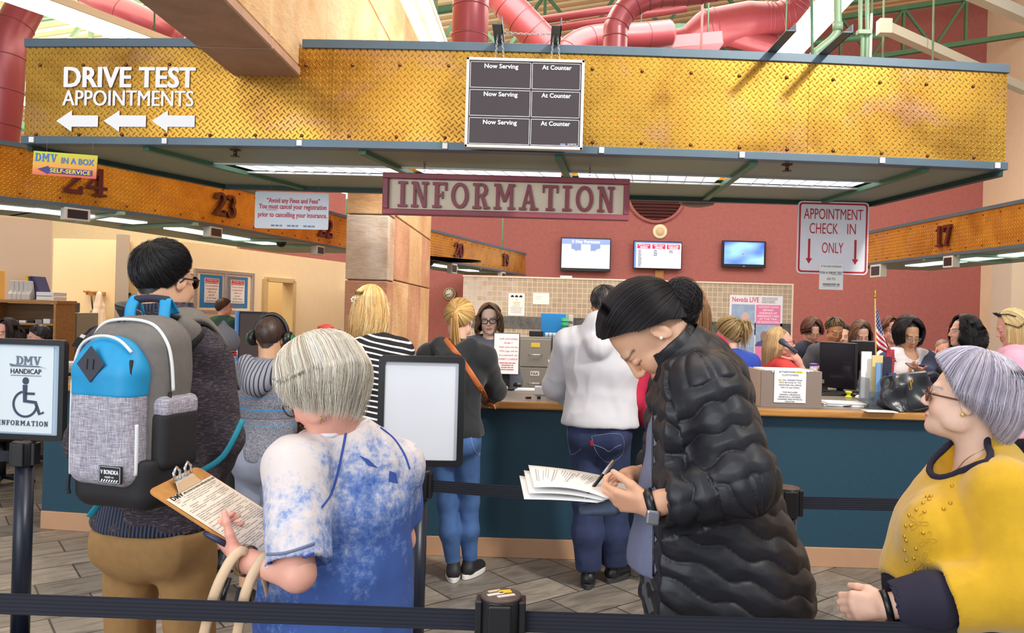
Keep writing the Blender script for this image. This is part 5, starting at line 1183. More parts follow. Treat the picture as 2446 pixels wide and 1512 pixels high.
class Fig:
 def __init__(s,name,label,x,y,rot,H=1.68,sw=.17,g=1.0,lean=0,fem=True,head=(0,0,0),hs=1.0,skin='fair',res=.006,seed=0,hair=(60,44,34),z0=0.0,belly=0.0):
  s.root=thing(name,label,'person',(x,y,z0),math.radians(rot));s.rot=math.radians(rot);s.o=V3(x,y,z0)
  s.H=H;k=H/1.75;s.k=k;s.sw=sw;s.g=g;s.fem=fem;s.R=rotm(*head);s.hs=hs*.97;s.skin=V3(srgb(*SKIN[skin]));s.res=res;s.hairc=V3(srgb(*hair));s.belly=belly;s.rs=np.random.default_rng(seed+3);s.legs_on=True
  J=dict(pelvis=(0,0,.95*k),waist=(0,.005,1.08*k),chest=(0,.0,1.28*k),sh=(0,-.015,1.41*k),neck=(0,-.02,1.475*k),hl=(-.085*k,0,.9*k),hr=(.085*k,0,.9*k))
  s.J={a:V3(b)for a,b in J.items()};L=math.radians(lean)
  for a in('waist','chest','sh','neck'):
   p=s.J[a]-s.J['pelvis'];s.J[a]=s.J['pelvis']+V3(p[0],p[1]*math.cos(L)+p[2]*math.sin(L),p[2]*math.cos(L)-p[1]*math.sin(L))
  u=nrm(s.J['neck']-s.J['chest']);s.J['sl']=s.J['sh']+V3(-sw,0,0)+u*.0;s.J['sr']=s.J['sh']+V3(sw,0,0)
  s.J['head']=s.J['neck']+u*.09*k+V3(0,.03+.05*math.sin(L),.075*k)
  for a,sg in(('l',-1),('r',1)):
   s.J['k'+a]=V3(sg*.09*k,.02,.5*k);s.J['a'+a]=V3(sg*.1*k,-.02,.085*k)
   s.arm(a,s.J['s'+a]+V3(sg*.06,.04,-.53*k))
 def L(s,w):
  """world point -> local"""
  w=V3(w[:])-s.o;c,n=math.cos(-s.rot),math.sin(-s.rot);return V3(w[0]*c-w[1]*n,w[0]*n+w[1]*c,w[2])
 def px(s,x,y,Y):return s.L(P(x,y,Y))
 def Wd(s,l):return MW[s.root]@Vector(l)
 def arm(s,a,wrist,pole=None,up=.30,lo=.255,f=None,n=None):
  S_,w=s.J['s'+a],V3(wrist);u_,l_=up*s.k,lo*s.k;d=w-S_;D=np.linalg.norm(d)
  if D>(u_+l_)*.995:q=(u_+l_)*.995/D;w=S_+d*q;d=w-S_;D=np.linalg.norm(d)
  sg=-1 if a=='l' else 1;pole=nrm(V3(pole))if pole is not None else nrm(V3(sg*.5,-1,-.5));e=d/D;x=(u_*u_-l_*l_+D*D)/(2*D);y=math.sqrt(max(0,u_*u_-x*x));pp=nrm(pole-e*(pole@e))
  s.J['e'+a]=S_+e*x+pp*y;s.J['w'+a]=w;s.J['hf'+a]=nrm(V3(f))if f is not None else nrm(w-s.J['e'+a]);s.J['hn'+a]=nrm(V3(n))if n is not None else None
 def setarm(s,a,sh,el,wr,f=None,n=None):
  s.J['s'+a],s.J['e'+a],s.J['w'+a]=V3(sh),V3(el),V3(wr);s.J['hf'+a]=nrm(V3(f))if f is not None else nrm(V3(wr)-V3(el));s.J['hn'+a]=nrm(V3(n))if n is not None else None
 def head_prims(s,d):
  c,R,h=s.J['head'],s.R,s.hs;T=lambda x,y,z:c+R@(V3(x,y,z)*h)
  E=lambda p,r,k=.012,op='u',Q=None:d.ell(T(*p),V3(r)*h,R if Q is None else R@Q,k*h,op)
  E((0,-.014,.036),(.074,.093,.084),.01);E((0,.028,-.028),(.0595,.062,.088),.03);E((0,.05,-.083),(.040,.038,.034),.025);E((0,.077,-.098),(.019,.014,.016),.02)
  for q in(-1,1):
   E((q*.036,.058,-.034),(.026,.026,.028),.02);E((q*.055,.01,-.06),(.016,.035,.03),.02)
  d.rc(T(-.036,.079,.024),T(.036,.079,.024),.0105*h,None,.012*h)
  for q in(-1,1):E((q*.032,.099,.003),(.0165,.0125,.0105),.01,'s');E((q*.032,.0795,.003),(.0135,.0125,.0118),.002)
  d.rc(T(0,.088,.014),T(0,.107,-.025),.0068*h,.0105*h,.009*h)
  for q in(-1,1):E((q*.0105,.0985,-.031),(.0085,.0095,.0075),.006)
  E((0,.0895,-.0615),(.023,.0105,.0055),.006);E((0,.0885,-.0725),(.0195,.0105,.0068),.005);d.rc(T(-.021,.096,-.0665),T(.021,.096,-.0665),.0024*h,None,.003*h,'s')
  for q in(-1,1):
   Q=rotm(0,14,0)@rotm(-q*14);E((q*.0775,-.012,-.006),(.0075,.0185,.031),.006,'u',Q);E((q*.0845,-.006,.0),(.005,.010,.017),.005,'s',Q)
  d.rc(s.J['neck']+V3(0,0,-.02),T(0,-.03,-.05),(.055 if s.fem else.062)*s.k*s.g**.4,(.05 if s.fem else.057)*h,.03)
 def hand(s,d,a,curl=(20,30,25),spread=.0,thumb=None,sc=1.0,curls=None):
  w,f=s.J['w'+a],s.J['hf'+a];n=s.J['hn'+a];sg=1 if a=='r' else-1
  if n is None:n=nrm(np.cross(f,V3(0,1,0))*-sg)if abs(f[1])<.9 else V3(0,0,-1)
  n=nrm(n-f*(n@f));t=np.cross(f,n)*sg;h=(.92 if s.fem else 1.0)*sc
  xs=(.028,.0095,-.009,-.026);ls=(.088,.092,.088,.08)
  fl=((.042,.025,.021),(.046,.028,.022),(.042,.026,.021),(.033,.020,.019))
  d.rc(s.J['e'+a]*.12+w*.88,w,.027*h,.025*h,.02,w=t,f=1.15)
  for i in range(4):
   kn=w+(f*ls[i]+t*xs[i])*h;d.rc(w+(f*.012+t*xs[i]*.55)*h,kn,.0145*h,.0118*h,.012*h)
   cu=curls[i]if curls else curl;p=kn;th=0;dd=nrm(f+t*xs[i]*spread*10)
   r=(.0098,.0088,.0080,.0066)if i<3 else(.0086,.0077,.007,.0058)
   for j in range(3):
    th+=math.radians(cu[j]);q=p+(dd*math.cos(th)+n*math.sin(th))*fl[i][j]*h;d.rc(p,q,r[j]*h,r[j+1]*h,.0035*h if j else.006*h);p=q
  b0=w+(f*.02+t*.022+n*.006)*h;td=nrm(V3(thumb))if thumb is not None else nrm(f*.75+t*.6+n*.35);td=td if thumb is None else nrm(f*thumb[0]+t*thumb[1]+n*thumb[2])
  b1=b0+nrm(td+t*.35)*.04*h;d.rc(b0,b1,.0165*h,.0125*h,.012*h);b2=b1+td*.034*h;d.rc(b1,b2,.0115*h,.0102*h,.005*h);b3=b2+nrm(td*1.0+n*.15+f*.2)*.027*h;d.rc(b2,b3,.0102*h,.0078*h,.004*h)
  s.J['tip'+a]=b3
 def torso_pts(s,e=0.0,hem=None):
  J,k,g=s.J,s.k,s.g;w=.158 if s.fem else.160
  pts=[J['pelvis']+V3(0,-.01,0),J['waist'],J['chest'],J['sh'],J['neck']+V3(0,0,-.015)]
  rad=[((.168 if s.fem else.158)*k*g+e,.118*k*g+e),((.132 if s.fem else.146)*k*g+e,(.098+s.belly)*k*g+e),(w*k*g**.8+e,.116*k*g**.8+e),(max(s.sw-.02,.12)+e*.6,.085*k*g**.7+e),(.06*k+e,.058*k+e)]
  if hem is not None:pts=[J['pelvis']+V3(0,-.01,-hem)]+pts;rad=[(rad[0][0]*(1.02),rad[0][1]*1.02)]+rad
  return pts,rad
 def torso(s,d,e=0.0,hem=None):
  p,r=s.torso_pts(e,hem);d.chain(p,r,.04);J,k=s.J,s.k
  for a in 'lr':d.rc(J['sh']*.35+J['s'+a]*.65+V3(0,0,.012),J['s'+a],.062*k*s.g**.3+e,.056*k*s.g**.3+e,.035)
  if s.fem:
   f=nrm(np.cross(nrm(J['sh']-J['chest']),V3(1,0,0)))*-1;f=f if f[1]>0 else-f
   for q in(-1,1):d.ell(J['chest']+V3(q*.07*k*s.g**.5,0,.0)+f*.075*k*s.g**.5,(.058*k*s.g**.4+e,)*3,None,.04)
  if s.belly:d.ell(J['waist']*.6+J['pelvis']*.4+V3(0,.05,0),(.13*k*s.g+e,.11*k*s.g+s.belly*.6+e,.15*k+e),None,.06)
 def bounds(s,keys,m):
  A=np.array([s.J[q]for q in keys]);return A.min(0)-m,A.max(0)+m
 def body(s,legs=False,hands=True,hkw=None,res=None,arms='lr',eyes='down',lip=None,low='chest',brow=None):
  keys=['head','neck','sl','sr',low]+[q+a for a in arms for q in 'ew']+(['al','ar','kl','kr']if legs else[])
  lo,hi=s.bounds(keys,.2);lo=lo if not legs else np.minimum(lo,[lo[0],lo[1],0]);d=SD(lo,hi,res or s.res);k=s.k
  s.torso(d,-.014);s.head_prims(d)
  for a in arms:
   J=s.J;d.rc(J['s'+a],J['e'+a],.046*k*s.g**.5,.038*k*s.g**.5,.03);d.rc(J['e'+a],J['w'+a],.0385*k*s.g**.5,.026*k,.02)
   if hands:s.hand(d,a,**((hkw or{}).get(a,{})))
  if legs:s.legs(d,-.006)
  v,Q=d.mesh();v=relax(v,Q,1,.4)
  c,R,h=s.J['head'],s.R,s.hs;p=((v-c)@R)/h;C=np.tile(s.skin,(len(v),1));x,y,z=p[:,0],p[:,1],p[:,2];ax=np.abs(x);hd=np.linalg.norm(p,axis=1)<.16
  blot=1+.06*gnoise(v*22)[:,None];C*=blot
  def mixc(m,col,a=1.0):C[:]=C*(1-m[:,None]*a)+V3(col)*m[:,None]*a
  sm=lambda e0,e1,t:np.clip((t-e0)/(e1-e0),0,1)
  mixc(np.exp(-(((ax-.04)/.02)**2+((z+.03)/.02)**2))*(y>.03)*hd,s.skin*V3(1.05,.72,.68),.5)
  mixc(np.exp(-((ax/.012)**2+((z+.028)/.014)**2))*(y>.09)*hd,s.skin*V3(1.04,.76,.72),.5)
  lc=V3(srgb(*lip))if lip else s.skin*V3(.92,.52,.5)
  lm=np.clip(1.4-((ax/.0235)**2+((z+.0665)/.0115)**2),0,1)*(y>.07)*hd;mixc(np.clip(lm*2,0,1),lc,.8)
  mixc((np.exp(-(((z+.0665-.10*ax**2*10)/.0016)**2))*(ax<.021)*(y>.075)*hd),lc*.35,.8)
  bc=V3(srgb(*brow))if brow else s.hairc*.7
  bz=.0235+.004*np.sin((ax-.014)/.036*2.6);mixc(np.exp(-((z-bz)/.0036)**2)*(ax>.013)*(ax<.053)*(y>.045)*hd,bc,.85)
  e=np.sqrt(((ax-.032)/.0135)**2+((z-.003)/.0062)**2)
  if eyes=='open':
   fr=(y>.06)*hd;mixc(np.clip((1.08-e)*6,0,1)*fr,(.78,.76,.74));ir=np.sqrt((ax-.032)**2+(z-.0035)**2);mixc(np.clip((.0062-ir)/.001,0,1)*fr*(e<1.05),(.035,.02,.012));mixc(np.exp(-((e-1.08)/.16)**2)*(z>.002)*fr,s.skin*.12,.9)
  else:
   lz=-.0035-.10*(ax-.032)**2*30;mixc(np.exp(-((z-lz)/.0021)**2)*(np.abs(ax-.032)<.0155)*(y>.06)*hd,s.skin*.08+V3(.008,.005,.004),.92);mixc(np.exp(-((e)/1.2)**2)*(y>.06)*hd,s.skin*V3(.84,.68,.66),.35)
  sc=(hd&(s.hairmask(p)>.004));C[sc]=s.hairc*.55
  for a in arms:
   dd=np.linalg.norm(v-s.J['w'+a]-s.J['hf'+a]*.06,axis=1);mixc(np.clip((.12-dd)/.05,0,1),s.skin*V3(1.02,.86,.82),.5)
  s.bodyo=npmesh('body',v,Q,M_skin,s.root,C);return s.bodyo
 def legs(s,d,e,cut=None,flare=0.0):
  J,k,g=s.J,s.k,s.g**.6
  m_=1 if s.fem else.86;d.chain([J['pelvis']+V3(0,-.015,.03),(J['hl']+J['hr'])/2+V3(0,-.02,.0)],[(.155*k*g*m_+e,.11*k*g+e),(.17*k*g*m_+e,.118*k*g+e)],.03)
  for a in 'lr':
   h,kn,an=J['h'+a],J['k'+a],J['a'+a]
   d.ell(h+V3(0,-.055*k,-.0),(.085*k*g*m_+e,.075*k*g+e,.085*k*g+e),None,.04)
   d.rc(h,kn,.088*k*g*(1 if s.fem else.9)+e,.058*k*g+e,.03);d.rc(kn,kn*.55+an*.45+V3(0,-.015,0),.056*k*g+e+flare*.3,.056*k*g+e+flare*.6,.03);d.rc(kn*.55+an*.45+V3(0,-.015,0),an,.056*k*g+e+flare*.6,.036*k*g+e+flare,.03)
 def garment(s,name,d,m,wr=.004,fs=9.0,ridge=True,label=None,disp=None,it=1,stretch=(1,1,.6),col=None):
  v,Q=d.mesh();v=relax(v,Q,it,.45);n=vnormals(v,Q);off=s.rs.random(3)*30
  if wr:
   q=v*np.array(stretch)*fs+off;a=gnoise(q+.35*gnoise(q*1.7+5)[:,None]);a=(1-np.abs(a)*3.0)if ridge else a;b_=gnoise(v*fs*2.4+off);v=v+n*((a*.7+b_*.35)*wr)[:,None]
  if disp is not None:v=v+n*disp(v,n)[:,None]
  return npmesh(name,v,Q,m,s.root,col(v)if col else None,label)
 def top(s,m,name='shirt',e=.014,sleeve=1.0,hem=.06,wr=.004,neckr=.066,neckdrop=.0,fs=9,res=None,cuff=.006,sl_e=None,disp=None,extra=None,label=None,arms='lr',bulk=0.0,open_=True,it=1,ridge=True):
  J,k=s.J,s.k;keys=['neck','sl','sr','pelvis']+[q+a for a in arms for q in('ew' if sleeve>.5 else 'e')]
  lo,hi=s.bounds(keys,.2);lo[2]=min(lo[2],J['pelvis'][2]-hem-.03);d=SD(lo,hi,res or s.res*1.15);s.torso(d,e,hem+.03);se=e if sl_e is None else sl_e
  for a in arms:
   S_,E_,W_=J['s'+a],J['e'+a],J['w'+a];L1=min(1,sleeve/.5);end=S_+(E_-S_)*L1;g=s.g**.5
   d.rc(S_,end,.05*k*g+se+bulk,(.05-.008*L1)*k*g+se+bulk,.03)
   if sleeve>.5:
    t=(sleeve-.5)/.5;end=E_+(W_-E_)*t;d.rc(E_,end,.043*k*g+se+bulk,(.043-.013*t)*k*g+se+bulk*.7,.025)
    d.plane(end+nrm(W_-E_)*.0,W_-E_,.004)if False else None
    ax=nrm(W_-E_);d.rc(end+ax*.03,end+ax*.09,.06*k,.06*k,.004,'s')
   else:
    ax=nrm(E_-S_);d.rc(end+ax*.055,end+ax*.1,.075*k,.075*k,.004,'s')
  if extra:extra(d)
  if open_:
   u=nrm(J['head']-J['neck']);d.rc(J['neck']-u*.01+V3(0,.012,-neckdrop),J['neck']+u*.1+V3(0,.012,0),neckr*k,neckr*k*1.15,.006,'s')
   if neckdrop:d.ell(J['neck']+V3(0,.07,-neckdrop*.3),(.07*k,.07,neckdrop+.03),None,.01,'s')
  zc_=J['pelvis'][2]-hem;d.below(zc_)
  return s.garment(name,d,m,wr,fs,ridge,label,disp,it)
 def trousers(s,m,e=.012,wr=.004,cut=None,name='trousers',flare=.004,res=None,fs=8,waist=.06):
  J=s.J;lo,hi=s.bounds(['hl','hr','kl','kr','al','ar','pelvis'],.17);d=SD(lo,hi,res or s.res*1.2);s.legs(d,e,None,flare)
  d.plane(J['pelvis']+V3(0,0,waist),(0,0,1));d.below(cut if cut is not None else.065)
  return s.garment(name,d,m,wr,fs)
 def shoes(s,m,sole,L=.255,turn=(12,-12),mid=None):
  for a,tn in zip('lr',turn):
   an=s.J['a'+a];Rz=rotm(tn);f=Rz@V3(0,1,0);x=Rz@V3(1,0,0);o=V3(an[0],an[1],0)
   d=SD(o-.24,o+.24,.006);d.rc(o-f*.03+V3(0,0,.055),o+f*.13+V3(0,0,.038),.037,.034,.02,w=x,f=1.15);d.rc(o-f*.025+V3(0,0,.05),o-f*.01+V3(0,0,.1),.036,.04,.02);d.below(.022)
   v,Q=d.mesh();ob=npmesh('shoe',v,Q,m,s.root)
   b=MB();pts=[]
   for i in range(28):
    t=2*math.pi*i/28;q=o+f*(.05+.128*math.cos(t))+x*(.046*math.sin(t)*(1+.12*math.cos(t)));pts.append(q)
   b.add([s.Wd(q+V3(0,0,.001))for q in pts]+[s.Wd(q+V3(0,0,.03))for q in pts],[tuple(range(28))[::-1],tuple(range(28,56))]+[(i,(i+1)%28,28+(i+1)%28,28+i)for i in range(28)]);b.build('sole',sole,ob,bevel=.004)
 def hairmask(s,p):
  """> 0 where head-local points carry hair"""
  d=p-np.array([0,-.012,.03]);y=d[:,1];z=d[:,2];ax=np.abs(d[:,0]);hl=np.where(y>.02,.012+.052*np.clip((y-.02)/.05,0,1)**.8,np.where(y>-.03,-.03+.042*np.clip((y+.03)/.05,0,1),-.095+.065*np.clip((y+.075)/.045,0,1)))
  return d[:,2]-hl
 def hair(s,pole=(0,-.5,.85),cols=None,n=1500,rad=.0009,thick=.012,mode='short',length=.05,lift=.5,drop=0.0,front=60,puff=0.0,tip=.0,spread=1.0,curl=0.0,ends=None,wave=0.0,seg=9,back=None,name='hair',noise=.004,fall=None,ext=None,shell=True,sweep=0.0,tmin=.04,jag=.12):
  """strands run along meridians of the skull from the pole to the hairline, then lift, drop or gather"""
  c,R,h=s.J['head'],s.R,s.hs;rs=s.rs;c0=V3(0,-.012,.03);rr=V3(.078,.097,.089);pl=nrm(V3(pole));a=nrm(np.cross(pl,V3(1,0,0))if abs(pl[0])<.8 else np.cross(pl,V3(0,0,1)));b_=np.cross(pl,a)
  fl=nrm(R.T@V3(0,0,-1))if fall is None else nrm(R.T@V3(fall))
  def direc(th,ph):return pl*np.cos(th)[...,None]+(a*np.cos(ph)[...,None]+b_*np.sin(ph)[...,None])*np.sin(th)[...,None]
  fa=V3(0,1,-.35);phf=math.atan2(fa@b_,fa@a)
  def thend(ph):
   th=np.linspace(.05,2.6,60);D=direc(th[None,:]+0*ph[:,None],ph[:,None]+0*th[None,:]);m=s.hairmask((c0+D*rr).reshape(-1,3)).reshape(len(ph),-1);bad=m<0;k=np.where(bad.any(1),bad.argmax(1),59);return th[np.maximum(k,2)]
  if mode in('bob','long'):
   pg=np.linspace(-math.pi,math.pi,181)[:-1];tg=thend(pg);ker=np.hanning(23);ker/=ker.sum();tg=np.convolve(np.concatenate([tg[-11:],tg,tg[:11]]),ker,'valid')
   def thend(ph,tg=tg,pg=pg):return np.interp((ph+math.pi)%(2*math.pi)-math.pi,pg,tg,period=2*math.pi)
  def remap(u):
   if mode in('bob','long'):f=math.radians(front);return phf+f+(2*math.pi-2*f)*u
   return phf+2*math.pi*u
  def path(u,n_,r0,jit,T0,T1,dropf):
   """points (len(u), n_, 3)"""
   ph=remap(u);te=thend(ph);t=np.linspace(0,1,n_);N=len(u)
   if mode=='short':
    T0_=T0*te;L=length*(1+jit);P0=[];th=T0_[:,None]+(L/.09)[:,None]*t[None,:];th=np.minimum(th,(te*1.03+.0)[:,None]+.0*t);D=direc(th,ph[:,None]+sweep*t[None,:])
    tp=1-.8*np.clip(th/te[:,None],0,1)**3;rad_=1+(r0+lift*length*t[None,:]**1.5*(1+.5*jit[:,None]))*tp/.085;return c0+D*rr*rad_[...,None]
   if mode=='gather':
    th=te[:,None]*(1-t[None,:]);D=direc(th,ph[:,None]+0*t[None,:]);rad_=1+(r0+puff*np.sin(np.pi*np.minimum(1,t))[None,:])/.085;return c0+D*rr*np.broadcast_to(rad_,th.shape)[...,None]
   tq=np.minimum(te,1.55 if mode=='bob' else 1.6);m=max(3,int(n_*.45));t1=np.linspace(0,1,m);th=(T0*.9)[:,None]+(tq-T0*.9)[:,None]*t1[None,:];th=np.maximum(th,.02);D=direc(th,ph[:,None]+0*th);rad_=1+(r0+puff*np.sin(np.pi*.5*np.minimum(1,th/1.3)))/.085;A=c0+D*rr*rad_[...,None]
   P1=A[:,-1];tn=nrm2(A[:,-1]-A[:,-2]);out=D[:,-1];out=out-fl*(out@fl)[:,None];out/=np.linalg.norm(out,axis=1)[:,None]+1e-9;cr=np.cross(out,fl)
   L=drop*(1+jag*jit);L=L if dropf is None else L*dropf(u);nb=n_-m;p=P1;B=[]
   for i in range(nb):
    q=(i+1)/nb;sm_=min(1,q/.55);sm_=sm_*sm_*(3-2*sm_);dr=nrm2(tn*(1-sm_)+fl*sm_*1.15+out*(spread*.5*(1-q)**2-tip*q));p=p+dr*(L/nb)[:,None]
    B.append(p+(out*np.sin(q*wave+jit*3)[:,None]+cr*np.cos(q*wave*1.1+jit*3)[:,None])*(curl*q**.7))
   B=np.stack(B,1)
   return np.concatenate([A,B],1)
  cols=[V3(srgb(*q))for q in(cols or[tuple(int(255*(1.055*x**(1/2.4)-.055))if x>.0031 else int(255*12.92*x)for x in s.hairc)])]
  VV=[];QQ=[];CC=[];base=0
  if shell:
   nu,nt=72,16;u=np.linspace(0,1,nu,endpoint=(mode in('bob','long')))
   if mode=='short':
    ph=remap(u);te=thend(ph);t=np.linspace(.0,1,nt);th=te[:,None]*t[None,:]+.001;D=direc(th,ph[:,None]+0*th);edge=(1-.85*t**3);G=c0+D*rr*(1+(.002+thick*edge)/.085)[None,:,None]
   else:G=path(u,nt,thick*.3,np.zeros(nu),np.zeros(nu),None,ends)
   G=G+(gnoise(G.reshape(-1,3)*30)*noise).reshape(nu,nt,1)*nrm(V3(1,1,1))
   v=(c+(G.reshape(-1,3)*h)@R.T);cl=mode not in('bob','long');f=[]
   for i in range(nu if cl else nu-1):
    j=(i+1)%nu
    for q in range(nt-1):f.append((i*nt+q,i*nt+q+1,j*nt+q+1,j*nt+q))
   VV.append(v);QQ.append(np.array(f));CC.append(np.tile(cols[0]*.7,(len(v),1)));base+=len(v)
  if n:
   u=rs.random(n);jit=rs.normal(size=n)*.5;T0=(np.sqrt(rs.random(n))*.98 if mode=='short' else rs.random(n)*.35);G=path(u,seg,thick+rs.random()*0,jit,T0,None,ends)
   lay=(rs.random(n)*.9-.35)*thick;ctr=c0;G=G+(nrm2(G-ctr))*lay[:,None,None]+rs.normal(size=(n,1,3))*noise*.5*np.linspace(.3,1,seg)[None,:,None]
   W=c+(G.reshape(-1,3)*h)@R.T;W=W.reshape(n,seg,3);v,f=ribbons(W,rad,taper=True);VV.append(v);QQ.append(f+base);base+=len(v)
   cc=np.array(cols)[rs.integers(0,len(cols),n)]*(1+rs.normal(size=(n,1))*.12)*(1+.55*gnoise(np.stack([np.cos(u*6.283)*9,np.sin(u*6.283)*9,T0*2],1)))[:,None];CC.append(np.repeat(np.clip(cc,.001,1),seg*3,0))
  if ext is not None:
   for W,r_ in ext:
    v,f=ribbons(W,r_,taper=True);VV.append(v);QQ.append(f+base);base+=len(v);cc=np.array(cols)[rs.integers(0,len(cols),len(W))]*(1+rs.normal(size=(len(W),1))*.12);CC.append(np.repeat(np.clip(cc,.001,1),W.shape[1]*3,0))
  o=npmesh(name,np.concatenate(VV),np.concatenate(QQ),M_hair,s.root,np.concatenate(CC));return o
 def HT(s,*p):return s.J['head']+s.R@(V3(*p)*s.hs)
 def locks(s,p0,path,n,spread,seg=None,fan=1.0,jit=.15):
  """bundle of strands along a guide path (local points); spread = radius at start"""
  g=np.array([V3(q)for q in smooth_path([Vector(q)for q in path],5)]);m=len(g);rs=s.rs;o=rs.normal(size=(n,1,3))*spread;t=np.linspace(0,1,m)[None,:,None];cut=1-jit*rs.random((n,1,1));g2=g[None]+o*(.35+fan*t)+rs.normal(size=(n,1,3))*spread*.25*t
  return g2[:,0:1]+(g2-g2[:,0:1])*cut
 def glasses(s,m,w=.024,hgt=.017,rim=.0016,temple=True,y=.106,z=.002,tint=None,shape=2.6):
  T=lambda x,yy,zz:s.Wd(s.HT(x,yy,zz));b=MB()
  for q in(-1,1):
   ring_=[T(q*.033+w*math.copysign(abs(math.cos(t))**(2/shape),math.cos(t)),y-.012*abs(q*.033+w*math.cos(t))/.06,z+hgt*math.copysign(abs(math.sin(t))**(2/shape),math.sin(t)))for t in(2*math.pi*i/24 for i in range(24))]
   b.tube(ring_,rim*s.hs,6,True)
   if temple:b.tube([T(q*.058,y-.012,z+.006),T(q*.077,y-.03,z+.006),T(q*.082,-.005,z+.004),T(q*.08,-.025,z-.012)],rim*s.hs,6)
  b.tube([T(-.01,y,z+.004),T(0,y+.002,z+.007),T(.01,y,z+.004)],rim*s.hs,6);gl=b.build('glasses',m,s.root)
  b=MB()
  for q in(-1,1):b.add([T(q*.033+w*.97*math.copysign(abs(math.cos(t))**(2/shape),math.cos(t)),y-.012*abs(q*.033+w*math.cos(t))/.06,z+hgt*.97*math.copysign(abs(math.sin(t))**(2/shape),math.sin(t)))for t in(2*math.pi*i/20 for i in range(20))],[tuple(range(20))])
  b.build('lens',tint or M_glass,gl);return gl
 def mb(s,b,name,m,parent=None,**kw):
  b.v=[s.Wd(v)for v in b.v];return b.build(name,m,parent or s.root,**kw)
def nrm2(a):return a/(np.linalg.norm(a,axis=-1,keepdims=True)+1e-9)
def ribbons(W,r,taper=True):
 """three-sided tapering tubes along many polylines at once: W (n, seg, 3)"""
 n,m,_=W.shape;T=np.gradient(W,axis=1);T=nrm2(T);ref=np.where(np.abs(T[...,2:3])<.9,np.array([0,0,1.]),np.array([1.,0,0]));X=nrm2(np.cross(T,ref));Y=np.cross(T,X)
 rr=(r*(1-.75*np.linspace(0,1,m)**2))[None,:,None]if taper else r
 vs=np.stack([W+(X*math.cos(a)+Y*math.sin(a))*rr for a in(0,2.094,4.189)],2).reshape(-1,3);i=np.arange(n)[:,None,None]*m*3;j=np.arange(m-1)[None,:,None]*3;k=np.arange(3)[None,None,:];k2=(k+1)%3
 f=np.stack([i+j+k,i+j+k2,i+j+3+k2,i+j+3+k],-1).reshape(-1,4);return vs,f
def rbox(d,c,b,r,R=None,k=.01,op='u'):
 c,b=V3(c),V3(b);M=np.eye(3)if R is None else R;e=(np.abs(M)*b).sum(1)
 def fn(X,Y,Z):
  p=[X-c[0],Y-c[1],Z-c[2]];q=[np.abs(p[0]*M[0,i]+p[1]*M[1,i]+p[2]*M[2,i])-b[i]+r for i in range(3)]
  o=np.sqrt(np.maximum(q[0],0)**2+np.maximum(q[1],0)**2+np.maximum(q[2],0)**2);return o+np.minimum(np.maximum(np.maximum(q[0],q[1]),q[2]),0)-r
 return d.put(fn,c-e,c+e,k,op)
from mathutils.bvhtree import BVHTree
_BV={}
def onsurf(o,px,py,off=.001):
 """where the sight line through a picture point meets a built surface, lifted off it a little"""
 if o not in _BV:
  M=MW[o];_BV[o]=BVHTree.FromPolygons([M@v.co for v in o.data.vertices],[tuple(p.vertices)for p in o.data.polygons])
 a=Vector((0,0,HC));dr=(P(px,py,1.0)-a).normalized();h,n,i,t=_BV[o].ray_cast(a,dr)
 if h is None:return None
 if n.dot(dr)>0:n=-n
 return h+n*off,n
def seam(o,pts,r,m,name,parent,n=8,off=.001,closed=False):
 """thin piping laid on a surface along picture points"""
 q=smooth_path([(x,y,0)for x,y in pts],n);w=[onsurf(o,p.x,p.y,off)for p in q];w=[x[0]for x in w if x]
 if len(w)<2:return None
 b=MB();b.tube(w,r,6,closed);return b.build(name,m,parent)
def patch(o,poly,m,name,parent,off=.002,n=6,label=None):
 """thin applied patch: picture polygon (4 corners) pressed on a surface"""
 A,B,C,D=[Vector((*q,0))for q in poly];b=MB()
 def f(u,v):
  p=(A*(1-u)+B*u)*(1-v)+(D*(1-u)+C*u)*v;h=onsurf(o,p.x,p.y,off);return h[0]if h else None
 G=[[f(i/n,j/n)for i in range(n+1)]for j in range(n+1)]
 for j in range(n):
  for i in range(n):
   q=(G[j][i],G[j][i+1],G[j+1][i+1],G[j+1][i])
   if all(x is not None for x in q)and max((x-y).length for x in q for y in q)<.3:b.add(q,[(3,2,1,0)])
 return b.build(name,m,parent,label=label,solid=.001)if b.v else None
def rimtrim(f,o,c,u,r,m,name,rmax=.16,n=36,lo=-.12,hi=.1):
 """piping round the mouth of a garment: the topmost vertices round a centre (local), along axis u"""
 v=np.array([x.co[:]for x in o.data.vertices]);u=nrm(u);x=nrm(np.cross(u,V3(0,1,0))if abs(u[1])<.8 else np.cross(u,V3(1,0,0)));y=np.cross(u,x);q=v-V3(c);h=q@u;rad=np.linalg.norm(q-h[:,None]*u,axis=1);a=np.arctan2(q@y,q@x);pts=[]
 for k in range(n):
  t=-math.pi+2*math.pi*(k+.5)/n;m_=(np.abs(np.angle(np.exp(1j*(a-t))))<math.pi/n)&(rad<rmax)&(h>lo)&(h<hi)
  if m_.any():i=np.where(m_)[0][h[m_].argmax()];pts.append(v[i])
 if len(pts)<6:return
 P_=np.array(pts);P_=(P_+np.roll(P_,1,0)+np.roll(P_,-1,0))/3;b=MB();b.tube([f.Wd(p)for p in P_],r,8,True);return b.build(name,m,f.root)
M_quilt=mat('black_quilted_nylon',(20,21,30),.48,bump=.1,bscale=90,bdist=.004)
M_tee=mat('grey_lilac_jersey',(112,116,142),.9,var=.06,vscale=120)
M_sweat=mat('grey_sweatpants',(98,100,110),.9,var=.08,vscale=90)
YQ=2.15;q0=P(1640,1330,YQ)
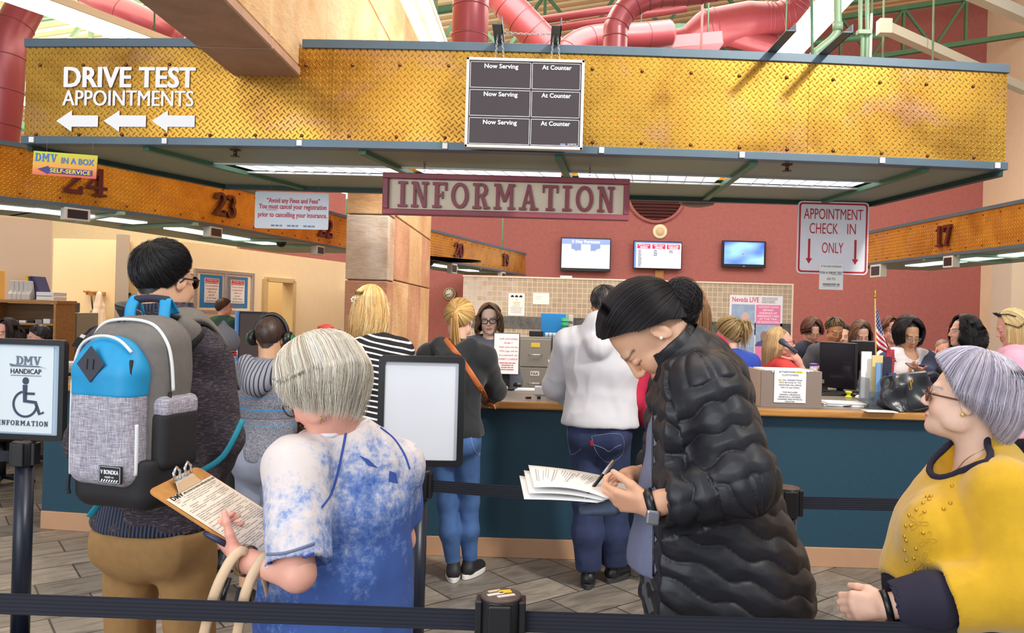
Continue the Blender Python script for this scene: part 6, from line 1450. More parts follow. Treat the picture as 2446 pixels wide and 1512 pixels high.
f=Fig('person','woman in a black quilted jacket with hair in a bun, head bent, writing on papers',q0.x,q0.y,90,H=1.7,sw=.16,g=1.0,fem=True,head=(4,63,0),hs=1.09,skin='asian',res=.0038,seed=1,hair=(30,26,30))
J=f.J;X=f.px
J.update(head=X(1552,797,2.15),neck=X(1648,852,YQ),sh=X(1672,890,YQ),chest=X(1672,1010,YQ),waist=X(1652,1190,YQ),pelvis=X(1640,1330,YQ))
f.setarm('l',X(1690,925,1.98),X(1778,1150,1.90),X(1552,1207,1.93),X(1440,1188,1.965)-X(1552,1207,1.93),V3(.86,.0,.5))
f.setarm('r',X(1650,905,2.33),X(1600,1120,2.46),X(1498,1142,2.22),X(1420,1160,2.12)-X(1498,1142,2.22),V3(-.72,.1,-.7))
qbody=f.body(hkw={'l':dict(curls=((30,50,35),(34,55,35),(38,55,35),(42,55,35)),thumb=(.85,.35,.25)),'r':dict(curls=((25,48,30),(38,60,40),(50,65,45),(58,65,45)),thumb=(.85,.3,.42))},res=.0036,low='pelvis')
d=SD(*f.bounds(['sh','chest','waist','pelvis'],.24),.005)
d.chain([X(1640,1440,YQ),X(1632,1330,YQ),X(1650,1200,YQ),X(1672,1030,YQ),X(1668,920,YQ)],[(.155,.135),(.15,.142),(.14,.138),(.15,.13),(.11,.09)],.03);d.below(X(1640,1352,YQ)[2])
f.garment('t_shirt',d,M_tee,.005,8)
d=SD(f.J['pelvis']-V3(.3,.3,1.0),f.J['pelvis']+V3(.3,.3,.1),.007);f.legs(d,.012,None,.012);d.plane(f.J['pelvis']+V3(0,0,.02),(0,0,1));d.below(.06);f.garment('sweatpants',d,M_sweat,.006,7)
f.shoes(M_white,M_white)
lo,hi=f.bounds(['sh','pelvis','el','er','wl','wr','neck'],.3);d=SD(lo,hi,.0042)
ax=[X(1722,1475,YQ),X(1712,1400,YQ),X(1690,1290,YQ),X(1672,1170,YQ),X(1664,1040,YQ),X(1662,930,YQ),X(1648,862,YQ)]
d.chain(ax,[(.22,.25),(.215,.24),(.195,.215),(.185,.185),(.185,.16),(.17,.13),(.10,.095)],.05)
d.chain([X(1640,1470,2.0),X(1635,1200,2.0),X(1630,1000,2.0),X(1625,900,2.02)],[(.07,.12),(.07,.11),(.06,.1),(.05,.07)],.05)
for a in 'lr':
 S_,E_,W_=J['s'+a],J['e'+a],J['w'+a];d.rc(ax[5]*.5+S_*.5,S_,.085,.082,.05);d.rc(S_,E_,.086,.082,.03);d.rc(E_,E_*.25+W_*.75,.08,.062,.03);d.rc(E_*.25+W_*.75,E_*.06+W_*.94,.06,.043,.02);e=nrm(W_-E_);d.rc(W_-e*.004,W_+e*.1,.05,.06,.004,'s')
rimc,rd=X(1600,826,YQ),nrm(X(1556,777,YQ)-X(1600,826,YQ))
d.rc(rimc-rd*.14,rimc+rd*.01,.112,.100,.03);d.rc(rimc-rd*.07,rimc+rd*.15,.084,.09,.004,'s');d.plane(rimc+rd*.004,rd)
d.plane(X(1556,1000,YQ),(0,1,-.0));d.below(X(1740,1474,YQ)[2]);d.plane(X(1928,1420,YQ),nrm(V3(0,-1,-.62)))
def quilt(v,n):
 out=np.zeros(len(v));segs=[(ax[0],ax[6],0,.0)]
 def near(a,b):ab=b-a;t=np.clip(((v-a)@ab)/(ab@ab),0,1);q=v-a-t[:,None]*ab;return t*np.linalg.norm(ab),np.linalg.norm(q,axis=1),q,ab/np.linalg.norm(ab)
 best=np.full(len(v),9.);A=np.zeros(len(v));S=np.zeros(len(v));kind=np.zeros(len(v))
 for a in 'lr':
  for(p,q_,r0,o)in((J['s'+a],J['e'+a],.086,0),(J['e'+a],J['w'+a],.07,.29)):
   t,dist,q,u=near(p,q_);k=dist-r0;m=k<best-.012;x=nrm(np.cross(u,V3(0,0,1))if abs(u[2])<.8 else np.cross(u,V3(0,1,0)));y=np.cross(u,x);ang=np.arctan2(q@y,q@x);best[m]=k[m];A[m]=(t+o)[m];S[m]=(ang*.085)[m];kind[m]=1
 m=best>.022;z=v[:,2];ang=np.arctan2(v[:,1]-np.interp(z,[a[2]for a in ax],[a[1]for a in ax]),v[:,0]-ax[3][0]);A[m]=(z*.96-.32*(v[:,1]-ax[3][1]))[m];S[m]=(ang*.2)[m]
 fade=np.clip((np.linalg.norm(v-rimc,axis=1)-.11)/.06,0,1)
 w=A/.060;lam=.115;dmin=np.full(len(v),9.);k0=np.floor(w+.5)
 for o in(-1,0,1):k=k0+o;L=k+np.where(kind>0,.15,.24)*np.where(k%2==0,1,-1)*np.cos(2*math.pi*S/lam);dmin=np.minimum(dmin,np.abs(w-L))
 return fade*np.where(kind>0,.0125,.016)*np.minimum(1,dmin/.46)**.45-.009+.0018*gnoise(v*np.array([22,22,34]))
f.garment('quilted_jacket',d,M_quilt,.0014,16,disp=quilt)
jac=f.root.children[-1]
rc_=X(1590,814,YQ);d=SD(rc_-.22,rc_+.22,.0045);d.rc(rc_-rd*.13,rc_+rd*.02,.086,.079,.01,w=(1,0,0),f=1.27);d.rc(rc_-rd*.16,rc_+rd*.15,.077,.071,.004,'s',w=(1,0,0),f=1.27);d.plane(rc_+rd*.004,rd,.006);v,Q=d.mesh();v=relax(v,Q,5,.5);npmesh('jacket_collar',v+vnormals(v,Q)*(gnoise(v*14)*.005)[:,None],Q,M_quilt,f.root)
seam(jac,[(1560,868),(1561,960),(1560,1080),(1560,1165)],.003,M_black,'zipper',jac);seam(jac,[(1562,1260),(1561,1350),(1561,1450)],.003,M_black,'zipper',jac)
seam(jac,[(1697,1262),(1712,1330),(1735,1410),(1752,1452)],.004,M_black,'pocket_zip',jac)
b=MB();h=onsurf(jac,1577,1010,.003)
if h:b.tube([h[0]+Vector((.011*math.cos(t),0,.011*math.sin(t)+.008))for t in(2*math.pi*i/14 for i in range(14))],.0025,6,True);b.tube([h[0]+Vector((.011,0,.008)),h[0]+Vector((.010,0,-.012)),h[0]+Vector((.0,0,-.02))],.0025,6);b.build('chest_logo',M_inkgrey,jac)
tie=X(1590,722,2.15);tl=(f.R.T@(tie-J['head']))/f.hs
bun=X(1627,716,2.15);ext=[]
def ballwrap(c,r,n,seg=12,squash=(1,1,1)):
 rs=f.rs;ax_=nrm2(rs.normal(size=(n,3)));u=nrm2(np.cross(ax_,rs.normal(size=(n,3))));w_=np.cross(ax_,u);t=np.linspace(0,3.6,seg)[None,:,None];rr_=r*(1+rs.normal(size=(n,1,1))*.07);return c+(u[:,None]*np.cos(t)+w_[:,None]*np.sin(t)+ax_[:,None]*.25)*rr_*np.array(squash)
ext.append((ballwrap(bun,.050,900,14,(1,1.0,1.05)),.0007));ext.append((ballwrap(X(1636,748,2.15),.034,400),.0007));ext.append((ballwrap(tie,.024,300),.0007))
for p_,n_ in(((1545,668),14),((1510,692),14),((1565,690),10),((1540,700),12)):
 t_=X(*p_,2.15);ext.append((f.locks(tie,[tie,(tie+t_)/2+V3(0,.01,-.012),t_],n_,.004,fan=.6),.0007))
f.hair(pole=tl-np.array([0,-.012,.03]),cols=[(26,22,27),(38,32,36),(22,20,26),(48,40,42)],n=5200,rad=.0006,mode='gather',thick=.017,noise=.0012,ext=ext,seg=12)
d=SD(bun-.1,bun+.1,.005);d.ell(bun,(.05,.052,.047));d.ell(X(1636,748,2.15),.032,None,.02);d.ell(tie,.024,None,.015);v,Q=d.mesh();v=v+vnormals(v,Q)*(gnoise(v*40)*.008)[:,None];hb=npmesh('hair_bun',v,Q,mat('hair_black',(24,20,25),.4),f.root)
h=onsurf(qbody,1579,807,.002);b=MB();b.ell(h[0]if h else P(1579,807,2.06),.0045,None,12,8);b.build('earring',mat('pearl',(240,236,232),.2),f.root)
b=MB();W_=Vector(f.Wd(J['wl']));u=(Vector(f.Wd(J['el']))-W_).normalized();wa=W_+u*.004;x_=u.cross(EZ).normalized();y_=u.cross(x_)
b.grid(lambda s,t:wa+u*(.011*(2*t-1))+(x_*math.cos(2*math.pi*s)*.033+y_*math.sin(2*math.pi*s)*.039),28,2,closed=True);wt=b.build('smart_watch',M_black,f.root,solid=.004)
b=MB();c_=wa+y_*-.004+Vector((0,-.034,0));b.box(c_+Vector((0,.0,-.026)),(.034,.012,.036),(0,.1,0));b.build('watch_case',mat('watch_metal',(150,150,158),.25,.8),wt,bevel=.006,seg=3)
pp=(P(1262,1111,2.2),P(1276,1164,1.97),P(1450,1192,1.95),P(1556,1170,2.17))
t=thing('form_papers','sheaf of printed forms held by the woman in the quilted jacket','papers',P(1400,1160,2.05))
for k in range(3):
 b=MB();o=Vector((-.012*k,0,-.005*k))
 def fp(u,v,k=k,o=o):return(pp[0]*(1-u)+pp[3]*u)*(1-v)+(pp[1]*(1-u)+pp[2]*u)*v+o+EZ*(.012*math.sin(u*3)*(1-.4*k)-.01*k*(1-u))
 b.grid(fp,12,6);b.build('sheet',M_paper,t,solid=.0008)
 if k==0:
  b=MB();R2=random.Random(5)
  for r in range(26):
   u=.05+.62*r/26
   if R2.random()<.18:continue
   v0=.12+R2.random()*.1;v1=v0+R2.uniform(.2,.65);w=.005 if r%7 else.009
   b.add([fp(u,v0)+EZ*.0018,fp(u+w,v0)+EZ*.0018,fp(u+w,v1)+EZ*.0018,fp(u,v1)+EZ*.0018],[(0,1,2,3)])
  b.build('print_lines',mat('print_pale',(168,162,160),.7),t)
b=MB();pa,pb_=P(1465,1102,2.12),P(1392,1196,1.98);b.tube([pa,pa.lerp(pb_,.12),pa.lerp(pb_,.82),pb_],[.0035,.0045,.0045,.001],10);pen=b.build('pen',M_black,label='dark ballpoint pen in her writing hand',cat='pen')
b=MB();b.tube([pa.lerp(pb_,.0),pa.lerp(pb_,.36)],.005,10);b.build('pen_barrel',mat('pen_silver',(200,190,190),.3,.6),pen);b=MB();b.tube([pa.lerp(pb_,.83),pa.lerp(pb_,1.01)],[.0042,.0015],10);b.build('pen_tip',M_chrome,pen)
d=SD(V3(P(1370,1215,2.0)[:])-.1,V3(P(1460,1215,2.0)[:])+.12,.004);d.rc(V3(P(1395,1218,2.0)[:]),V3(P(1465,1208,2.0)[:]),.013,.022,.01,w=(0,1,0),f=2.4);v,Q=d.mesh();cp=thing('folded_cap','dark blue-grey folded cap held under the papers','cap',P(1420,1215,2.0));npmesh('cap_body',v-V3(P(1420,1215,2.0)[:]),Q,mat('cap_cloth',(62,72,92),.8,var=.1,vscale=60),cp)
YE=2.02;q0=P(2335,1540,YE)
f=Fig('person','elderly woman with lavender-grey hair in a mustard sweater with navy trim',q0.x,q0.y,90,H=1.52,sw=.165,g=1.22,fem=True,head=(-32,-8,0),hs=.88,skin='pale',res=.0042,seed=2,hair=(190,180,200))
J=f.J;X=f.px
J.update(head=X(2304,956,YE),neck=X(2338,1098,YE),sh=X(2366,1150,YE),chest=X(2322,1275,YE),waist=X(2310,1410,YE),pelvis=X(2340,1530,YE))
f.setarm('l',X(2400,1180,1.86),X(2430,1408,1.80),X(2122,1448,1.86),X(2060,1448,1.9)-X(2122,1448,1.86),V3(.8,0,-.3))
f.setarm('r',X(2330,1180,2.2),X(2330,1400,2.25),X(2120,1470,2.0),X(2060,1475,1.95)-X(2120,1470,2.0),V3(-.8,0,-.3))
ebody=f.body(hkw={a:dict(curls=((22,40,30),)*4,thumb=(.9,.2,.3))for a in 'lr'},res=.0038,brow=(150,140,140),eyes='open',low='waist')
M_must=mat('mustard_knit',(208,162,28),.95,var=.06,vscale=30,bump=.25,bscale=420,bdist=.002,sheen=.3)
M_navy=mat('navy_knit',(34,30,50),.9,bump=.2,bscale=300)
lo,hi=f.bounds(['sh','neck','pelvis','el','er','wl','wr','sl','sr'],.26);d=SD(lo,hi,.0046)
d.chain([X(2335,1560,YE),X(2325,1480,YE),X(2308,1380,YE),X(2318,1275,YE),X(2345,1170,YE),X(2345,1110,YE)],[(.2,.215),(.2,.205),(.19,.185),(.185,.155),(.165,.11),(.09,.085)],.05)
d.ell(X(2245,1275,1.94),.085,None,.06);d.ell(X(2245,1275,2.1),.085,None,.06)
for a in 'lr':
 S_,E_,W_=J['s'+a],J['e'+a],J['w'+a];m_=E_*.32+W_*.68;d.rc(J['sh']*.4+S_*.6,S_,.07,.072,.04);d.rc(S_,E_,.078,.082,.03);d.rc(E_,m_,.08,.072,.03);e=nrm(W_-E_);d.rc(m_+e*.03,m_+e*.3,.1,.1,.006,'s')
nc=X(2318,1118,YE);d.ell(nc+V3(0,.018,.02),(.088,.105,.075),rotm(0,-22),.008,'s')
f.garment('sweater',d,M_must,.006,6.5);swt=f.root.children[-1]
for a in 'lr':
 E_,W_=J['e'+a],J['w'+a];m_=E_*.34+W_*.66;d=SD(np.minimum(E_,W_)-.15,np.maximum(E_,W_)+.15,.004);e=nrm(W_-E_);d.rc(m_,W_-e*.025,.068,.056,.02);d.rc(W_-e*.03,W_+e*.08,.05,.055,.004,'s');f.garment('cuff',d,M_navy,.002,12,it=4)
d=SD(f.J['pelvis']-V3(.3,.3,.9),f.J['pelvis']+V3(.3,.3,.25),.008);f.legs(d,.02,None,.02);d.chain([X(2335,1540,YE),X(2308,1400,YE)],[(.19,.2),(.19,.197)],.03);d.below(.06);f.garment('trousers',d,M_navy,.004,7);f.shoes(M_black,M_black)
rimtrim(f,swt,nc,V3(0,.3,1),.0085,M_navy,'neck_trim',.2)
b=MB();g_=[onsurf(ebody,x,y,.001)for x,y in((2355,1070),(2330,1082),(2305,1100),(2290,1118),(2278,1130),(2268,1140))];g_=[x[0]for x in g_ if x]
if len(g_)>2:b.tube(smooth_path(g_,4),.0013,6);b.build('necklace',mat('fine_gold',(220,190,130),.3,.8),f.root)
M_pearl=mat('gold_bead',(206,160,50),.3,.5)
for px_,py_ in((2215,1187),(2225,1186),(2220,1194),(2206,1202),(2190,1218),(2209,1223),(2173,1231),(2165,1256),(2177,1255),(2206,1273),(2162,1281),(2166,1291),(2162,1314),(2189,1310),(2184,1333),(2166,1338),(2184,1362),(2254,1216),(2270,1202),(2275,1161)):
 h=onsurf(swt,px_,py_,.001)
 if h:b=MB();b.ell(h[0],.0048,None,10,6);b.build('bead',M_pearl,swt)
for k,(cx_,cy_)in enumerate(((2215,1290),(2195,1250),(2205,1340))):
 for i in range(5):
  a=2*math.pi*i/5;seam(swt,[(cx_,cy_),(cx_+18*math.cos(a+.3),cy_+18*math.sin(a+.3)),(cx_+24*math.cos(a),cy_+24*math.sin(a)),(cx_+16*math.cos(a-.3),cy_+16*math.sin(a-.3)),(cx_,cy_)],.0009,M_must,'embroidery',swt,3)
b=MB();b.ell(f.Wd(f.HT(-.085,-.006,-.034)),.006,None,12,8);b.build('earring',mat('gold_pearl',(226,200,130),.25,.4),f.root)
W_=Vector(f.Wd(J['wl']));u=(Vector(f.Wd(J['el']))-W_).normalized();x_=u.cross(EZ).normalized();y_=u.cross(x_)
b=MB();b.grid(lambda s,t:W_-u*.004+u*(.008*(2*t-1))+(x_*math.cos(2*math.pi*s)*.032+y_*math.sin(2*math.pi*s)*.036),28,2,closed=True);wt=b.build('wrist_band',M_black,f.root,solid=.004)
f.glasses(mat('tortoiseshell',(92,50,40),.3),.024,.019,.0026,True,.104,.0,mat('amber_lens',(150,90,60),.1))
f.hair(pole=(.02,-.12,.99),cols=[(200,192,210),(218,212,224),(180,172,194),(210,200,210)],n=5200,rad=.0006,mode='bob',thick=.026,drop=.105,front=26,puff=.012,spread=.35,tip=.95,noise=.004,seg=14,jag=.3,wave=2.5,curl=.004,ends=lambda u:.08+1.0*np.sin(np.pi*u)**2.2)
YB_=2.12;q0=P(808,1425,YB_)
f=Fig('person','woman with a silver-blond bob in a blue acid-washed shirt, reading a clipboard',q0.x,q0.y,38,H=1.62,sw=.17,g=1.16,fem=True,head=(34,38,4),hs=.97,skin='pink',res=.0042,seed=3,hair=(214,204,190))
J=f.J;X=f.px
J.update(head=X(768,930,2.06),neck=X(822,1032,2.12),sh=X(828,1088,2.13),chest=X(822,1200,2.13),waist=X(812,1330,2.13),pelvis=X(805,1430,2.13))
f.setarm('l',X(708,1118,1.98),X(712,1372,1.86),X(572,1335,1.93),X(535,1300,1.97)-X(572,1335,1.93),V3(.25,.75,.55))
f.setarm('r',X(945,1118,2.22),X(958,1290,2.32),X(900,1330,2.55))
obody=f.body(hkw={'l':dict(curls=((35,45,30),(40,50,30),(44,50,30),(48,50,30)),thumb=(.55,.75,.35))},res=.0038,low='waist',eyes='down')
m,nt,bs=wrap_nodes('acid_wash_jersey',(90,120,190),.9);co=nt.coords();sp=nt.new('ShaderNodeSeparateXYZ');nt.link(co,sp.inputs[0])
n1=nt.noise(co,5.5,3,.55,.4);n2=nt.noise(co,42,5,.75);n3=nt.noise(nt.mapping(co,(1,1,.3)),9,4,.6,1.0)
hgt=nt.math('MULTIPLY_ADD',sp.outputs[2],-1.9,2.72)
fac=nt.math('ADD',nt.math('ADD',nt.math('MULTIPLY',nt.math('SUBTRACT',n1,.5),1.5),nt.math('MULTIPLY',nt.math('SUBTRACT',n2,.5),1.5)),nt.math('ADD',hgt,nt.math('MULTIPLY',nt.math('SUBTRACT',n3,.5),.8)))
lft=nt.math('MULTIPLY_ADD',sp.outputs[0],1.6,.12);fac=nt.math('ADD',fac,nt.math('MINIMUM',lft,.12))
nt.link(nt.ramp(fac,[(.2,srgb(220,208,206)),(.45,srgb(190,190,208)),(.62,srgb(138,154,198)),(.85,srgb(88,118,184)),(1.0,srgb(64,94,166))]),bs.inputs['Base Color']);M_acid=m
d=SD(*f.bounds(['sh','neck','pelvis','el','er','sl','sr'],.27),.0048)
d.chain([X(800,1560,2.13),X(800,1450,2.13),X(812,1330,2.13),X(822,1200,2.13),X(828,1100,2.13),X(822,1050,2.12)],[(.215,.18),(.2,.165),(.185,.145),(.175,.135),(.15,.1),(.075,.07)],.045)
f2=V3(0,1,0)
for q in(-1,1):d.ell(J['chest']+V3(q*.085,.1,-.02),.088,None,.05)
for a in 'lr':
 S_,E_=J['s'+a],J['e'+a];d.rc(J['sh']*.4+S_*.6,S_,.07,.072,.04);e=nrm(E_-S_);d.rc(S_,E_-e*(.03 if a=='l' else.06),.076,.074 if a=='l' else.06,.03);L_=np.linalg.norm(E_-S_);z_=L_-(.055 if a=='l' else.1);d.rc(S_+e*(z_+.1),S_+e*(z_+.25),.1,.1,.006,'s')
u=nrm(J['head']-J['neck']);d.rc(J['neck']+V3(0,.01,0),J['neck']+u*.12+V3(0,.02,0),.07,.085,.006,'s');d.below(.72)
f.garment('shirt',d,M_acid,.008,7);sh=f.root.children[-1]
M_seam=mat('navy_seam',(52,80,158),.9)
seam(sh,[(826,1034),(818,1075),(806,1130),(790,1180),(768,1212)],.0032,M_seam,'raglan_seam',sh);seam(sh,[(908,1022),(940,1048),(965,1085),(978,1120)],.003,M_seam,'raglan_seam',sh)
M_band=mat('band_white',(222,218,226),.9)
seam(sh,[(634,1352),(670,1350),(710,1342),(748,1330)],.006,M_band,'sleeve_hem',sh);seam(sh,[(640,1344),(675,1343),(712,1334),(749,1322)],.0035,M_seam,'sleeve_stripe',sh);seam(sh,[(640,1324),(675,1322),(712,1312),(750,1298)],.004,mat('band_grey',(112,122,148),.9),'sleeve_stripe',sh)
for poly in(((858,1088),(880,1098),(902,1118),(880,1112)),((930,1125),(945,1130),(950,1155),(928,1150))):patch(sh,poly,M_seam,'dye_blot',sh,.0012,3)
d=SD(f.J['pelvis']-V3(.32,.32,.9),f.J['pelvis']+V3(.32,.32,.08),.009);f.legs(d,-.004,None,.01);d.plane(V3(0,0,.8),(0,0,1));d.below(.06);f.garment('trousers',d,mat('dark_trousers',(70,74,84),.9),.005,7);f.shoes(M_black,M_black)
rimtrim(f,sh,J['neck'],u,.006,M_band,'collar',.15,lo=-.1,hi=.06)
f.glasses(mat('dark_frame',(50,46,60),.3),.025,.017,.0022,True,.108,-.002)
h=onsurf(obody,766,998,.003);b=MB();p_=h[0]if h else P(766,998,1.98);b.tube([p_+Vector((0,0,.006)),p_,p_-Vector((0,0,.014))],.0018,6);b.build('earring',mat('fine_gold',(220,190,130),.3,.8),f.root)
f.hair(pole=(.12,-.12,.98),cols=[(242,232,214),(226,212,190),(250,246,236),(200,182,160),(234,226,216)],n=6500,rad=.0006,mode='bob',thick=.022,drop=.15,front=68,puff=.012,spread=.3,tip=.55,noise=.0035,seg=15,jag=.14,wave=5,curl=.005,ends=lambda u:.3+.8*np.sin(np.pi*u)**.8,fall=(0,-.1,-1))
W_=Vector(f.Wd(J['wl']));u=(Vector(f.Wd(J['el']))-W_).normalized();x_=u.cross(EZ).normalized();y_=u.cross(x_)
b=MB();b.grid(lambda s,t:W_+u*.02+u*(.008*(2*t-1))+(x_*math.cos(2*math.pi*s)*.034+y_*math.sin(2*math.pi*s)*.036),24,2,closed=True);b.build('bracelet',mat('bracelet_metal',(180,160,130),.3,.8),f.root,solid=.004)
A_,D_=P(352,1172,1.95),P(630,1350,1.93);ey_=(D_-A_).normalized();B_=P(442,1110,2.15);ex_=(B_-A_);ex_=(ex_-ey_*ex_.dot(ey_)).normalized();ez_=ex_.cross(ey_)
ez_=ez_ if ez_.z>0 else-ez_
t=thing('clipboard','brown hardboard clipboard with a form, held by the woman in the blue shirt','clipboard',A_+ex_*.11+ey_*.16)
CW,CL=.23,.325
def CB(x,y,z=0):return A_+ex_*x+ey_*y+ez_*z
b=MB();pr=[(CW/2+x,CL/2+y)for x,y in rrect(CW,CL,.02)];b.add([CB(x,y,0)for x,y in pr]+[CB(x,y,-.004)for x,y in pr],[tuple(range(len(pr))),tuple(range(len(pr),2*len(pr)))[::-1]]+[(i,len(pr)+i,len(pr)+(i+1)%len(pr),(i+1)%len(pr))for i in range(len(pr))]);b.build('board',mat('hardboard',(190,132,66),.6,var=.12,vscale=50),t)
def plate(b,x0,x1,y0,y1,z):b.add([CB(x0,y0,z),CB(x1,y0,z),CB(x1,y1,z),CB(x0,y1,z)],[(0,1,2,3)])
b=MB();plate(b,.008,CW-.006,.05,CL-.005,.002);b.build('form_sheet',mat('form_cream',(240,226,208),.7),t,solid=.001)
b=MB();R2=random.Random(9)
for r in range(38):
 y=.068+.0062*r;x=.018
 if r in(4,9,15,28):continue
 while x<CW-.02:
  L=R2.uniform(.006,.04);
  if R2.random()<.8:plate(b,x,min(x+L,CW-.018),y,y+.0018,.0035)
  x+=L+.004
b.build('print_lines',mat('print_pale',(168,162,160),.7),t)
b=MB();vt,ft_=text_mesh('DMV',.03);k_=.022;b.add([CB(.018+x*k_,.064-y*k_*.9,.0036)for x,y in vt],ft_);b.text('APPLICATION FOR DRIVING PRIVILEGES OR ID CARD',CB(.145,.062,.0036),ex_,-ey_,width=.15,height=.006,ext=.0003,bold=.01);b.build('form_title',M_ink,t)
b=MB();xm=CW/2
b.add([CB(xm-.055,.052,.003),CB(xm+.055,.052,.003),CB(xm+.042,.028,.014),CB(xm-.042,.028,.014),CB(xm+.03,.008,.012),CB(xm-.03,.008,.012)],[(0,1,2,3),(3,2,4,5)])
cl=b.build('clip',M_alu,t,solid=.002,bevel=.003)
for sx in(-.022,.03):
 b=MB();b.tube([CB(xm+sx-.012,.02,.014),CB(xm+sx-.014,.008,.03),CB(xm+sx,.0,.04),CB(xm+sx+.014,.008,.03),CB(xm+sx+.012,.02,.014)],.004,8);b.build('clip_loop',M_chrome,cl)
b=MB();pq,pr_=P(487,1272,1.945),P(540,1300,1.93);b.tube([pq,pq.lerp(pr_,.2),pr_],[.004,.008,.008],8);b.build('marker_pen',mat('pen_navy',(40,46,76),.4),label='dark marker pen held under the clipboard',cat='pen')
hb0=P(570,1530,1.92);t=thing('handbag','cream handbag with two tan straps hanging from the clipboard arm','handbag',(hb0.x,hb0.y,.5))
M_strap=mat('tan_strap',(218,186,152),.5);cen=Vector((hb0.x-.0,hb0.y+.02,0))
for(ptL,top,ptR,dy)in(((486,1520),(572,1326),(650,1520),-.06),((566,1520),(634,1338),(700,1520),.03)):
 a,c,e=P(*ptL,1.86),P(*top,1.875),P(*ptR,2.02);a2,e2=a+Vector((-.02,0,-.14)),e+Vector((0,0,-.14));b=MB();b.tube(smooth_path([a2,a,a.lerp(c,.62)+Vector((-.012,-.012,.01)),c+Vector((.0,.015,.006)),c.lerp(e,.35)+Vector((.012,.05,.0)),e,e2],6),.011,8,ell=(.55,1.15));b.build('strap',M_strap,t)
d=SD((-.24,-.14,-.02),(.24,.14,.32),.007);rbox(d,(0,0,.11),(.18,.06,.11),.05);v,Q=d.mesh();npmesh('bag_body',v,Q,mat('bag_cream',(226,210,190),.5),t)
b=MB();b.tube([P(548,1380,1.87),P(535,1420,1.86),P(530,1440,1.86)],.006,6);b.build('key_fob',M_black,t)
YM=2.46;q0=P(380,1275,YM)
f=Fig('person','man with short black hair in a charcoal knit sweater and khakis, seen from behind',q0.x,q0.y,-16,H=1.74,sw=.185,g=1.02,fem=False,head=(0,4,0),hs=.97,skin='asian',res=.0045,seed=4,hair=(26,24,26))
J=f.J;X=f.px
J.update(head=X(394,668,2.47),neck=X(396,762,2.47),sh=X(396,830,2.47),chest=X(390,960,2.48),waist=X(380,1150,2.48),pelvis=X(372,1275,2.47))
f.setarm('r',X(490,872,2.50),X(526,1045,2.50),X(490,1190,2.70));f.setarm('l',X(272,845,2.42),X(215,1060,2.48),X(270,1180,2.72))
f.body(res=.0042,low='chest')
m,nt,bs=wrap_nodes('charcoal_melange',(62,56,62),.95);co=nt.coords();n=nt.noise(nt.mapping(co,(1,1,6)),60,4,.7);nt.link(nt.ramp(n,[(.35,srgb(34,30,40)),(.55,srgb(66,58,66)),(.7,srgb(128,116,122))]),bs.inputs['Base Color']);nt.link(nt.bump(n,.5,.004),bs.inputs['Normal'])
d=SD(*f.bounds(['sh','neck','pelvis','el','er','wl','wr'],.24),.0052)
f.torso(d,.026,.06)
for a in 'lr':
 S_,E_,W_=J['s'+a],J['e'+a],J['w'+a];d.rc(S_,E_,.074,.066,.04);d.rc(E_,W_,.064,.045,.03)
u=nrm(J['head']-J['neck']);d.rc(J['neck']-u*.02,J['neck']+u*.045,.082,.076,.015);d.rc(J['neck']+u*.02,J['neck']+u*.12,.064,.07,.005,'s');d.plane(J['neck']+u*.045,u);d.below(X(372,1244,2.47)[2])
f.garment('sweater',d,m,.009,7);sw_=f.root.children[-1]
mr=mat('ribbed_knit',(46,50,66),.95);ntr=NT(mr);sp=ntr.new('ShaderNodeSeparateXYZ');ntr.link(ntr.coords(),sp.inputs[0]);wv=ntr.math('SINE',ntr.math('MULTIPLY',ntr.math('ADD',sp.outputs[0],ntr.math('MULTIPLY',sp.outputs[1],.4)),520));ntr.link(ntr.bump(wv,.8,.004),ntr.n['Principled BSDF'].inputs['Normal']);ntr.link(ntr.mix(ntr.math('MULTIPLY_ADD',wv,.5,.5),srgb(28,32,48),srgb(74,78,100)),ntr.n['Principled BSDF'].inputs['Base Color'])
d=SD(f.J['pelvis']-.35,f.J['pelvis']+.35,.005);pts,rad=f.torso_pts(.03,.06);d.chain(pts[:3],rad[:3],.03);zt_=X(372,1180,2.47)[2];d.plane(V3(0,0,zt_),(0,0,1));d.below(X(372,1249,2.47)[2]);f.garment('ribbed_hem',d,mr,.004,6)
d=SD(J['neck']-.16,J['neck']+.16,.0045);d.rc(J['neck']-u*.01,J['neck']+u*.05,.085,.079,.01);d.rc(J['neck']-u*.05,J['neck']+u*.15,.066,.072,.005,'s');d.plane(J['neck']+u*.05,u);f.garment('ribbed_collar',d,mr,.002,10)
M_khaki=mat('khaki_twill',(156,118,72),.9,var=.07,vscale=40,bump=.2,bscale=200,bdist=.002)
J['hl'][0]-=.012;J['hr'][0]+=.012;J['kl']=V3(-.115,.02,.5);J['kr']=V3(.115,.02,.5)
f.trousers(M_khaki,.008,.009,name='khaki_trousers',flare=.03,res=.006,fs=6.5,waist=.03);kh=f.root.children[-1]
seam(kh,[(352,1276),(385,1284),(420,1280),(456,1268)],.0022,mat('khaki_dark',(96,70,40),.9),'pocket_seam',kh);seam(kh,[(352,1284),(385,1291),(420,1287),(457,1276)],.0022,MATS['khaki_dark'],'pocket_seam',kh);seam(kh,[(307,1262),(310,1310),(335,1355),(360,1395)],.0018,MATS['khaki_dark'],'seat_seam',kh);seam(kh,[(233,1250),(245,1268),(262,1274)],.002,MATS['khaki_dark'],'pocket_seam',kh)
f.shoes(M_black,M_white)
f.glasses(M_black,.026,.02,.003,True,.1,.0,mat('dark_lens',(20,20,24),.1))
f.hair(pole=(0,-.55,.8),cols=[(24,22,24),(36,33,36),(18,17,20),(54,50,54)],n=8000,rad=.0007,mode='short',length=.045,lift=.26,thick=.008,noise=.004,seg=6,sweep=.2)
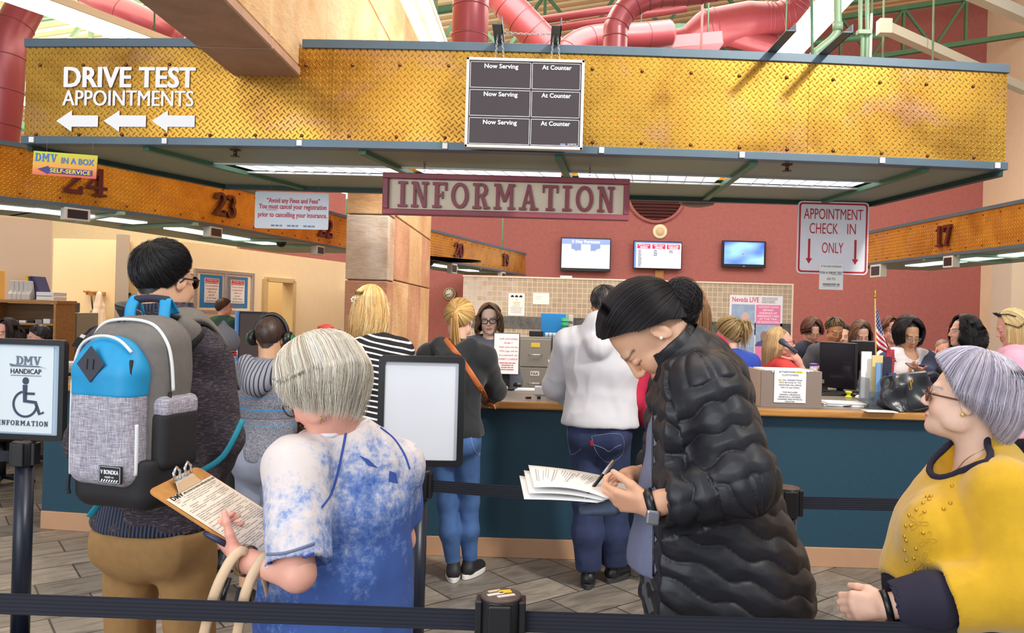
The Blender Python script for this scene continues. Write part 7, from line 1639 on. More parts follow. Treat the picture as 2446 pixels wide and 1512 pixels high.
br=f.rot;pk=thing('backpack','grey and bright blue backpack worn by the man in the charcoal sweater','backpack',f.root.location[:],br)
class G:pass
fk=f
def BP(px_,py_,Y):return f.px(px_,py_,Y)
bc=BP(306,985,2.235);zb_,zt2=BP(300,1186,2.2)[2],BP(320,772,2.25)[2];hz=(zt2-zb_)/2;zc2=(zt2+zb_)/2
yb=J['chest'][1]-.135
bx_=bc[0]+.03
M_pg=mat('pack_grey_nylon',(112,106,102),.7,var=.08,vscale=60);M_pb=mat('pack_black',(30,28,32),.7,bump=.1,bscale=200);M_pblue=mat('pack_blue',(20,146,200),.55,var=.06,vscale=25)
m,nt,bs=wrap_nodes('pack_heather',(166,160,170),.9);co=nt.coords();n1=nt.noise(nt.mapping(co,(30,30,320)),1.2,3,.7);n2=nt.noise(nt.mapping(co,(320,320,30)),1.2,3,.7);nt.link(nt.ramp(nt.math('MULTIPLY',nt.math('ADD',n1,n2),.5),[(.36,srgb(112,106,122)),(.5,srgb(164,158,170)),(.64,srgb(206,202,210))]),bs.inputs['Base Color']);M_ph=m
def part(name,d,m,wr=.003,fs=9,parent=pk):
 v,Q=d.mesh();v=relax(v,Q,1,.4);n=vnormals(v,Q);v=v+n*(gnoise(v*fs)*wr*2)[:,None];return npmesh(name,v,Q,m,parent)
lo,hi=V3(bx_-.22,yb-.36,zb_-.05),V3(bx_+.22,yb+.1,zt2+.08)
d=SD(lo,hi,.005);rbox(d,(bx_,yb-.085,zb_+.24),(.128,.085,.235),.06);rbox(d,(bx_,yb-.075,zb_+.38),(.116,.075,.12),.07,None,.03);d.ell((bx_,yb-.08,zt2-.11),(.116,.075,.11),None,.04);d.below(zb_+.09);mainb=part('main_body',d,M_pg)
d=SD(lo,hi,.005);rbox(d,(bx_,yb-.1,zb_+.06),(.131,.1,.085),.05);d.plane(V3(0,0,zb_+.115),(0,0,1));part('base_panel',d,M_pb,.004)
d=SD(lo,hi,.0045);rbox(d,(bx_-.008,yb-.185,zb_+.215),(.106,.05,.17),.045);d.ell((bx_-.008,yb-.18,zb_+.36),(.101,.05,.085),None,.03);pocket=part('front_pocket',d,M_ph,.003)
zs_=zb_+.285
d=SD(lo,hi,.0045);rbox(d,(bx_-.008,yb-.185,zb_+.215),(.1075,.0515,.1715),.046);d.ell((bx_-.008,yb-.18,zb_+.362),(.1025,.0515,.0865),None,.03);d.below(zs_);blue=part('blue_panel',d,M_pblue,.003)
for sg in(-1,1):
 d=SD(lo,hi,.005);rbox(d,(bx_+sg*.114,yb-.085,zb_+.165),(.032,.072,.085),.025);part('side_pocket',d,M_pb,.003)
 d=SD(lo,hi,.005);rbox(d,(bx_+sg*.114,yb-.085,zb_+.255),(.031,.07,.03),.02);part('side_band',d,M_ph,.002)
Wp=lambda x,y,z:MW[pk]@Vector((x,y,z))
def loop(pts,r,m,name,parent=pk,ell=None):b=MB();b.tube(smooth_path([Wp(*q)for q in pts],6),r,8,ell=ell);return b.build(name,m,parent)
M_zip=mat('zip_white',(226,226,226),.6)
yf_=yb-.207;xc=bx_-.008
loop([(xc-.104,yf_,zb_+.07),(xc-.106,yf_,zb_+.2),(xc-.104,yf_,zb_+.33),(xc-.087,yf_,zb_+.405),(xc-.05,yf_-.004,zb_+.436),(xc,yf_-.004,zb_+.446),(xc+.05,yf_-.004,zb_+.436),(xc+.087,yf_,zb_+.405)],.0042,M_zip,'pocket_zip')
loop([(xc+.105,yf_+.005,zb_+.08),(xc+.106,yf_+.005,zb_+.15),(xc+.105,yf_+.005,zb_+.215)],.005,M_zip,'side_zip')
loop([(bx_-.134,yb-.13,zb_+.36),(bx_-.122,yb-.13,zt2-.045),(bx_-.08,yb-.135,zt2+.0),(bx_,yb-.135,zt2+.012),(bx_+.08,yb-.135,zt2+.0),(bx_+.122,yb-.13,zt2-.045),(bx_+.136,yb-.125,zb_+.38),(bx_+.14,yb-.12,zb_+.3)],.0045,M_zip,'main_zip')
for p_ in((xc+.091,yf_-.004,zb_+.385),(bx_+.13,yb-.12,zb_+.295),(xc-.105,yf_-.003,zb_+.068)):
 loop([p_,(p_[0]+.004,p_[1]-.006,p_[2]-.03),(p_[0]+.006,p_[1]-.004,p_[2]-.05)],.005,M_pb,'zip_pull')
b=MB()
for k in range(5):a=Wp(bx_-.035+.018*k,yb-.125,zt2+.002);b.ell(a,(.012,.008,.007),None,8,6)
b.build('cord_knot',M_pb,pk)
b=MB();o=Wp(xc-.01,yb-.2385,zb_+.372);exb=(Wp(1,0,0)-Wp(0,0,0));b.prism([(-.044,0),(0,-.048),(.044,0),(0,.048)],o+(Wp(0,-.002,0)-Wp(0,0,0)),exb,EZ,.004);dp=b.build('diamond_patch',mat('patch_slate',(52,54,66),.6),pk)
b=MB()
for dx in(-.01,.01):b.bar(o+exb*dx+(Wp(0,-.0065,0)-Wp(0,0,0))-EZ*.014,o+exb*(dx+.002)+(Wp(0,-.0065,0)-Wp(0,0,0))+EZ*.014,.004,.001)
b.build('patch_slots',M_pb,dp)
o=Wp(xc+.056,yb-.236,zb_+.085);b=MB();b.prism(rrect(.072,.046,.003),o+(Wp(0,.004,0)-Wp(0,0,0)),exb,EZ,.006);lb=b.build('label_patch',M_pb,pk)
b=MB();o2=o+(Wp(0,-.0025,0)-Wp(0,0,0));b.text('V BONDKA',o2+EZ*.002,exb,EZ,width=.058,height=.011,bold=.03,ext=.0006);b.text('supply co.',o2-EZ*.008,exb,EZ,width=.03,height=.006,ext=.0006)
for k in range(7):b.prism([(-.028+.008*k,-.018),(-.024+.008*k,-.018),(-.02+.008*k,-.012),(-.024+.008*k,-.012)],o2,exb,EZ,.0006)
ring_=rrect(.066,.041,.002,2)
for i in range(len(ring_)):b.bar(o2+exb*ring_[i][0]+EZ*ring_[i][1],o2+exb*ring_[(i+1)%len(ring_)][0]+EZ*ring_[(i+1)%len(ring_)][1],.0008,.0008)if(Vector(ring_[i])-Vector(ring_[(i+1)%len(ring_)])).length>1e-4 else None
b.build('label_text',M_sign_white,lb)
for sg in(-1,1):loop([(bx_+sg*.058,yb-.07,zt2-.02),(bx_+sg*.058,yb-.066,zt2+.045),(bx_+sg*.05,yb-.05,zt2+.07),(bx_+sg*.055,yb-.02,zt2+.03)],.013,M_pblue,'haul_loop',ell=(.25,1.3))
loop([(bx_-.055,yb-.05,zt2+.068),(bx_,yb-.05,zt2+.072),(bx_+.055,yb-.05,zt2+.068)],.011,mat('pack_navy',(36,40,60),.7),'haul_grip')
sx=J['sr'][0]
for sg in(-1,1):
 x0=bx_+sg*.06;x1=sg*.115+J['sh'][0];zsh=J['sh'][2]
 loop([(x0,yb-.03,zt2-.05),(x0+sg*.02,yb+.02,zt2+.0),(x1-sg*.01,yb+.06,zsh+.10),(x1,yb+.15,zsh+.098),(x1+sg*.005,yb+.25,zsh+.01),(x1+sg*.01,yb+.31,zsh-.13)],.034,M_pg,'shoulder_strap',ell=(.28,1.15))
 loop([(x0-sg*.0,yb-.025,zt2-.056),(x0+sg*.02,yb+.022,zt2-.008),(x1-sg*.01,yb+.062,zsh+.093),(x1,yb+.152,zsh+.09),(x1+sg*.005,yb+.25,zsh+.0)],.039,M_pb,'strap_edging',ell=(.2,1.15))
loop([(bx_+.13,yb-.02,zb_+.05),(bx_+.19,yb+.03,zb_+.10),(bx_+.21,yb+.09,zb_+.2)],.007,mat('pack_teal',(20,130,150),.6),'strap_tail',ell=(.3,1.2));loop([(bx_-.1,yb-.1,zb_-.02),(bx_-.115,yb-.12,zb_-.05),(bx_-.13,yb-.12,zb_-.07)],.008,MATS['pack_teal'],'strap_tail',ell=(.3,1.2))
DENIM=mat('blue_denim',(66,98,150),.9,var=.22,vscale=9,bump=.2,bscale=260,bdist=.002);DENIM_D=mat('dark_denim',(40,50,84),.9,var=.22,vscale=10,bump=.2,bscale=260,bdist=.002)
def near_px(px_,py_,Y):v=P(px_,py_,Y);return v.x,v.y
def person(label,px_,py_top,Y,rot,H=None,stand=True,**k):
 """stand someone so that the crown of the head is seen at the given picture point"""
 top=P(px_,py_top,Y);H=H or 1.68
 for it in(0,1):
  f=Fig('person',label,top.x,top.y,rot,H=H,**k);h=f.HT(0,-.01,.118+.008)
  if it==0 and stand:H*=top.z/h[2];bpy.data.objects.remove(f.root)
  else:break
 f.shift=f.L(top)-h;return f
def settle(f,dz=True):
 """move the figure so the head lands on its mark; a seated or stooping figure keeps its feet down by bending"""
 sh=f.shift
 for k_ in f.J:
  if k_[:-1]in('k','a')or k_ in('hl','hr','pelvis'):continue
 c,n=math.cos(f.rot),math.sin(f.rot);w=Vector((sh[0]*c-sh[1]*n,sh[0]*n+sh[1]*c,0));f.root.location+=w;f.o=f.o+V3(w[:]);MW[f.root]=Matrix.Translation(f.root.location)@Matrix.Rotation(f.rot,4,'Z')
 return f
f=settle(person('woman with a blond ponytail in a black hooded jacket leaning on the counter',1100,716,4.80,-8,sw=.165,g=.94,lean=9,head=(2,8,0),skin='fair',res=.007,seed=11,hair=(206,160,100),H=1.71));X=f.px
f.arm('r',X(1165,952,5.13),(.8,-.5,-.5));f.arm('l',X(1060,955,5.15),(-.8,-.5,-.4));f.J['al']=f.L(P(1083,1365,4.80));f.J['ar']=f.L(P(1122,1362,4.86));f.J['al'][2]=f.J['ar'][2]=.085;f.J['kl']=(f.J['hl']+f.J['al'])/2+V3(0,.02,0);f.J['kr']=(f.J['hr']+f.J['ar'])/2+V3(0,.03,0)
f.body(legs=True);M_bk=mat('black_fleece',(30,32,36),.95,sheen=.2,bump=.15,bscale=90)
def hood(f):
 def ex(d):J=f.J;d.rc(J['neck']+V3(-.095,-.055,.01),J['neck']+V3(0,-.135,-.08),.045,.068,.02);d.rc(J['neck']+V3(.095,-.055,.01),J['neck']+V3(0,-.135,-.08),.045,.068,.02);d.rc(J['neck']+V3(-.08,.0,-.005),J['neck']+V3(-.085,-.045,-.01),.03,.034,.02);d.rc(J['neck']+V3(.08,.0,-.005),J['neck']+V3(.085,-.045,-.01),.03,.034,.02)
 return ex
f.top(M_bk,'hooded_jacket',.022,1.0,.02,wr=.006,extra=hood(f));hj=f.root.children[-1];f.trousers(DENIM,.004,.005,.1,'jeans',.002);jn=f.root.children[-1]
f.shoes(mat('sneaker_black',(34,32,36),.6),mat('sneaker_rubber',(226,222,218),.6),turn=(14,-16))
seam(jn,[(1124,1032),(1168,1034),(1166,1068),(1146,1088),(1130,1068),(1124,1034)],.0018,mat('denim_stitch',(140,160,196),.8),'back_pocket',jn)
tie=f.HT(0,-.105,.035);f.hair(pole=(0,-.9,.1),cols=[(234,188,116),(244,212,150),(210,158,90)],n=1500,rad=.0012,mode='gather',thick=.012,noise=.001,ext=[(f.locks(tie,[tie,tie+V3(0,-.045,-.03),tie+V3(.005,-.05,-.12),tie+V3(.01,-.03,-.22),tie+V3(0,-.03,-.27)],320,.013,fan=.8),.0014)])
b=MB();o=f.Wd(tie+V3(0,-.012,-.004));b.tube([o+Vector((.016*math.cos(t),0,.016*math.sin(t)))for t in(2*math.pi*i/14 for i in range(14))],.006,6,True);b.build('hair_tie',M_black,f.root)
t=thing('crossbody_bag_strap','tan leather crossbody strap over the black hooded jacket','bag strap',P(1120,880,4.7));q=[onsurf(hj,x,y,.006)for x,y in((1062,812),(1085,840),(1110,872),(1132,905),(1150,935),(1166,960))];q=[x[0]for x in q if x]
b=MB();b.tube(smooth_path(q+[P(1182,972,4.63)],6),.017,8,ell=(1.0,.22),up=EY);b.build('strap',mat('tan_leather',(190,104,54),.5),t)
for x,y in((1143,922),(1150,932),(1157,944),(1165,954)):
 h=onsurf(t.children[0],x,y,.002)
 if h:b=MB();b.ell(h[0],.005,None,8,6);b.build('eyelet',mat('brass_gold',(200,150,60),.3,.8),t.children[0])
f=settle(person('man in a white hoodie and dark jeans standing at the counter, seen from behind',1452,686,4.82,-14,sw=.2,g=1.12,lean=5,head=(-14,22,0),fem=False,skin='tan',res=.007,seed=12,hair=(44,40,40),H=1.82));X=f.px
f.arm('l',X(1385,965,5.1),(-.9,-.6,-.2));f.arm('r',X(1500,960,5.2),(.8,-.5,-.4));f.J['al']=f.L(P(1405,1375,4.75));f.J['ar']=f.L(P(1466,1375,4.86));f.J['al'][2]=f.J['ar'][2]=.085;f.J['kl']=(f.J['hl']+f.J['al'])/2+V3(0,.0,0);f.J['kr']=(f.J['hr']+f.J['ar'])/2+V3(0,.0,0)
f.body(legs=True);M_wh=mat('white_fleece',(190,187,193),.95,sheen=.2,bump=.1,bscale=90)
def hood2(d):hood(f)(d);J=f.J;d.ell(J['neck']+V3(-.02,-.075,.045),(.085,.055,.09),None,.03)
f.top(M_wh,'hoodie',.036,1.0,.0,wr=.010,extra=hood2,fs=7);f.trousers(DENIM_D,.012,.010,.1,'jeans',.022,fs=7);jn=f.root.children[-1];f.shoes(M_black,mat('sole_dark',(50,48,50),.8),turn=(8,-24))
M_st=mat('denim_stitch_grey',(118,122,152),.8)
for pts in([(1413,1042),(1482,1038),(1486,1085),(1452,1104),(1424,1078),(1413,1042)],[(1418,1062),(1440,1070),(1455,1078),(1470,1068),(1484,1062)],[(1357,1000),(1356,1040),(1364,1085),(1388,1072)]):seam(jn,pts,.0018,M_st,'back_pocket',jn)
patch(jn,((1427,1006),(1461,1006),(1461,1018),(1427,1016)),mat('patch_tan',(190,132,82),.7),'waist_patch',jn);patch(jn,((1410,1052),(1417,1052),(1417,1064),(1410,1064)),M_red,'pocket_tab',jn)
f.hair(pole=(0,-.4,.9),cols=[(48,44,44),(30,28,30),(120,112,108)],n=1800,rad=.0012,mode='short',length=.035,lift=.25,thick=.008,noise=.002,seg=5)
f=settle(person('woman in a crimson top with long brown hair beside the white hoodie, mostly hidden',1640,690,4.9,20,sw=.16,g=1.0,lean=14,head=(10,12,0),skin='olive',res=.009,seed=13,hair=(120,84,52),H=1.74));X=f.px
f.arm('l',X(1500,985,5.1),(-.8,-.6,-.3));f.body(legs=True,res=.009);
f.top(mat('crimson_jersey',(176,26,62),.9),'top',.02,1.0,.04,wr=.008,res=.009);f.trousers(DENIM_D,.01,.006,.1,'jeans',.01,res=.009);f.shoes(M_white,M_white)
f.hair(pole=(0,.1,.99),cols=[(146,104,66),(116,78,46),(170,126,84)],n=1100,rad=.0014,mode='long',thick=.02,drop=.3,front=60,puff=.004,noise=.003,seg=12,spread=.2)
d=SD(X(1525,945,4.7)-.25,X(1525,945,4.7)+.25,.008);d.rc(X(1530,885,4.75),X(1512,955,4.72),.062,.06,.03);d.rc(X(1512,955,4.72),X(1545,1005,4.9),.058,.045,.03);f.garment('sleeve',d,MATS['crimson_jersey'],.006,9)
f=settle(person('woman with long blond half-up hair in a black and white striped shirt',893,682,4.25,-18,sw=.175,g=1.1,lean=6,head=(-22,4,0),skin='fair',res=.007,seed=14,hair=(224,176,100),H=1.74));X=f.px
f.arm('l',X(800,930,4.6),(-.8,-.6,-.4));f.arm('r',X(985,935,4.65),(.8,-.6,-.4));f.body()
m,nt,bs=wrap_nodes('striped_jersey',(30,28,32),.9);sp=nt.new('ShaderNodeSeparateXYZ');nt.link(nt.coords(),sp.inputs[0]);n_=nt.noise(nt.coords(),3,2)
nt.link(nt.mix(nt.math('GREATER_THAN',nt.math('FRACT',nt.math('MULTIPLY',nt.math('MULTIPLY_ADD',n_,.05,nt.math('MULTIPLY_ADD',nt.math('ABSOLUTE',sp.outputs[0]),.25,sp.outputs[2])),34)),.7),srgb(28,26,30),srgb(232,228,228)),bs.inputs['Base Color'])
f.top(m,'striped_shirt',.02,1.0,.1,wr=.006);f.trousers(mat('black_trousers',(30,30,34),.9),.012,.005,.1,'trousers',.01);f.shoes(M_black,M_black)
f.hair(pole=(.0,-.1,.99),cols=[(244,208,142),(226,178,104),(250,226,176),(206,152,86)],n=3000,rad=.0013,mode='long',thick=.008,drop=.27,front=74,puff=.002,noise=.004,seg=13,jag=.3,wave=5,curl=.014,spread=.25,tip=.1,ext=[(f.locks(None,[f.HT(-.055,-.03,.09),f.HT(-.03,-.1,.06),f.HT(0,-.122,.02),f.HT(0,-.128,-.08)],90,.007),.0013),(f.locks(None,[f.HT(.055,-.03,.09),f.HT(.03,-.1,.06),f.HT(.01,-.122,.02),f.HT(.01,-.128,-.08)],90,.007),.0013)])
b=MB();o=f.Wd(f.HT(-.01,-.128,.035));
for k in range(6):b.ell(o+Vector((.012*math.cos(k),-.004,.012*math.sin(k))),.006,None,8,5)
b.build('hair_clip',mat('clip_pearl',(236,216,210),.3),f.root)
hb=thing('handbag','brown woven handbag hanging beside the striped shirt','handbag',P(738,1070,4.35));d=SD((-.12,-.1,-.02),(.12,.1,.28),.008);rbox(d,(0,0,.11),(.075,.035,.11),.03);v,Q=d.mesh();m,nt,bs=wrap_nodes('woven_brown',(74,48,34),.7);ck=nt.new('ShaderNodeTexChecker');ck.inputs['Scale'].default_value=60;ck.inputs[1].default_value=(*srgb(96,62,40),1);ck.inputs[2].default_value=(*srgb(44,28,22),1);nt.link(nt.coords(),ck.inputs[0]);nt.link(ck.outputs[0],bs.inputs['Base Color']);npmesh('bag_body',v,Q,m,hb)
b=MB();b.tube(smooth_path([P(722,1010,4.35),P(735,940,4.33),P(790,860,4.25),P(800,830,4.22)],5),.01,6);b.build('strap',M_strap,hb)
f=settle(person('boy in a grey striped hoodie and shorts wearing headphones',648,756,4.25,-6,sw=.15,g=.92,lean=3,head=(2,0,0),fem=False,skin='olive',res=.0065,seed=15,hair=(74,56,46),H=1.58,hs=.95));X=f.px
f.arm('l',X(590,985,4.55),(-.9,-.4,-.3));f.arm('r',X(700,985,4.55),(.9,-.4,-.3));f.body(legs=True)
m,nt,bs=wrap_nodes('striped_fleece',(112,112,122),.95);sp=nt.new('ShaderNodeSeparateXYZ');nt.link(nt.coords(),sp.inputs[0]);z=sp.outputs[2]
n_=nt.noise(nt.coords(),150,2);bc_=nt.ramp(n_,[(.35,srgb(92,92,104)),(.65,srgb(138,138,148))])
for lo_,hi_,cc in((1.075,1.083,(58,140,190)),(1.135,1.140,(70,120,160)),(.995,.999,(58,140,190)),(1.03,1.033,(60,66,84))):bc_=nt.mix(nt.math('MULTIPLY',nt.math('GREATER_THAN',z,lo_),nt.math('LESS_THAN',z,hi_)),bc_,srgb(*cc))
nt.link(bc_,bs.inputs['Base Color'])
mh=mat('striped_hood',(140,140,150),.95);nt=NT(mh);sp=nt.new('ShaderNodeSeparateXYZ');nt.link(nt.coords(),sp.inputs[0]);nt.link(nt.mix(nt.math('GREATER_THAN',nt.math('FRACT',nt.math('MULTIPLY',sp.outputs[0],48)),.72),srgb(136,136,148),srgb(44,44,56)),nt.n['Principled BSDF'].inputs['Base Color'])
f.top(m,'hoodie',.022,1.0,.03,wr=.008,fs=8);d=SD(f.J['neck']-.25,f.J['neck']+.2,.0065);hood(f)(d);d.ell(f.J['neck']+V3(0,-.085,-.05),(.085,.055,.075),None,.03);d.rc(f.J['neck'],f.J['neck']+V3(0,.02,.12),.06,.066,.01,'s');f.garment('hood',d,mh,.006,8)
f.trousers(mat('grey_denim',(132,136,152),.9,var=.12,vscale=9,bump=.2,bscale=220,bdist=.002),.02,.008,.45,'shorts',.02,fs=7);sh_=f.root.children[-1]
for pts in([(580,1052),(605,1050),(607,1060),(582,1062),(580,1052)],[(640,1050),(684,1052),(684,1060),(641,1060),(640,1050)],[(626,1022),(627,1060),(632,1110)]):seam(sh_,pts,.0018,mat('grey_stitch',(84,88,104),.9),'pocket_seam',sh_)
f.shoes(M_black,M_white);f.hair(pole=(0,-.35,.92),cols=[(72,52,44),(52,38,36),(104,76,58)],n=2400,rad=.0010,mode='short',length=.018,lift=.1,thick=.004,noise=.001,seg=4)
hp=thing('headphones','black over-ear headphones worn by the boy in the striped hoodie','headphones',f.Wd(f.J['head']));b=MB();pts=[f.Wd(f.HT(.1*math.sin(a),-.005,.012+.125*math.cos(a)))for a in(math.radians(x)for x in range(-88,89,8))];b.tube(pts,.008,8,ell=(.7,1.4));b.build('headband',M_black,hp)
for sg in(-1,1):
 b=MB();b.lathe([(.038,0),(.042,.012),(.04,.03),(.028,.04),(.001,.042)],f.Wd(f.HT(sg*.086,-.008,-.004)),(f.Wd(V3(sg,0,0))-f.Wd(V3(0,0,0))),20);c_=b.build('ear_cup',M_black,hp);b=MB();b.lathe([(.028,.041),(.026,.046),(.001,.047)],f.Wd(f.HT(sg*.086,-.008,-.004)),(f.Wd(V3(sg,0,0))-f.Wd(V3(0,0,0))),18);b.build('cup_light',mat('led_green',(30,120,60),.3),c_)
f=settle(person('clerk with wavy brown hair and dark-rimmed glasses facing the queue',1168,726,6.35,186,sw=.165,lean=8,head=(-8,10,4),skin='pale',res=.0055,seed=16,hair=(92,60,44),H=1.68));f.body(eyes='open',hands=False,lip=(196,100,104))
f.top(mat('clerk_grey',(84,84,96),.9),'blouse',.016,1.0,.05,res=.01);f.trousers(M_black_matt,.01,.004,.1,'trousers',res=.012);f.shoes(M_black,M_black)
f.glasses(mat('navy_frame',(30,30,50),.3),.026,.019,.0034,True,.107,.0);f.hair(pole=(-.1,.35,.93),cols=[(96,62,46),(70,44,36),(132,92,62),(186,146,96)],n=1700,rad=.0013,mode='long',thick=.010,drop=.17,front=58,puff=.006,noise=.003,seg=13,wave=9,curl=.014,spread=.5,tip=.1,jag=.2)
f=settle(person('clerk with long blond hair in a red top holding a telephone handset',1860,783,6.3,-86,sw=.175,g=1.15,lean=4,head=(-10,-4,0),skin='pink',res=.0055,seed=17,hair=(214,172,116),H=1.56));X=f.px
f.setarm('r',f.J['sr'],X(1930,915,6.15),X(1904,858,6.12),X(1886,832,6.12)-X(1904,858,6.12),X(1860,850,6.3)-X(1900,850,6.1));f.body(eyes='open',hkw={'r':dict(curls=((30,45,30),)*4)},low='chest');f.top(mat('coral_red',(222,74,70),.9),'top',.02,.42,.04,wr=.006,res=.008);f.trousers(M_black_matt,.01,.004,.1,'trousers',res=.012);f.shoes(M_black,M_black)
f.glasses(M_black,.024,.016,.0024);f.hair(pole=(0,.15,.98),cols=[(226,188,132),(206,158,96),(240,210,164)],n=1700,rad=.0014,mode='long',thick=.010,drop=.28,front=84,puff=.003,noise=.003,seg=12,spread=.2,tip=.1)
t=thing('telephone_handset','dark grey telephone handset at the ear of the clerk in red','telephone',P(1880,830,6.15));b=MB();b.tube(smooth_path([P(1866,814,6.13),P(1876,822,6.09),P(1890,832,6.08),P(1902,842,6.10)],5),[.026]*3+[.022]*3+[.015]*9+[.014],12);b.build('handset_body',mat('handset_grey',(70,76,90),.4),t)
f=settle(person('woman with blond highlighted pinned-up hair in a royal blue jacket behind the counter',1738,764,6.12,25,sw=.17,g=1.05,lean=10,head=(10,10,0),skin='fair',res=.008,seed=18,hair=(176,140,92),H=1.6));f.body(hands=False,low='chest');f.top(mat('royal_blue',(44,72,172),.8),'jacket',.026,1.0,.05,wr=.006,res=.009);f.trousers(M_black_matt,.01,.004,.1,'trousers',res=.012);f.shoes(M_black,M_black)
tie=f.HT(.03,-.1,.07);f.hair(pole=(.25,-.75,.6),cols=[(206,170,112),(150,112,66),(228,198,144),(112,82,52)],n=1500,rad=.0014,mode='gather',thick=.018,noise=.003,puff=.012,ext=[(f.locks(tie,[tie,tie+V3(.05,-.02,.03),tie+V3(.075,-.02,-.03),tie+V3(.06,-.0,-.11)],160,.016),.0016),(f.locks(tie,[tie,tie+V3(0,-.03,.01),tie+V3(.0,-.05,-.05),tie+V3(.02,-.03,-.17)],160,.018),.0016),(f.locks(tie,[tie,tie+V3(-.03,-.02,.04),tie+V3(-.05,.0,.02)],80,.012),.0014)])
def waiting(label,px_,py_,Y,rot,H,topm,hairkw,**k):
 tk=k.pop('topkw',{});bk=k.pop('bodykw',{});arms=k.pop('arms_',{});gl=k.pop('gl',None);trm=k.pop('trm',M_black_matt)
 f=settle(person(label,px_,py_,Y,rot,H=H,res=k.pop('res',.006),**k))
 for a,q in arms.items():f.arm(a,f.px(*q[0]),*q[1:])
 f.body(**bk);f.top(topm,tk.pop('name','shirt'),tk.pop('e',.018),tk.pop('sleeve',1.0),.06,wr=tk.pop('wr',.006),res=.008,**tk);f.trousers(trm,.012,.004,.1,'trousers',res=.012);f.shoes(M_black,M_black)
 if gl:f.glasses(*gl)
 hk=dict(rad=.0016,noise=.003);hk.update(hairkw);f.hair(**hk);return f
LONG=dict(mode='long',thick=.009,puff=.004,seg=12,spread=.15,tip=.12);M_nv=mat('navy_cotton',(38,42,60),.9)
waiting('young person with curly auburn hair in a dark zip hoodie, face turned down',1946,767,8.3,215,1.68,M_nv,dict(mode='long',pole=(0,.2,.97),n=1300,cols=[(92,56,44),(122,74,54),(66,40,34)],drop=.07,front=44,thick=.016,puff=.012,wave=14,curl=.018,spread=.3,tip=.4,seg=12),topkw=dict(name='zip_hoodie',e=.028),seed=21,hair=(84,52,42),head=(-30,34,0),skin='fair',lean=4)
f=waiting('young man with frosted quiff in a charcoal T-shirt with a yellow emblem',1999,764,7.9,186,1.7,mat('charcoal_jersey',(66,66,74),.9),dict(mode='short',pole=(0,-.3,.95),n=1300,cols=[(34,28,28),(48,38,34),(190,160,112)],length=.05,lift=.5,thick=.012,seg=5),fem=False,sw=.19,seed=22,hair=(34,28,28),head=(-6,26,0),skin='tan',topkw=dict(name='t_shirt',sleeve=.36,e=.024),arms_={'r':((1958,880,7.75),(.6,-.3,-.8)),'l':((2010,880,7.6),(-.6,-.3,-.8))},bodykw=dict(low='chest'))
h=onsurf(f.root.children[1],1981,850,.003)
if h:
 b=MB();b.ell(h[0],(.085,.006,.11),None,20,8);e_=b.build('chest_emblem',mat('emblem_yellow',(196,186,44),.8),f.root.children[1]);b=MB();b.ell(h[0]-EY*.004,(.06,.006,.08),None,18,8);b.build('emblem_centre',MATS['charcoal_jersey'],e_);b=MB();b.ell(h[0]-EY*.008,(.035,.006,.045),None,14,8);b.build('emblem_shape',MATS['emblem_yellow'],e_)
waiting('dark-haired person glimpsed behind the young man with the frosted quiff',2014,778,8.6,200,1.66,mat('cream_shirt',(214,190,160),.9),dict(mode='short',pole=(0,.1,.99),n=600,cols=[(44,36,34)],length=.03,thick=.01,seg=5),seed=23,hair=(44,36,34),head=(-40,4,0),skin='fair',bodykw=dict(eyes='open'))
waiting('young woman with long ombre hair looking down behind the desk monitor',2061,771,7.6,178,1.66,mat('pale_top',(196,186,190),.9),dict(LONG,pole=(.0,.3,.95),n=1300,cols=[(84,54,46),(64,42,40),(150,112,74)],drop=.26,front=54),seed=24,hair=(76,52,46),head=(0,34,2),skin='fair')
waiting('woman with short auburn hair and dark-framed glasses behind the flag',2131,760,7.7,196,1.68,mat('dusty_top',(150,120,120),.9),dict(mode='bob',pole=(0,.2,.98),n=1200,cols=[(116,70,50),(92,54,42),(150,96,66)],drop=.04,front=48,thick=.014,puff=.012,seg=11,tip=.3),seed=25,hair=(108,66,48),head=(-18,6,0),skin='pink',bodykw=dict(eyes='open'),gl=(mat('dark_frame',(50,46,60),.3),.024,.017,.0028))
f=waiting('woman in a white top and blue cardigan looking down at her phone',2177,765,6.75,182,1.64,mat('white_jersey',(226,220,222),.9),dict(LONG,pole=(0,.25,.96),n=1500,cols=[(34,28,32),(48,40,42)],drop=.13,front=54,thick=.022,puff=.01,tip=.5),hs=1.08,sw=.19,g=1.28,seed=26,hair=(36,30,33),head=(0,24,0),skin='olive',arms_={'l':((2196,884,6.42),(-.8,-.2,-.7)),'r':((2140,900,6.6),(.8,-.2,-.7))},bodykw=dict(low='chest'),gl=(M_alu,.023,.014,.0014),topkw=dict(name='white_top',e=.02,sleeve=.4,neckdrop=.05))
M_card=mat('blue_cardigan',(66,72,104),.95,var=.1,vscale=60)
for a in 'lr':
 J=f.J;d=SD(np.minimum(np.minimum(J['s'+a],J['e'+a]),J['w'+a])-.14,np.maximum(np.maximum(J['s'+a],J['e'+a]),J['w'+a])+.14,.008);d.rc(J['s'+a]*.9+J['sh']*.1,J['e'+a],.085,.074,.03);d.rc(J['e'+a],J['w'+a],.07,.05,.03);d.rc(J['s'+a],J['pelvis']+V3((-1 if a=='l' else 1)*.17,0,.1),.06,.08,.05,w=(0,1,0),f=1.5);e=nrm(J['w'+a]-J['e'+a]);d.rc(J['w'+a]-e*.0,J['w'+a]+e*.1,.06,.06,.004,'s');f.garment('cardigan_sleeve',d,M_card,.005,9)
c_=f.Wd(f.J['wl']+f.J['hfl']*.09);b=MB();b.box(c_+Vector((-.02,-.01,.02)),(.11,.07,.012),(.5,.1,.3));b.build('mobile_phone',mat('phone_rose',(150,116,110),.3),label='dark rose mobile phone held by the woman in the white top',cat='phone',bevel=.003)
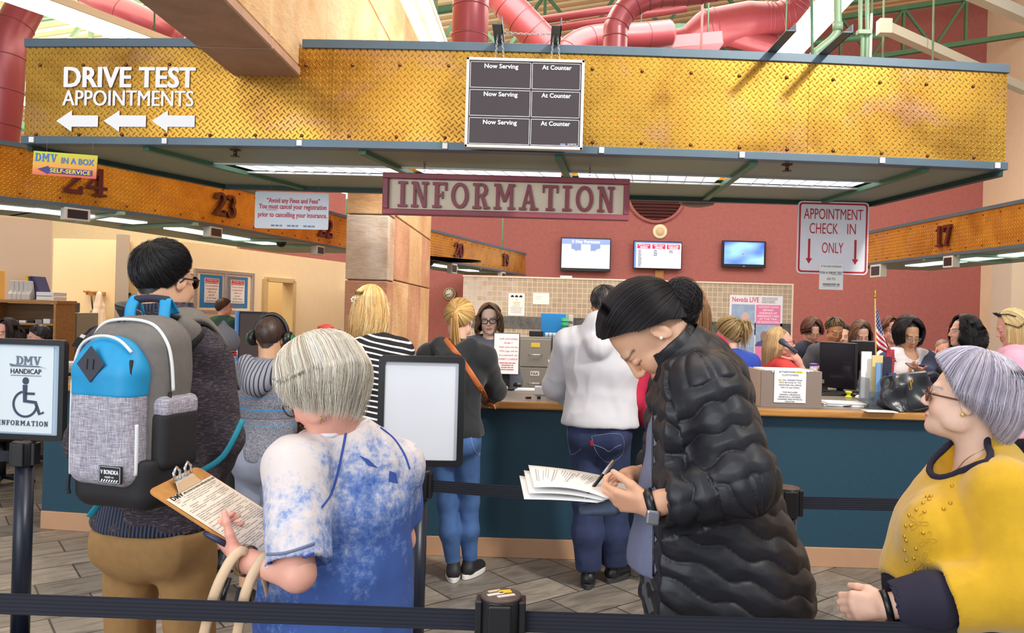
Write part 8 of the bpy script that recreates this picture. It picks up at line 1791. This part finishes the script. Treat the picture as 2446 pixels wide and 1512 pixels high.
waiting('bald older man with glasses glimpsed beside the black leather jacket',2255,812,8.8,176,1.56,mat('dark_shirt',(60,60,70),.9),dict(mode='short',pole=(0,-.2,.97),n=150,cols=[(150,130,116)],length=.01,lift=.05,thick=.001,seg=4,shell=False),fem=False,seed=27,hair=(190,156,136),head=(12,10,0),skin='pink',gl=(M_alu,.023,.015,.0016),bodykw=dict(eyes='open'))
f=waiting('woman with black curly hair in a black leather biker jacket',2303,757,6.4,90,1.68,mat('biker_leather',(36,36,42),.35,bump=.25,bscale=24,bdist=.008),dict(LONG,pole=(0,.25,.96),n=1900,cols=[(30,25,28),(44,36,38)],drop=.24,front=64,thick=.018,puff=.012,wave=13,curl=.022,spread=.7),seed=28,hair=(32,27,30),head=(-8,2,0),skin='fair',bodykw=dict(eyes='open'),topkw=dict(name='leather_jacket',e=.03))
h=onsurf(f.root.children[1],2375,838,.003)
f=waiting('blond woman in a pink T-shirt with sunglasses pushed up on her hair',2404,741,5.5,62,1.7,mat('pink_jersey',(238,176,200),.9),dict(LONG,pole=(0,.35,.93),n=2300,cols=[(238,206,148),(222,180,116),(248,226,180)],drop=.16,front=68,thick=.010,rad=.0011),seed=29,hair=(226,190,134),head=(10,22,0),skin='pink',topkw=dict(name='t_shirt',sleeve=.34,e=.024),bodykw=dict(low='chest'),g=1.1)
b=MB();T=lambda*p_:f.Wd(f.HT(*p_))
for q in(-1,1):b.tube([T(q*.034+.026*math.cos(t),.055+.012*math.sin(t),.118+.018*math.sin(t))for t in(2*math.pi*i/16 for i in range(16))],.004,6,True);b.tube([T(q*.06,.055,.118),T(q*.086,.0,.1),T(q*.09,-.03,.07)],.004,6)
b.build('sunglasses',M_black,f.root)
waiting('woman with a brown bun in a dark green sweater facing away in the office',537,714,11.0,-24,1.66,mat('bottle_green_knit',(32,62,54),.95),dict(mode='gather',pole=(0,-.6,.8),n=700,cols=[(74,46,36),(96,62,46)],thick=.014,rad=.002),sw=.18,g=1.15,seed=31,hair=(76,48,38),head=(-30,6,0),skin='pink',res=.009,topkw=dict(name='sweater',e=.03))
def seated(label,px_,py_,Y,rot,topm,hk,**k):
 f=person(label,px_,py_,Y,rot,H=1.66,stand=False,res=.009,**k);dz=f.shift[2];f.shift[2]=0;settle(f)
 for q in f.J:
  if f.J[q]is not None and q[:2]not in('hf','hn'):f.J[q]=f.J[q]+V3(0,0,dz)
 f.body(hands=False,low='chest');f.top(topm,'shirt',.02,1.0,.04,res=.011)
 J=f.J;sz=J['pelvis'][2]
 for a,sg in(('l',-1),('r',1)):J['k'+a]=J['pelvis']+V3(sg*.1,.42,-.02);J['a'+a]=V3(sg*.1,.42,.09);J['h'+a]=J['pelvis']+V3(sg*.09,0,-.04)
 d=SD(np.minimum(J['pelvis'],J['al'])-.25,np.maximum(J['pelvis'],J['kr'])+.25,.012);f.legs(d,.012);d.below(.07);f.garment('trousers',d,M_black_matt,.003);f.shoes(M_black,M_black)
 hk2=dict(rad=.002,noise=.003);hk2.update(hk);f.hair(**hk2)
 c_=f.Wd(J['pelvis']);t=thing('office_chair','dark office chair under the seated '+label.split(' in ')[0].split(' at ')[0],'chair',(c_.x,c_.y,0));b=MB();b.lathe([(.22,0),(.25,.03),(.25,.06),(.2,.08)],(c_.x,c_.y,sz-.26),EZ,20);b.build('seat',M_black_matt,t);b=MB();b.tube([(c_.x,c_.y,.06),(c_.x,c_.y,sz-.25)],.03,10);b.build('column',M_black,t);b=MB()
 for i in range(5):a=2*math.pi*i/5;b.bar((c_.x,c_.y,.07),(c_.x+.28*math.cos(a),c_.y+.28*math.sin(a),.03),.04,.03);
 b.build('star_base',M_black,t);return f
seated('office woman with dark hair behind the left screen',14,763,6.95,170,mat('office_rose',(150,84,84),.9),dict(mode='long',pole=(0,.2,.97),n=700,cols=[(60,46,44)],drop=.2,front=50,thick=.016,seg=10),seed=32,hair=(60,46,44),head=(0,6,0),skin='pink')
seated('office man with greying dark hair bent over his desk',88,778,7.85,84,mat('office_white',(214,210,210),.9),dict(mode='short',pole=(0,-.3,.95),n=900,cols=[(52,46,48),(96,90,90),(36,32,34)],length=.035,lift=.2,thick=.012,seg=5),fem=False,seed=33,hair=(50,45,46),head=(30,14,0),skin='pink')
seated('person with long dark hair at the desk by the coat rack',240,784,8.25,-60,mat('office_navy',(50,52,70),.9),dict(mode='long',pole=(0,.2,.97),n=800,cols=[(44,38,40),(62,54,56)],drop=.25,front=48,thick=.018,seg=10),seed=34,hair=(46,40,42),head=(-10,10,0),skin='olive')
f=waiting('small child in a black jacket and grey pointed hood with a red band',541,788,4.9,-20,1.5,mat('child_black',(30,28,32),.9),dict(mode='short',pole=(0,-.3,.95),n=100,cols=[(30,26,26)],length=.01,thick=.002,seg=4),seed=35,hair=(30,26,26),head=(0,10,0),skin='fair',sw=.14,g=.85,res=.009,hs=.9)
d=SD(f.J['head']-.2,f.J['head']+.24,.007);d.ell(f.HT(0,-.02,.03),(.088,.105,.1));d.rc(f.HT(0,-.04,.1),f.HT(.02,-.07,.165),.045,.012,.03);d.rc(f.HT(0,.1,-.04),f.HT(0,.2,-.06),.09,.09,.01,'s');d.below(f.HT(0,0,-.05)[2]);f.garment('pointed_hood',d,mat('hood_grey',(84,82,90),.95),.003,9)
b=MB()
for dz in(-.045,-.03):b.tube([f.Wd(f.HT(.088*math.cos(t),-.02+.104*math.sin(t),dz))for t in(2*math.pi*i/24 for i in range(24))],.0045,6,True)
b.build('red_band',M_red,f.root)
def stanchion(label,x,y,ht=.98,top_sign=False):
 t=thing('barrier_post',label,'barrier post',(x,y,0),group='belt barrier posts');c=Vector((x,y,0))
 b=MB();b.lathe([(.17,0),(.17,.012),(.15,.022),(.05,.03),(.045,.04)],c,EZ,32);b.build('base',M_navy_bar,t)
 b=MB();b.lathe([(.039,.03),(.039,ht-.11)],c,EZ,24);b.build('pole',M_navy_bar,t)
 b=MB();b.lathe([(.04,ht-.115),(.047,ht-.11),(.047,ht-.008),(.043,ht-.006)],c,EZ,24)
 for k in range(4):a=math.pi/4*0+math.pi/2*k;b.box(c+Vector((.049*math.cos(a),.049*math.sin(a),ht-.06)),(.016,.05,.1),(0,0,a))
 b.build('belt_head',M_black,t,bevel=.003)
 b=MB();b.lathe([(.046,ht-.008),(.047,ht-.002),(.04,ht),(.001,ht)],c,EZ,24);b.build('cap',mat('cap_scuffed',(84,68,62),.5,var=.2,vscale=50),t)
 return t
def post(px_,py_,Z):v=PZ(px_,py_,Z);return v.x,v.y
HT_=.98
pA=post(60,1062,HT_-.02);pB=post(1000,1122,HT_);pC=post(1880,1162,HT_);pD=post(1197,1418,HT_)
tA=stanchion('black barrier post carrying the HANDICAP sign',*pA);tB=stanchion('black barrier post carrying the blank white sign',*pB);tC=stanchion('black barrier post behind the quilted jacket',*pC);tD=stanchion('black barrier post nearest the viewer with stickers on its cap',*pD)
for dx,dy,a,L,col in((.008,.012,.3,.03,(226,186,40)),(-.012,-.006,.5,.04,(226,214,206)),(.012,-.014,.45,.042,(222,206,198)),(-.016,.014,.5,.03,(200,184,150))):
 b=MB();b.box((pD[0]+dx,pD[1]+dy,HT_+.001),(L,.010 if col[2]>50 else.018,.0016),(0,0,a));b.build('sticker',mat('st%d'%col[2],col,.6),tD)
def belt(label,p0,p1,z,sag=.0,h=.048):
 p0,p1=Vector((*p0,z)),Vector((*p1,z));d=(p1-p0).normalized();q0,q1=p0+d*.048,p1-d*.048;n=14;b=MB();t=Vector((-d.y,d.x,0))*.0012
 def bp(u,v):p=q0.lerp(q1,u);return p+EZ*(-sag*4*u*(1-u)+h*(v-.5))
 b.grid(lambda u,v:bp(u,v)+t,n+1,7,sm=False);b.grid(lambda u,v:bp(u,v)-t,n+1,7,sm=False)
 for v in(0,1):b.add([bp(i/n,v)+t*s for i in range(n+1)for s in(-1,1)],[(2*i,2*i+1,2*i+3,2*i+2)for i in range(n)])
 o=b.build('barrier_belt',M_belt,label=label,cat='barrier belt',group='black barrier belts');return o
M_belt,nt,bs=wrap_nodes('woven_belt',(20,22,38),.75);sp=nt.new('ShaderNodeSeparateXYZ');nt.link(nt.coords(),sp.inputs[0]);nt.link(nt.bump(nt.math('SINE',nt.math('MULTIPLY',sp.outputs[2],700)),.15,.002),bs.inputs['Normal'])
zB=HT_-.062
belt('black barrier belt across the left foreground',(-3.2,pD[1]+.06),pD,zB);belt('black barrier belt across the right foreground',pD,(3.4,pD[1]-.02),zB)
belt('black barrier belt between the white sign post and the post behind the quilted jacket',pB,pC,zB,.012);belt('black barrier belt running right behind the mustard sweater',pC,(4.6,pC[1]+.25),zB,.01);belt('black barrier belt leaving the HANDICAP post to the left',(-4.3,pA[1]-.35),pA,zB-.01)
def post_sign(name,label,px,Y,yaw,m):
 c,w,h=rectpx(*px,Y);t=thing(name,label,'sign',(c.x,c.y,HT_),math.radians(yaw));M=Matrix.Translation(c)@Matrix.Rotation(math.radians(yaw),4,'Z');ex=(M.to_3x3()@EX);ey=M.to_3x3()@EY
 b=MB();k=rrect(w,h,.022,5);i_=rrect(w-.05,h-.05,.006,5);n=len(k)
 for a in range(n):j=(a+1)%n;b.prism([k[a],k[j],i_[j],i_[a]],c+ey*.016,ex,EZ,.032)
 b.build('frame',M_black,t);b=MB();b.prism([(-w/2+.02,-h/2+.02),(w/2-.02,-h/2+.02),(w/2-.02,h/2-.02),(-w/2+.02,h/2-.02)],c+ey*.006,ex,EZ,.01);b.build('panel',m,t)
 b=MB();z0=c.z-h/2;b.lathe([(.03,HT_-z0-.002),(.03,.0),(.02,.004)],(c.x,c.y,z0-.0),EZ,18)if z0>HT_ else b.box((c.x,c.y,(z0+HT_)/2),(.03,.02,max(.01,abs(z0-HT_)+.02)));b.build('post_adapter',M_black,t)
 return t,c,w,h,ex,ey
post_sign('queue_sign','blank white sign in a black frame on a barrier post',(904,850,1108,1113),pB[1]-.0,3,mat('whiteboard',(232,235,244),.35,var=.02,vscale=5))
t,c,w,h,ex,ey=post_sign('handicap_sign','HANDICAP INFORMATION sign with wheelchair symbol in a black frame',(-24,810,163,1050),pA[1],-6,mat('sign_pale_blue',(168,190,210),.35))
b=MB();o=c-ey*.006;b.prism([(-w*.43,-h*.43),(w*.34,-h*.43),(w*.34,h*.43),(-w*.43,h*.43)],o+ey*.001,ex,EZ,.002);b.build('sheet',mat('sheet_pale',(214,224,232),.5),t)
o=o-ey*.003;Q=lambda u,v:o+ex*w*u+EZ*h*v
b=MB();glyphs(b,'DMV',Q(-.0,.245),ex,EZ,h*.085,.001,width=w*.34,gap=.04);b.build('dmv_logo',mat('logo_slate',(98,112,130),.5),t)
b=MB();b.prism([(-w*.24,h*.03),(-w*.22,h*.0),(w*.2,h*.0),(w*.28,-h*.012),(w*.16,h*.012),(-w*.14,h*.016)],Q(-.02,.225),ex,EZ,.0008);b.build('swoosh',MATS['logo_slate'],t)
b=MB();b.text('HANDICAP',Q(-.03,.155),ex,EZ,width=w*.42,height=h*.05,ext=.0006,bold=.005);b.prism([(-w*.21,0),(w*.21,0),(w*.21,.002),(-w*.21,.002)],Q(-.03,.135),ex,EZ,.0006);b.build('lettering',M_ink,t)
b=MB();glyphs(b,'INFORMATION',Q(-.05,-.36),ex,EZ,h*.05,.0006,width=w*.68,gap=.2);b.build('information_text',mat('ink_slate',(62,66,84),.6),t)
b=MB();k_=h*.0
b.prism([(h*.034*math.cos(a),h*.036*math.sin(a))for a in(2*math.pi*i/20 for i in range(20))],Q(-.03,.085),ex,EZ,.0006)
for p_ in arc(0,0,h*.125,h*.125,105,355,h*.022,h*.022,22):b.prism(p_,Q(-.03,-.145),ex,EZ,.0006)
for p_ in stroke([(-h*.005,h*.17),(-h*.003,h*.01),(h*.11,h*.0),(h*.155,-h*.115),(h*.2,-h*.095)],[h*.05,h*.045,h*.035,h*.03,h*.022])+stroke([(0,h*.085),(h*.1,h*.085)],h*.024):b.prism(p_,Q(-.03,-.125),ex,EZ,.0006)
b.build('wheelchair_symbol',mat('symbol_navy',(56,66,88),.6),t)
def on_wall(px_,py_,off=.02):
 q=on_office(px_,0,off);Y=q.y;return P(px_,py_,Y)
a,c_=on_office(452,0,.07),on_office(596,0,.07);wv=(c_-a);wv.z=0;e=wv.normalized();nn=Vector((e.y,-e.x,0));z0,z1=P(452,747,a.y).z,P(452,640,a.y).z;Wd_=wv.length;Hh=z1-z0
t=thing('notice_case','aluminium glass-door notice case with two blue posters on the office wall','notice board',(a.x,a.y,z0))
NB=lambda u,v,d=0:Vector((a.x,a.y,z0))+e*(Wd_*u)+EZ*(Hh*v)+nn*d
def wq(b,u0,u1,v0,v1,d,th=.01):b.prism([(Wd_*u0,Hh*v0),(Wd_*u1,Hh*v0),(Wd_*u1,Hh*v1),(Wd_*u0,Hh*v1)],NB(0,0,d),e,EZ,th);return b
b=MB();wq(b,0,1,0,1,-.06,.045);b.build('backing',mat('case_felt',(132,144,186),.9),t)
b=MB()
for q in((0,.045,0,1),(.955,1,0,1),(.478,.522,0,1),(.045,.478,0,.07),(.522,.955,0,.07),(.045,.478,.93,1),(.522,.955,.93,1)):wq(b,*q,-.015,.03)
b.build('frame',M_alu,t,bevel=.002)
for k,(u0,u1)in enumerate(((.1,.46),(.53,.9))):
 b=MB();wq(b,u0,u1,.12,.88,-.012,.002);p_=b.build('blue_poster',mat('poster_azure',(58,142,218),.6),t)
 b=MB();wq(b,u0+.07,u1-.06,.24,.8,-.009,.002);b.build('sheet',M_paper,p_);b=MB();wq(b,u0+.08,u1-.07,.68,.79,-.007,.002);b.build('red_heading',mat('heading_red',(214,66,58),.6),p_)
 b=MB();uc=(u0+u1)/2+.005
 for s,v,wf in(('Schedule Your',.745,.16),('Appointment Today',.695,.2)):b.text(s,NB(uc,v,-.0035),e,EZ,width=Wd_*wf,height=Hh*.03,ext=.0008)
 b.build('heading_text',M_sign_white,p_);b=MB()
 for s,v,wf in(('You can schedule',.61,.2),('an appointment',.54,.18),('online or in',.47,.13),('person!',.4,.09),('At No Charge',.33,.16)):b.text(s,NB(uc,v,-.0065),e,EZ,width=Wd_*wf,height=Hh*.04,ext=.0008)
 b.build('red_text',mat('text_red',(206,70,66),.6),p_);b=MB();b.text('www.dmvnv.com',NB(uc,.265,-.0065),e,EZ,width=Wd_*.19,height=Hh*.035,ext=.0008);b.build('web_text',mat('text_blue',(50,56,120),.6),p_)
b=MB();wq(b,.47,.53,.5,.52,.02,.01);b.build('lock',M_alu,t)
q=on_wall(470,763,.065);b=MB();b.box(q,(.02,.09,.13),(0,0,math.atan2(e.y,e.x)+math.pi/2));b.build('wall_outlet',mat('outlet_brass',(190,168,96),.5),label='brass-coloured outlet plate below the notice case',cat='outlet',bevel=.003)
q=on_wall(805,712,.09);t=thing('fire_alarm','red fire alarm strobe on the office wall beside the sandstone pier','fire alarm',q);R_z=math.atan2(e.y,e.x)
b=MB();b.box(q,(.14,.05,.15),(0,0,R_z));b.build('housing',M_red,t,bevel=.006);b=MB();b.box(q+nn*.03+e*.02,(.04,.02,.1),(0,0,R_z));b.build('strobe',M_white,t)
q=on_wall(803,775,.08);b=MB();b.box(q,(.2,.02,.24),(0,0,R_z));b.build('framed_notice',mat('notice_brown',(120,92,84),.6,var=.3,vscale=12),label='small brown framed notice low on the office wall by the pier',cat='notice')
YS_=8.35;x0,x1=P(-40,720,YS_).x,P(133,720,YS_).x;zt_=P(60,716,YS_).z
t=thing('bookshelf','low oak bookshelf with binders on top in the office corner','bookshelf',((x0+x1)/2,YS_+.2,0));M_sh=m_wood('dark_oak',(122,84,42),(92,60,28))
b=MB();b.bx(x0,x1+.02,YS_-.01,YS_+.36,zt_-.035,zt_);b.build('top_board',M_oak,t,bevel=.003)
for x in(x0,x1-.02):b=MB();b.bx(x,x+.025,YS_,YS_+.35,0,zt_-.035);b.build('side_board',M_oak,t)
b=MB();b.bx(x0,x1,YS_+.33,YS_+.35,0,zt_-.04);b.build('back_board',M_sh,t)
for k in range(4):z=zt_-.04-.225*(k+1)*1.0;b=MB();b.bx(x0+.025,x1-.02,YS_+.01,YS_+.33,z,z+.022);b.build('shelf_board',M_oak,t)
for k,z in enumerate((zt_-.04-.225*1,zt_-.04-.225*2)):
 for i in range(7):
  xx=x0+.1+.085*i
  if xx>x1-.1:break
  b=MB();hh=random.uniform(.02,.05)if k==0 else random.uniform(.1,.17);b.bx(xx,xx+.07,YS_+.04,YS_+.28,z+.022,z+.022+hh);b.build('paper_bundle',(M_paper,M_black_matt,mat('bundle_grey',(150,140,132),.8))[(i+k)%3],label='paper bundle on the shelves of the office bookshelf',cat='papers',group='paper bundles on the office bookshelf')
for i,px_ in enumerate((4,15,26,37,47)):
 xx=P(px_,716,YS_).x;b=MB();prf=[(0,0),(.1,0),(.1,.04),(.06,.2),(.035,.2),(.04,.1),(0,.06)];b.prism([(y,z)for y,z in prf],(xx+.024,YS_+.05,zt_),EY,EZ,.045);b.build('magazine_file',mat('file_white',(214,206,200),.7),label='white magazine file on the oak bookshelf',cat='magazine file',group='white magazine files on the oak bookshelf',bevel=.004)
for px_,ang,m,nm in((58,.32,mat('binder_indigo',(52,50,92),.6),'indigo binder leaning against the magazine files'),(66,.36,mat('binder_indigo2',(62,58,104),.6),'indigo binder leaning at the right end of the row'),(44,.1,mat('binder_yellow',(222,190,40),.6),'yellow folder standing among the magazine files')):
 xx=P(px_,716,YS_).x;b=MB();b.box((xx-.0,YS_+.24,zt_+.13),(.035,.2,.25),(0,-ang,0));b.build('binder',m,label=nm,cat='binder')
px_box('envelope_stack','large manila envelope upright at the left end of the bookshelf',(-30,646,9,716),YS_+.28,.02,mat('manila',(238,176,84),.7),'envelope',zb=zt_)
t=thing('paper_box','white paper boxes stacked at the right end of the bookshelf','box',P(110,716,YS_+.1));
for y0_,y1_ in((711,719),(702,711)):c,w,h=rectpx(92,y0_,133,y1_,YS_+.1);b=MB();z_=zt_ if y1_>715 else zt_+.045;b.bx(c.x-w/2,c.x+w/2,YS_+.06,YS_+.3,z_+.002,z_+.042);b.build('box_layer',M_white,t,bevel=.003)
xa,xb=P(135,750,8.9).x,P(168,750,8.9).x;zc_=P(150,746,8.9).z;file_cabinet('pale grey file cabinet beside the oak bookshelf',xa+.05,xb+.15,8.9-.15,zc_,4,mat('cabinet_sage',(170,164,138),.5,.1),.45)
px_box('label_printer','small dark grey printer on the pale grey file cabinet',(141,722,165,746),8.82,.22,mat('printer_grey',(92,88,92),.5),'printer',.012,zb=zc_);
YR=11.5;a=P(206,699,YR);c_=P(252,703,YR);t=thing('coat_rack','honey oak peg rack on the office partition','coat rack',(a+c_)/2);b=MB();b.bar(a,c_,.03,.06);b.build('rail',M_oak,t,bevel=.005)
for f_ in(.1,.5,.85):q=a.lerp(c_,f_);b=MB();b.tube([q,q+Vector((-.02,-.08,.02))],.012,8);b.build('peg',M_oak,t)
t=thing('hanging_coat','white coat hanging from the oak peg rack','coat',P(232,800,YR-.12));d=SD(V3(P(232,760,YR-.12)[:])-.6,V3(P(232,760,YR-.12)[:])+.6,.012);T_=lambda x,y:V3(P(x,y,YR-.14)[:])
d.rc(T_(239,704),T_(238,730),.045,.075,.02,w=(0,1,0),f=.6);d.rc(T_(238,735),T_(234,812),.085,.13,.02,w=(0,1,0),f=.5);d.rc(T_(230,745),T_(216,815),.05,.075,.015);d.rc(T_(245,745),T_(250,805),.045,.06,.015);v,Q=d.mesh();v=v+vnormals(v,Q)*(gnoise(v*np.array([16,16,3]))*.035)[:,None];npmesh('coat_cloth',v-V3(t.location[:]),Q,mat('coat_ivory',(232,210,190),.9),t)
b=MB();b.tube([P(218,706,YR-.1),P(220,726,YR-.1),P(222,742,YR-.1)],.01,6);b.tube([P(220,742,YR-.1),P(218,760,YR-.1),P(214,779,YR-.1)],[.02,.045,.012],10);b.build('umbrella',M_black,label='closed black umbrella hanging from the peg rack',cat='umbrella')
t=thing('hanging_clipboard','pale form and brown clipboard hanging side by side on a partition hook','clipboard',P(306,725,11.15));YK=11.15
for px_,m,nm in(((290,704,305,747),M_paper,'form_pad'),((307,703,324,748),mat('kraft',(166,130,86),.7),'kraft_board')):c,w,h=rectpx(*px_,YK);b=MB();b.box(c,(w,.012,h));b.build(nm,m,t)
b=MB();b.bar(P(291,703,YK-.01),P(312,702,YK-.01),.02,.03);b.build('hook_bar',M_black,t)
YD=7.1;c,w,h=rectpx(178,808,214,838,YD);t=thing('card_terminal','tilted dark card terminal with a paper slip on the left counter','terminal',(c.x,7.1,CTOP));b=MB();b.box(c,(w,.03,h*.9),(-.5,.35,0));b.build('screen_unit',M_black,t,bevel=.004);b=MB();b.box(c+EZ*.07+EX*.03-EY*.02,(.07,.01,.03),(-.5,.3,0));b.build('slip',M_paper,t);b=MB();b.tube([c,(c.x,c.y+.03,CTOP)],.02,8);b.build('stalk',M_black,t)
t=thing('counter_return','grey-topped counter return at the left end of the service counter','counter',(-3.95,7.2,0));b=MB();b.bx(-4.4,-3.57,6.8,7.6,CTOP-.036,CTOP);b.build('worktop',M_worktop,t);b=MB();b.bx(-4.35,-3.6,7.3,7.5,0,CTOP-.04);b.build('panel',M_teal,t)
papers('white papers heaped at the left end of the counter',172,872,.3,.2,5,.3)
t=papers('white rolls and slips stacked by the kiosk screen',560,832,.12,.1,1,0,z=CTOP)
p=t.location
for i,(dx,z)in enumerate(((-.03,0),(.03,0),(0,.06),(.05,.06),(.02,.12))):b=MB();b.lathe([(.028,0),(.028,.055),(.01,.055),(.01,.0)],(p.x+dx,p.y,CTOP+.01+z),EZ,14);b.build('paper_roll',M_paper,t)
c,w,h=rectpx(571,748,634,862,5.78);t=thing('kiosk_screen','tall black kiosk screen with a blue edge on the counter beside the boy','kiosk screen',(c.x,5.75,CTOP));Rk=(0,0,-.25)
b=MB();b.box((c.x,5.78,c.z),(w*1.1,.06,h*1.08),Rk);b.build('housing',M_black,t,bevel=.006);b=MB();b.box((c.x,5.745,c.z),(w*.96,.006,h*.97),Rk);b.build('screen',mat('kiosk_dark',(66,52,46),.15),t);b=MB();b.box((c.x-w*.53,5.78,c.z),(.014,.07,h*1.08),Rk);b.build('blue_edge',mat('edge_blue',(88,132,190),.4),t)
b=MB();b.box((c.x,5.82,(CTOP+c.z-h/2)/2),(.16,.12,max(.02,c.z-h/2-CTOP+.03)));b.build('stand',M_black,t)
px_box('tray_top','dark blue tray rim with a red lid behind the striped shirt',(758,787,796,797),5.62,.2,mat('tray_blue',(52,66,106),.5),'tray',zb=CTOP)
q=P(778,783,5.72);b=MB();b.ell(q,(.06,.05,.03),None,16,8);b.build('red_lid',mat('lid_red',(196,66,54),.5),label='red lid lying on the dark blue tray',cat='lid')
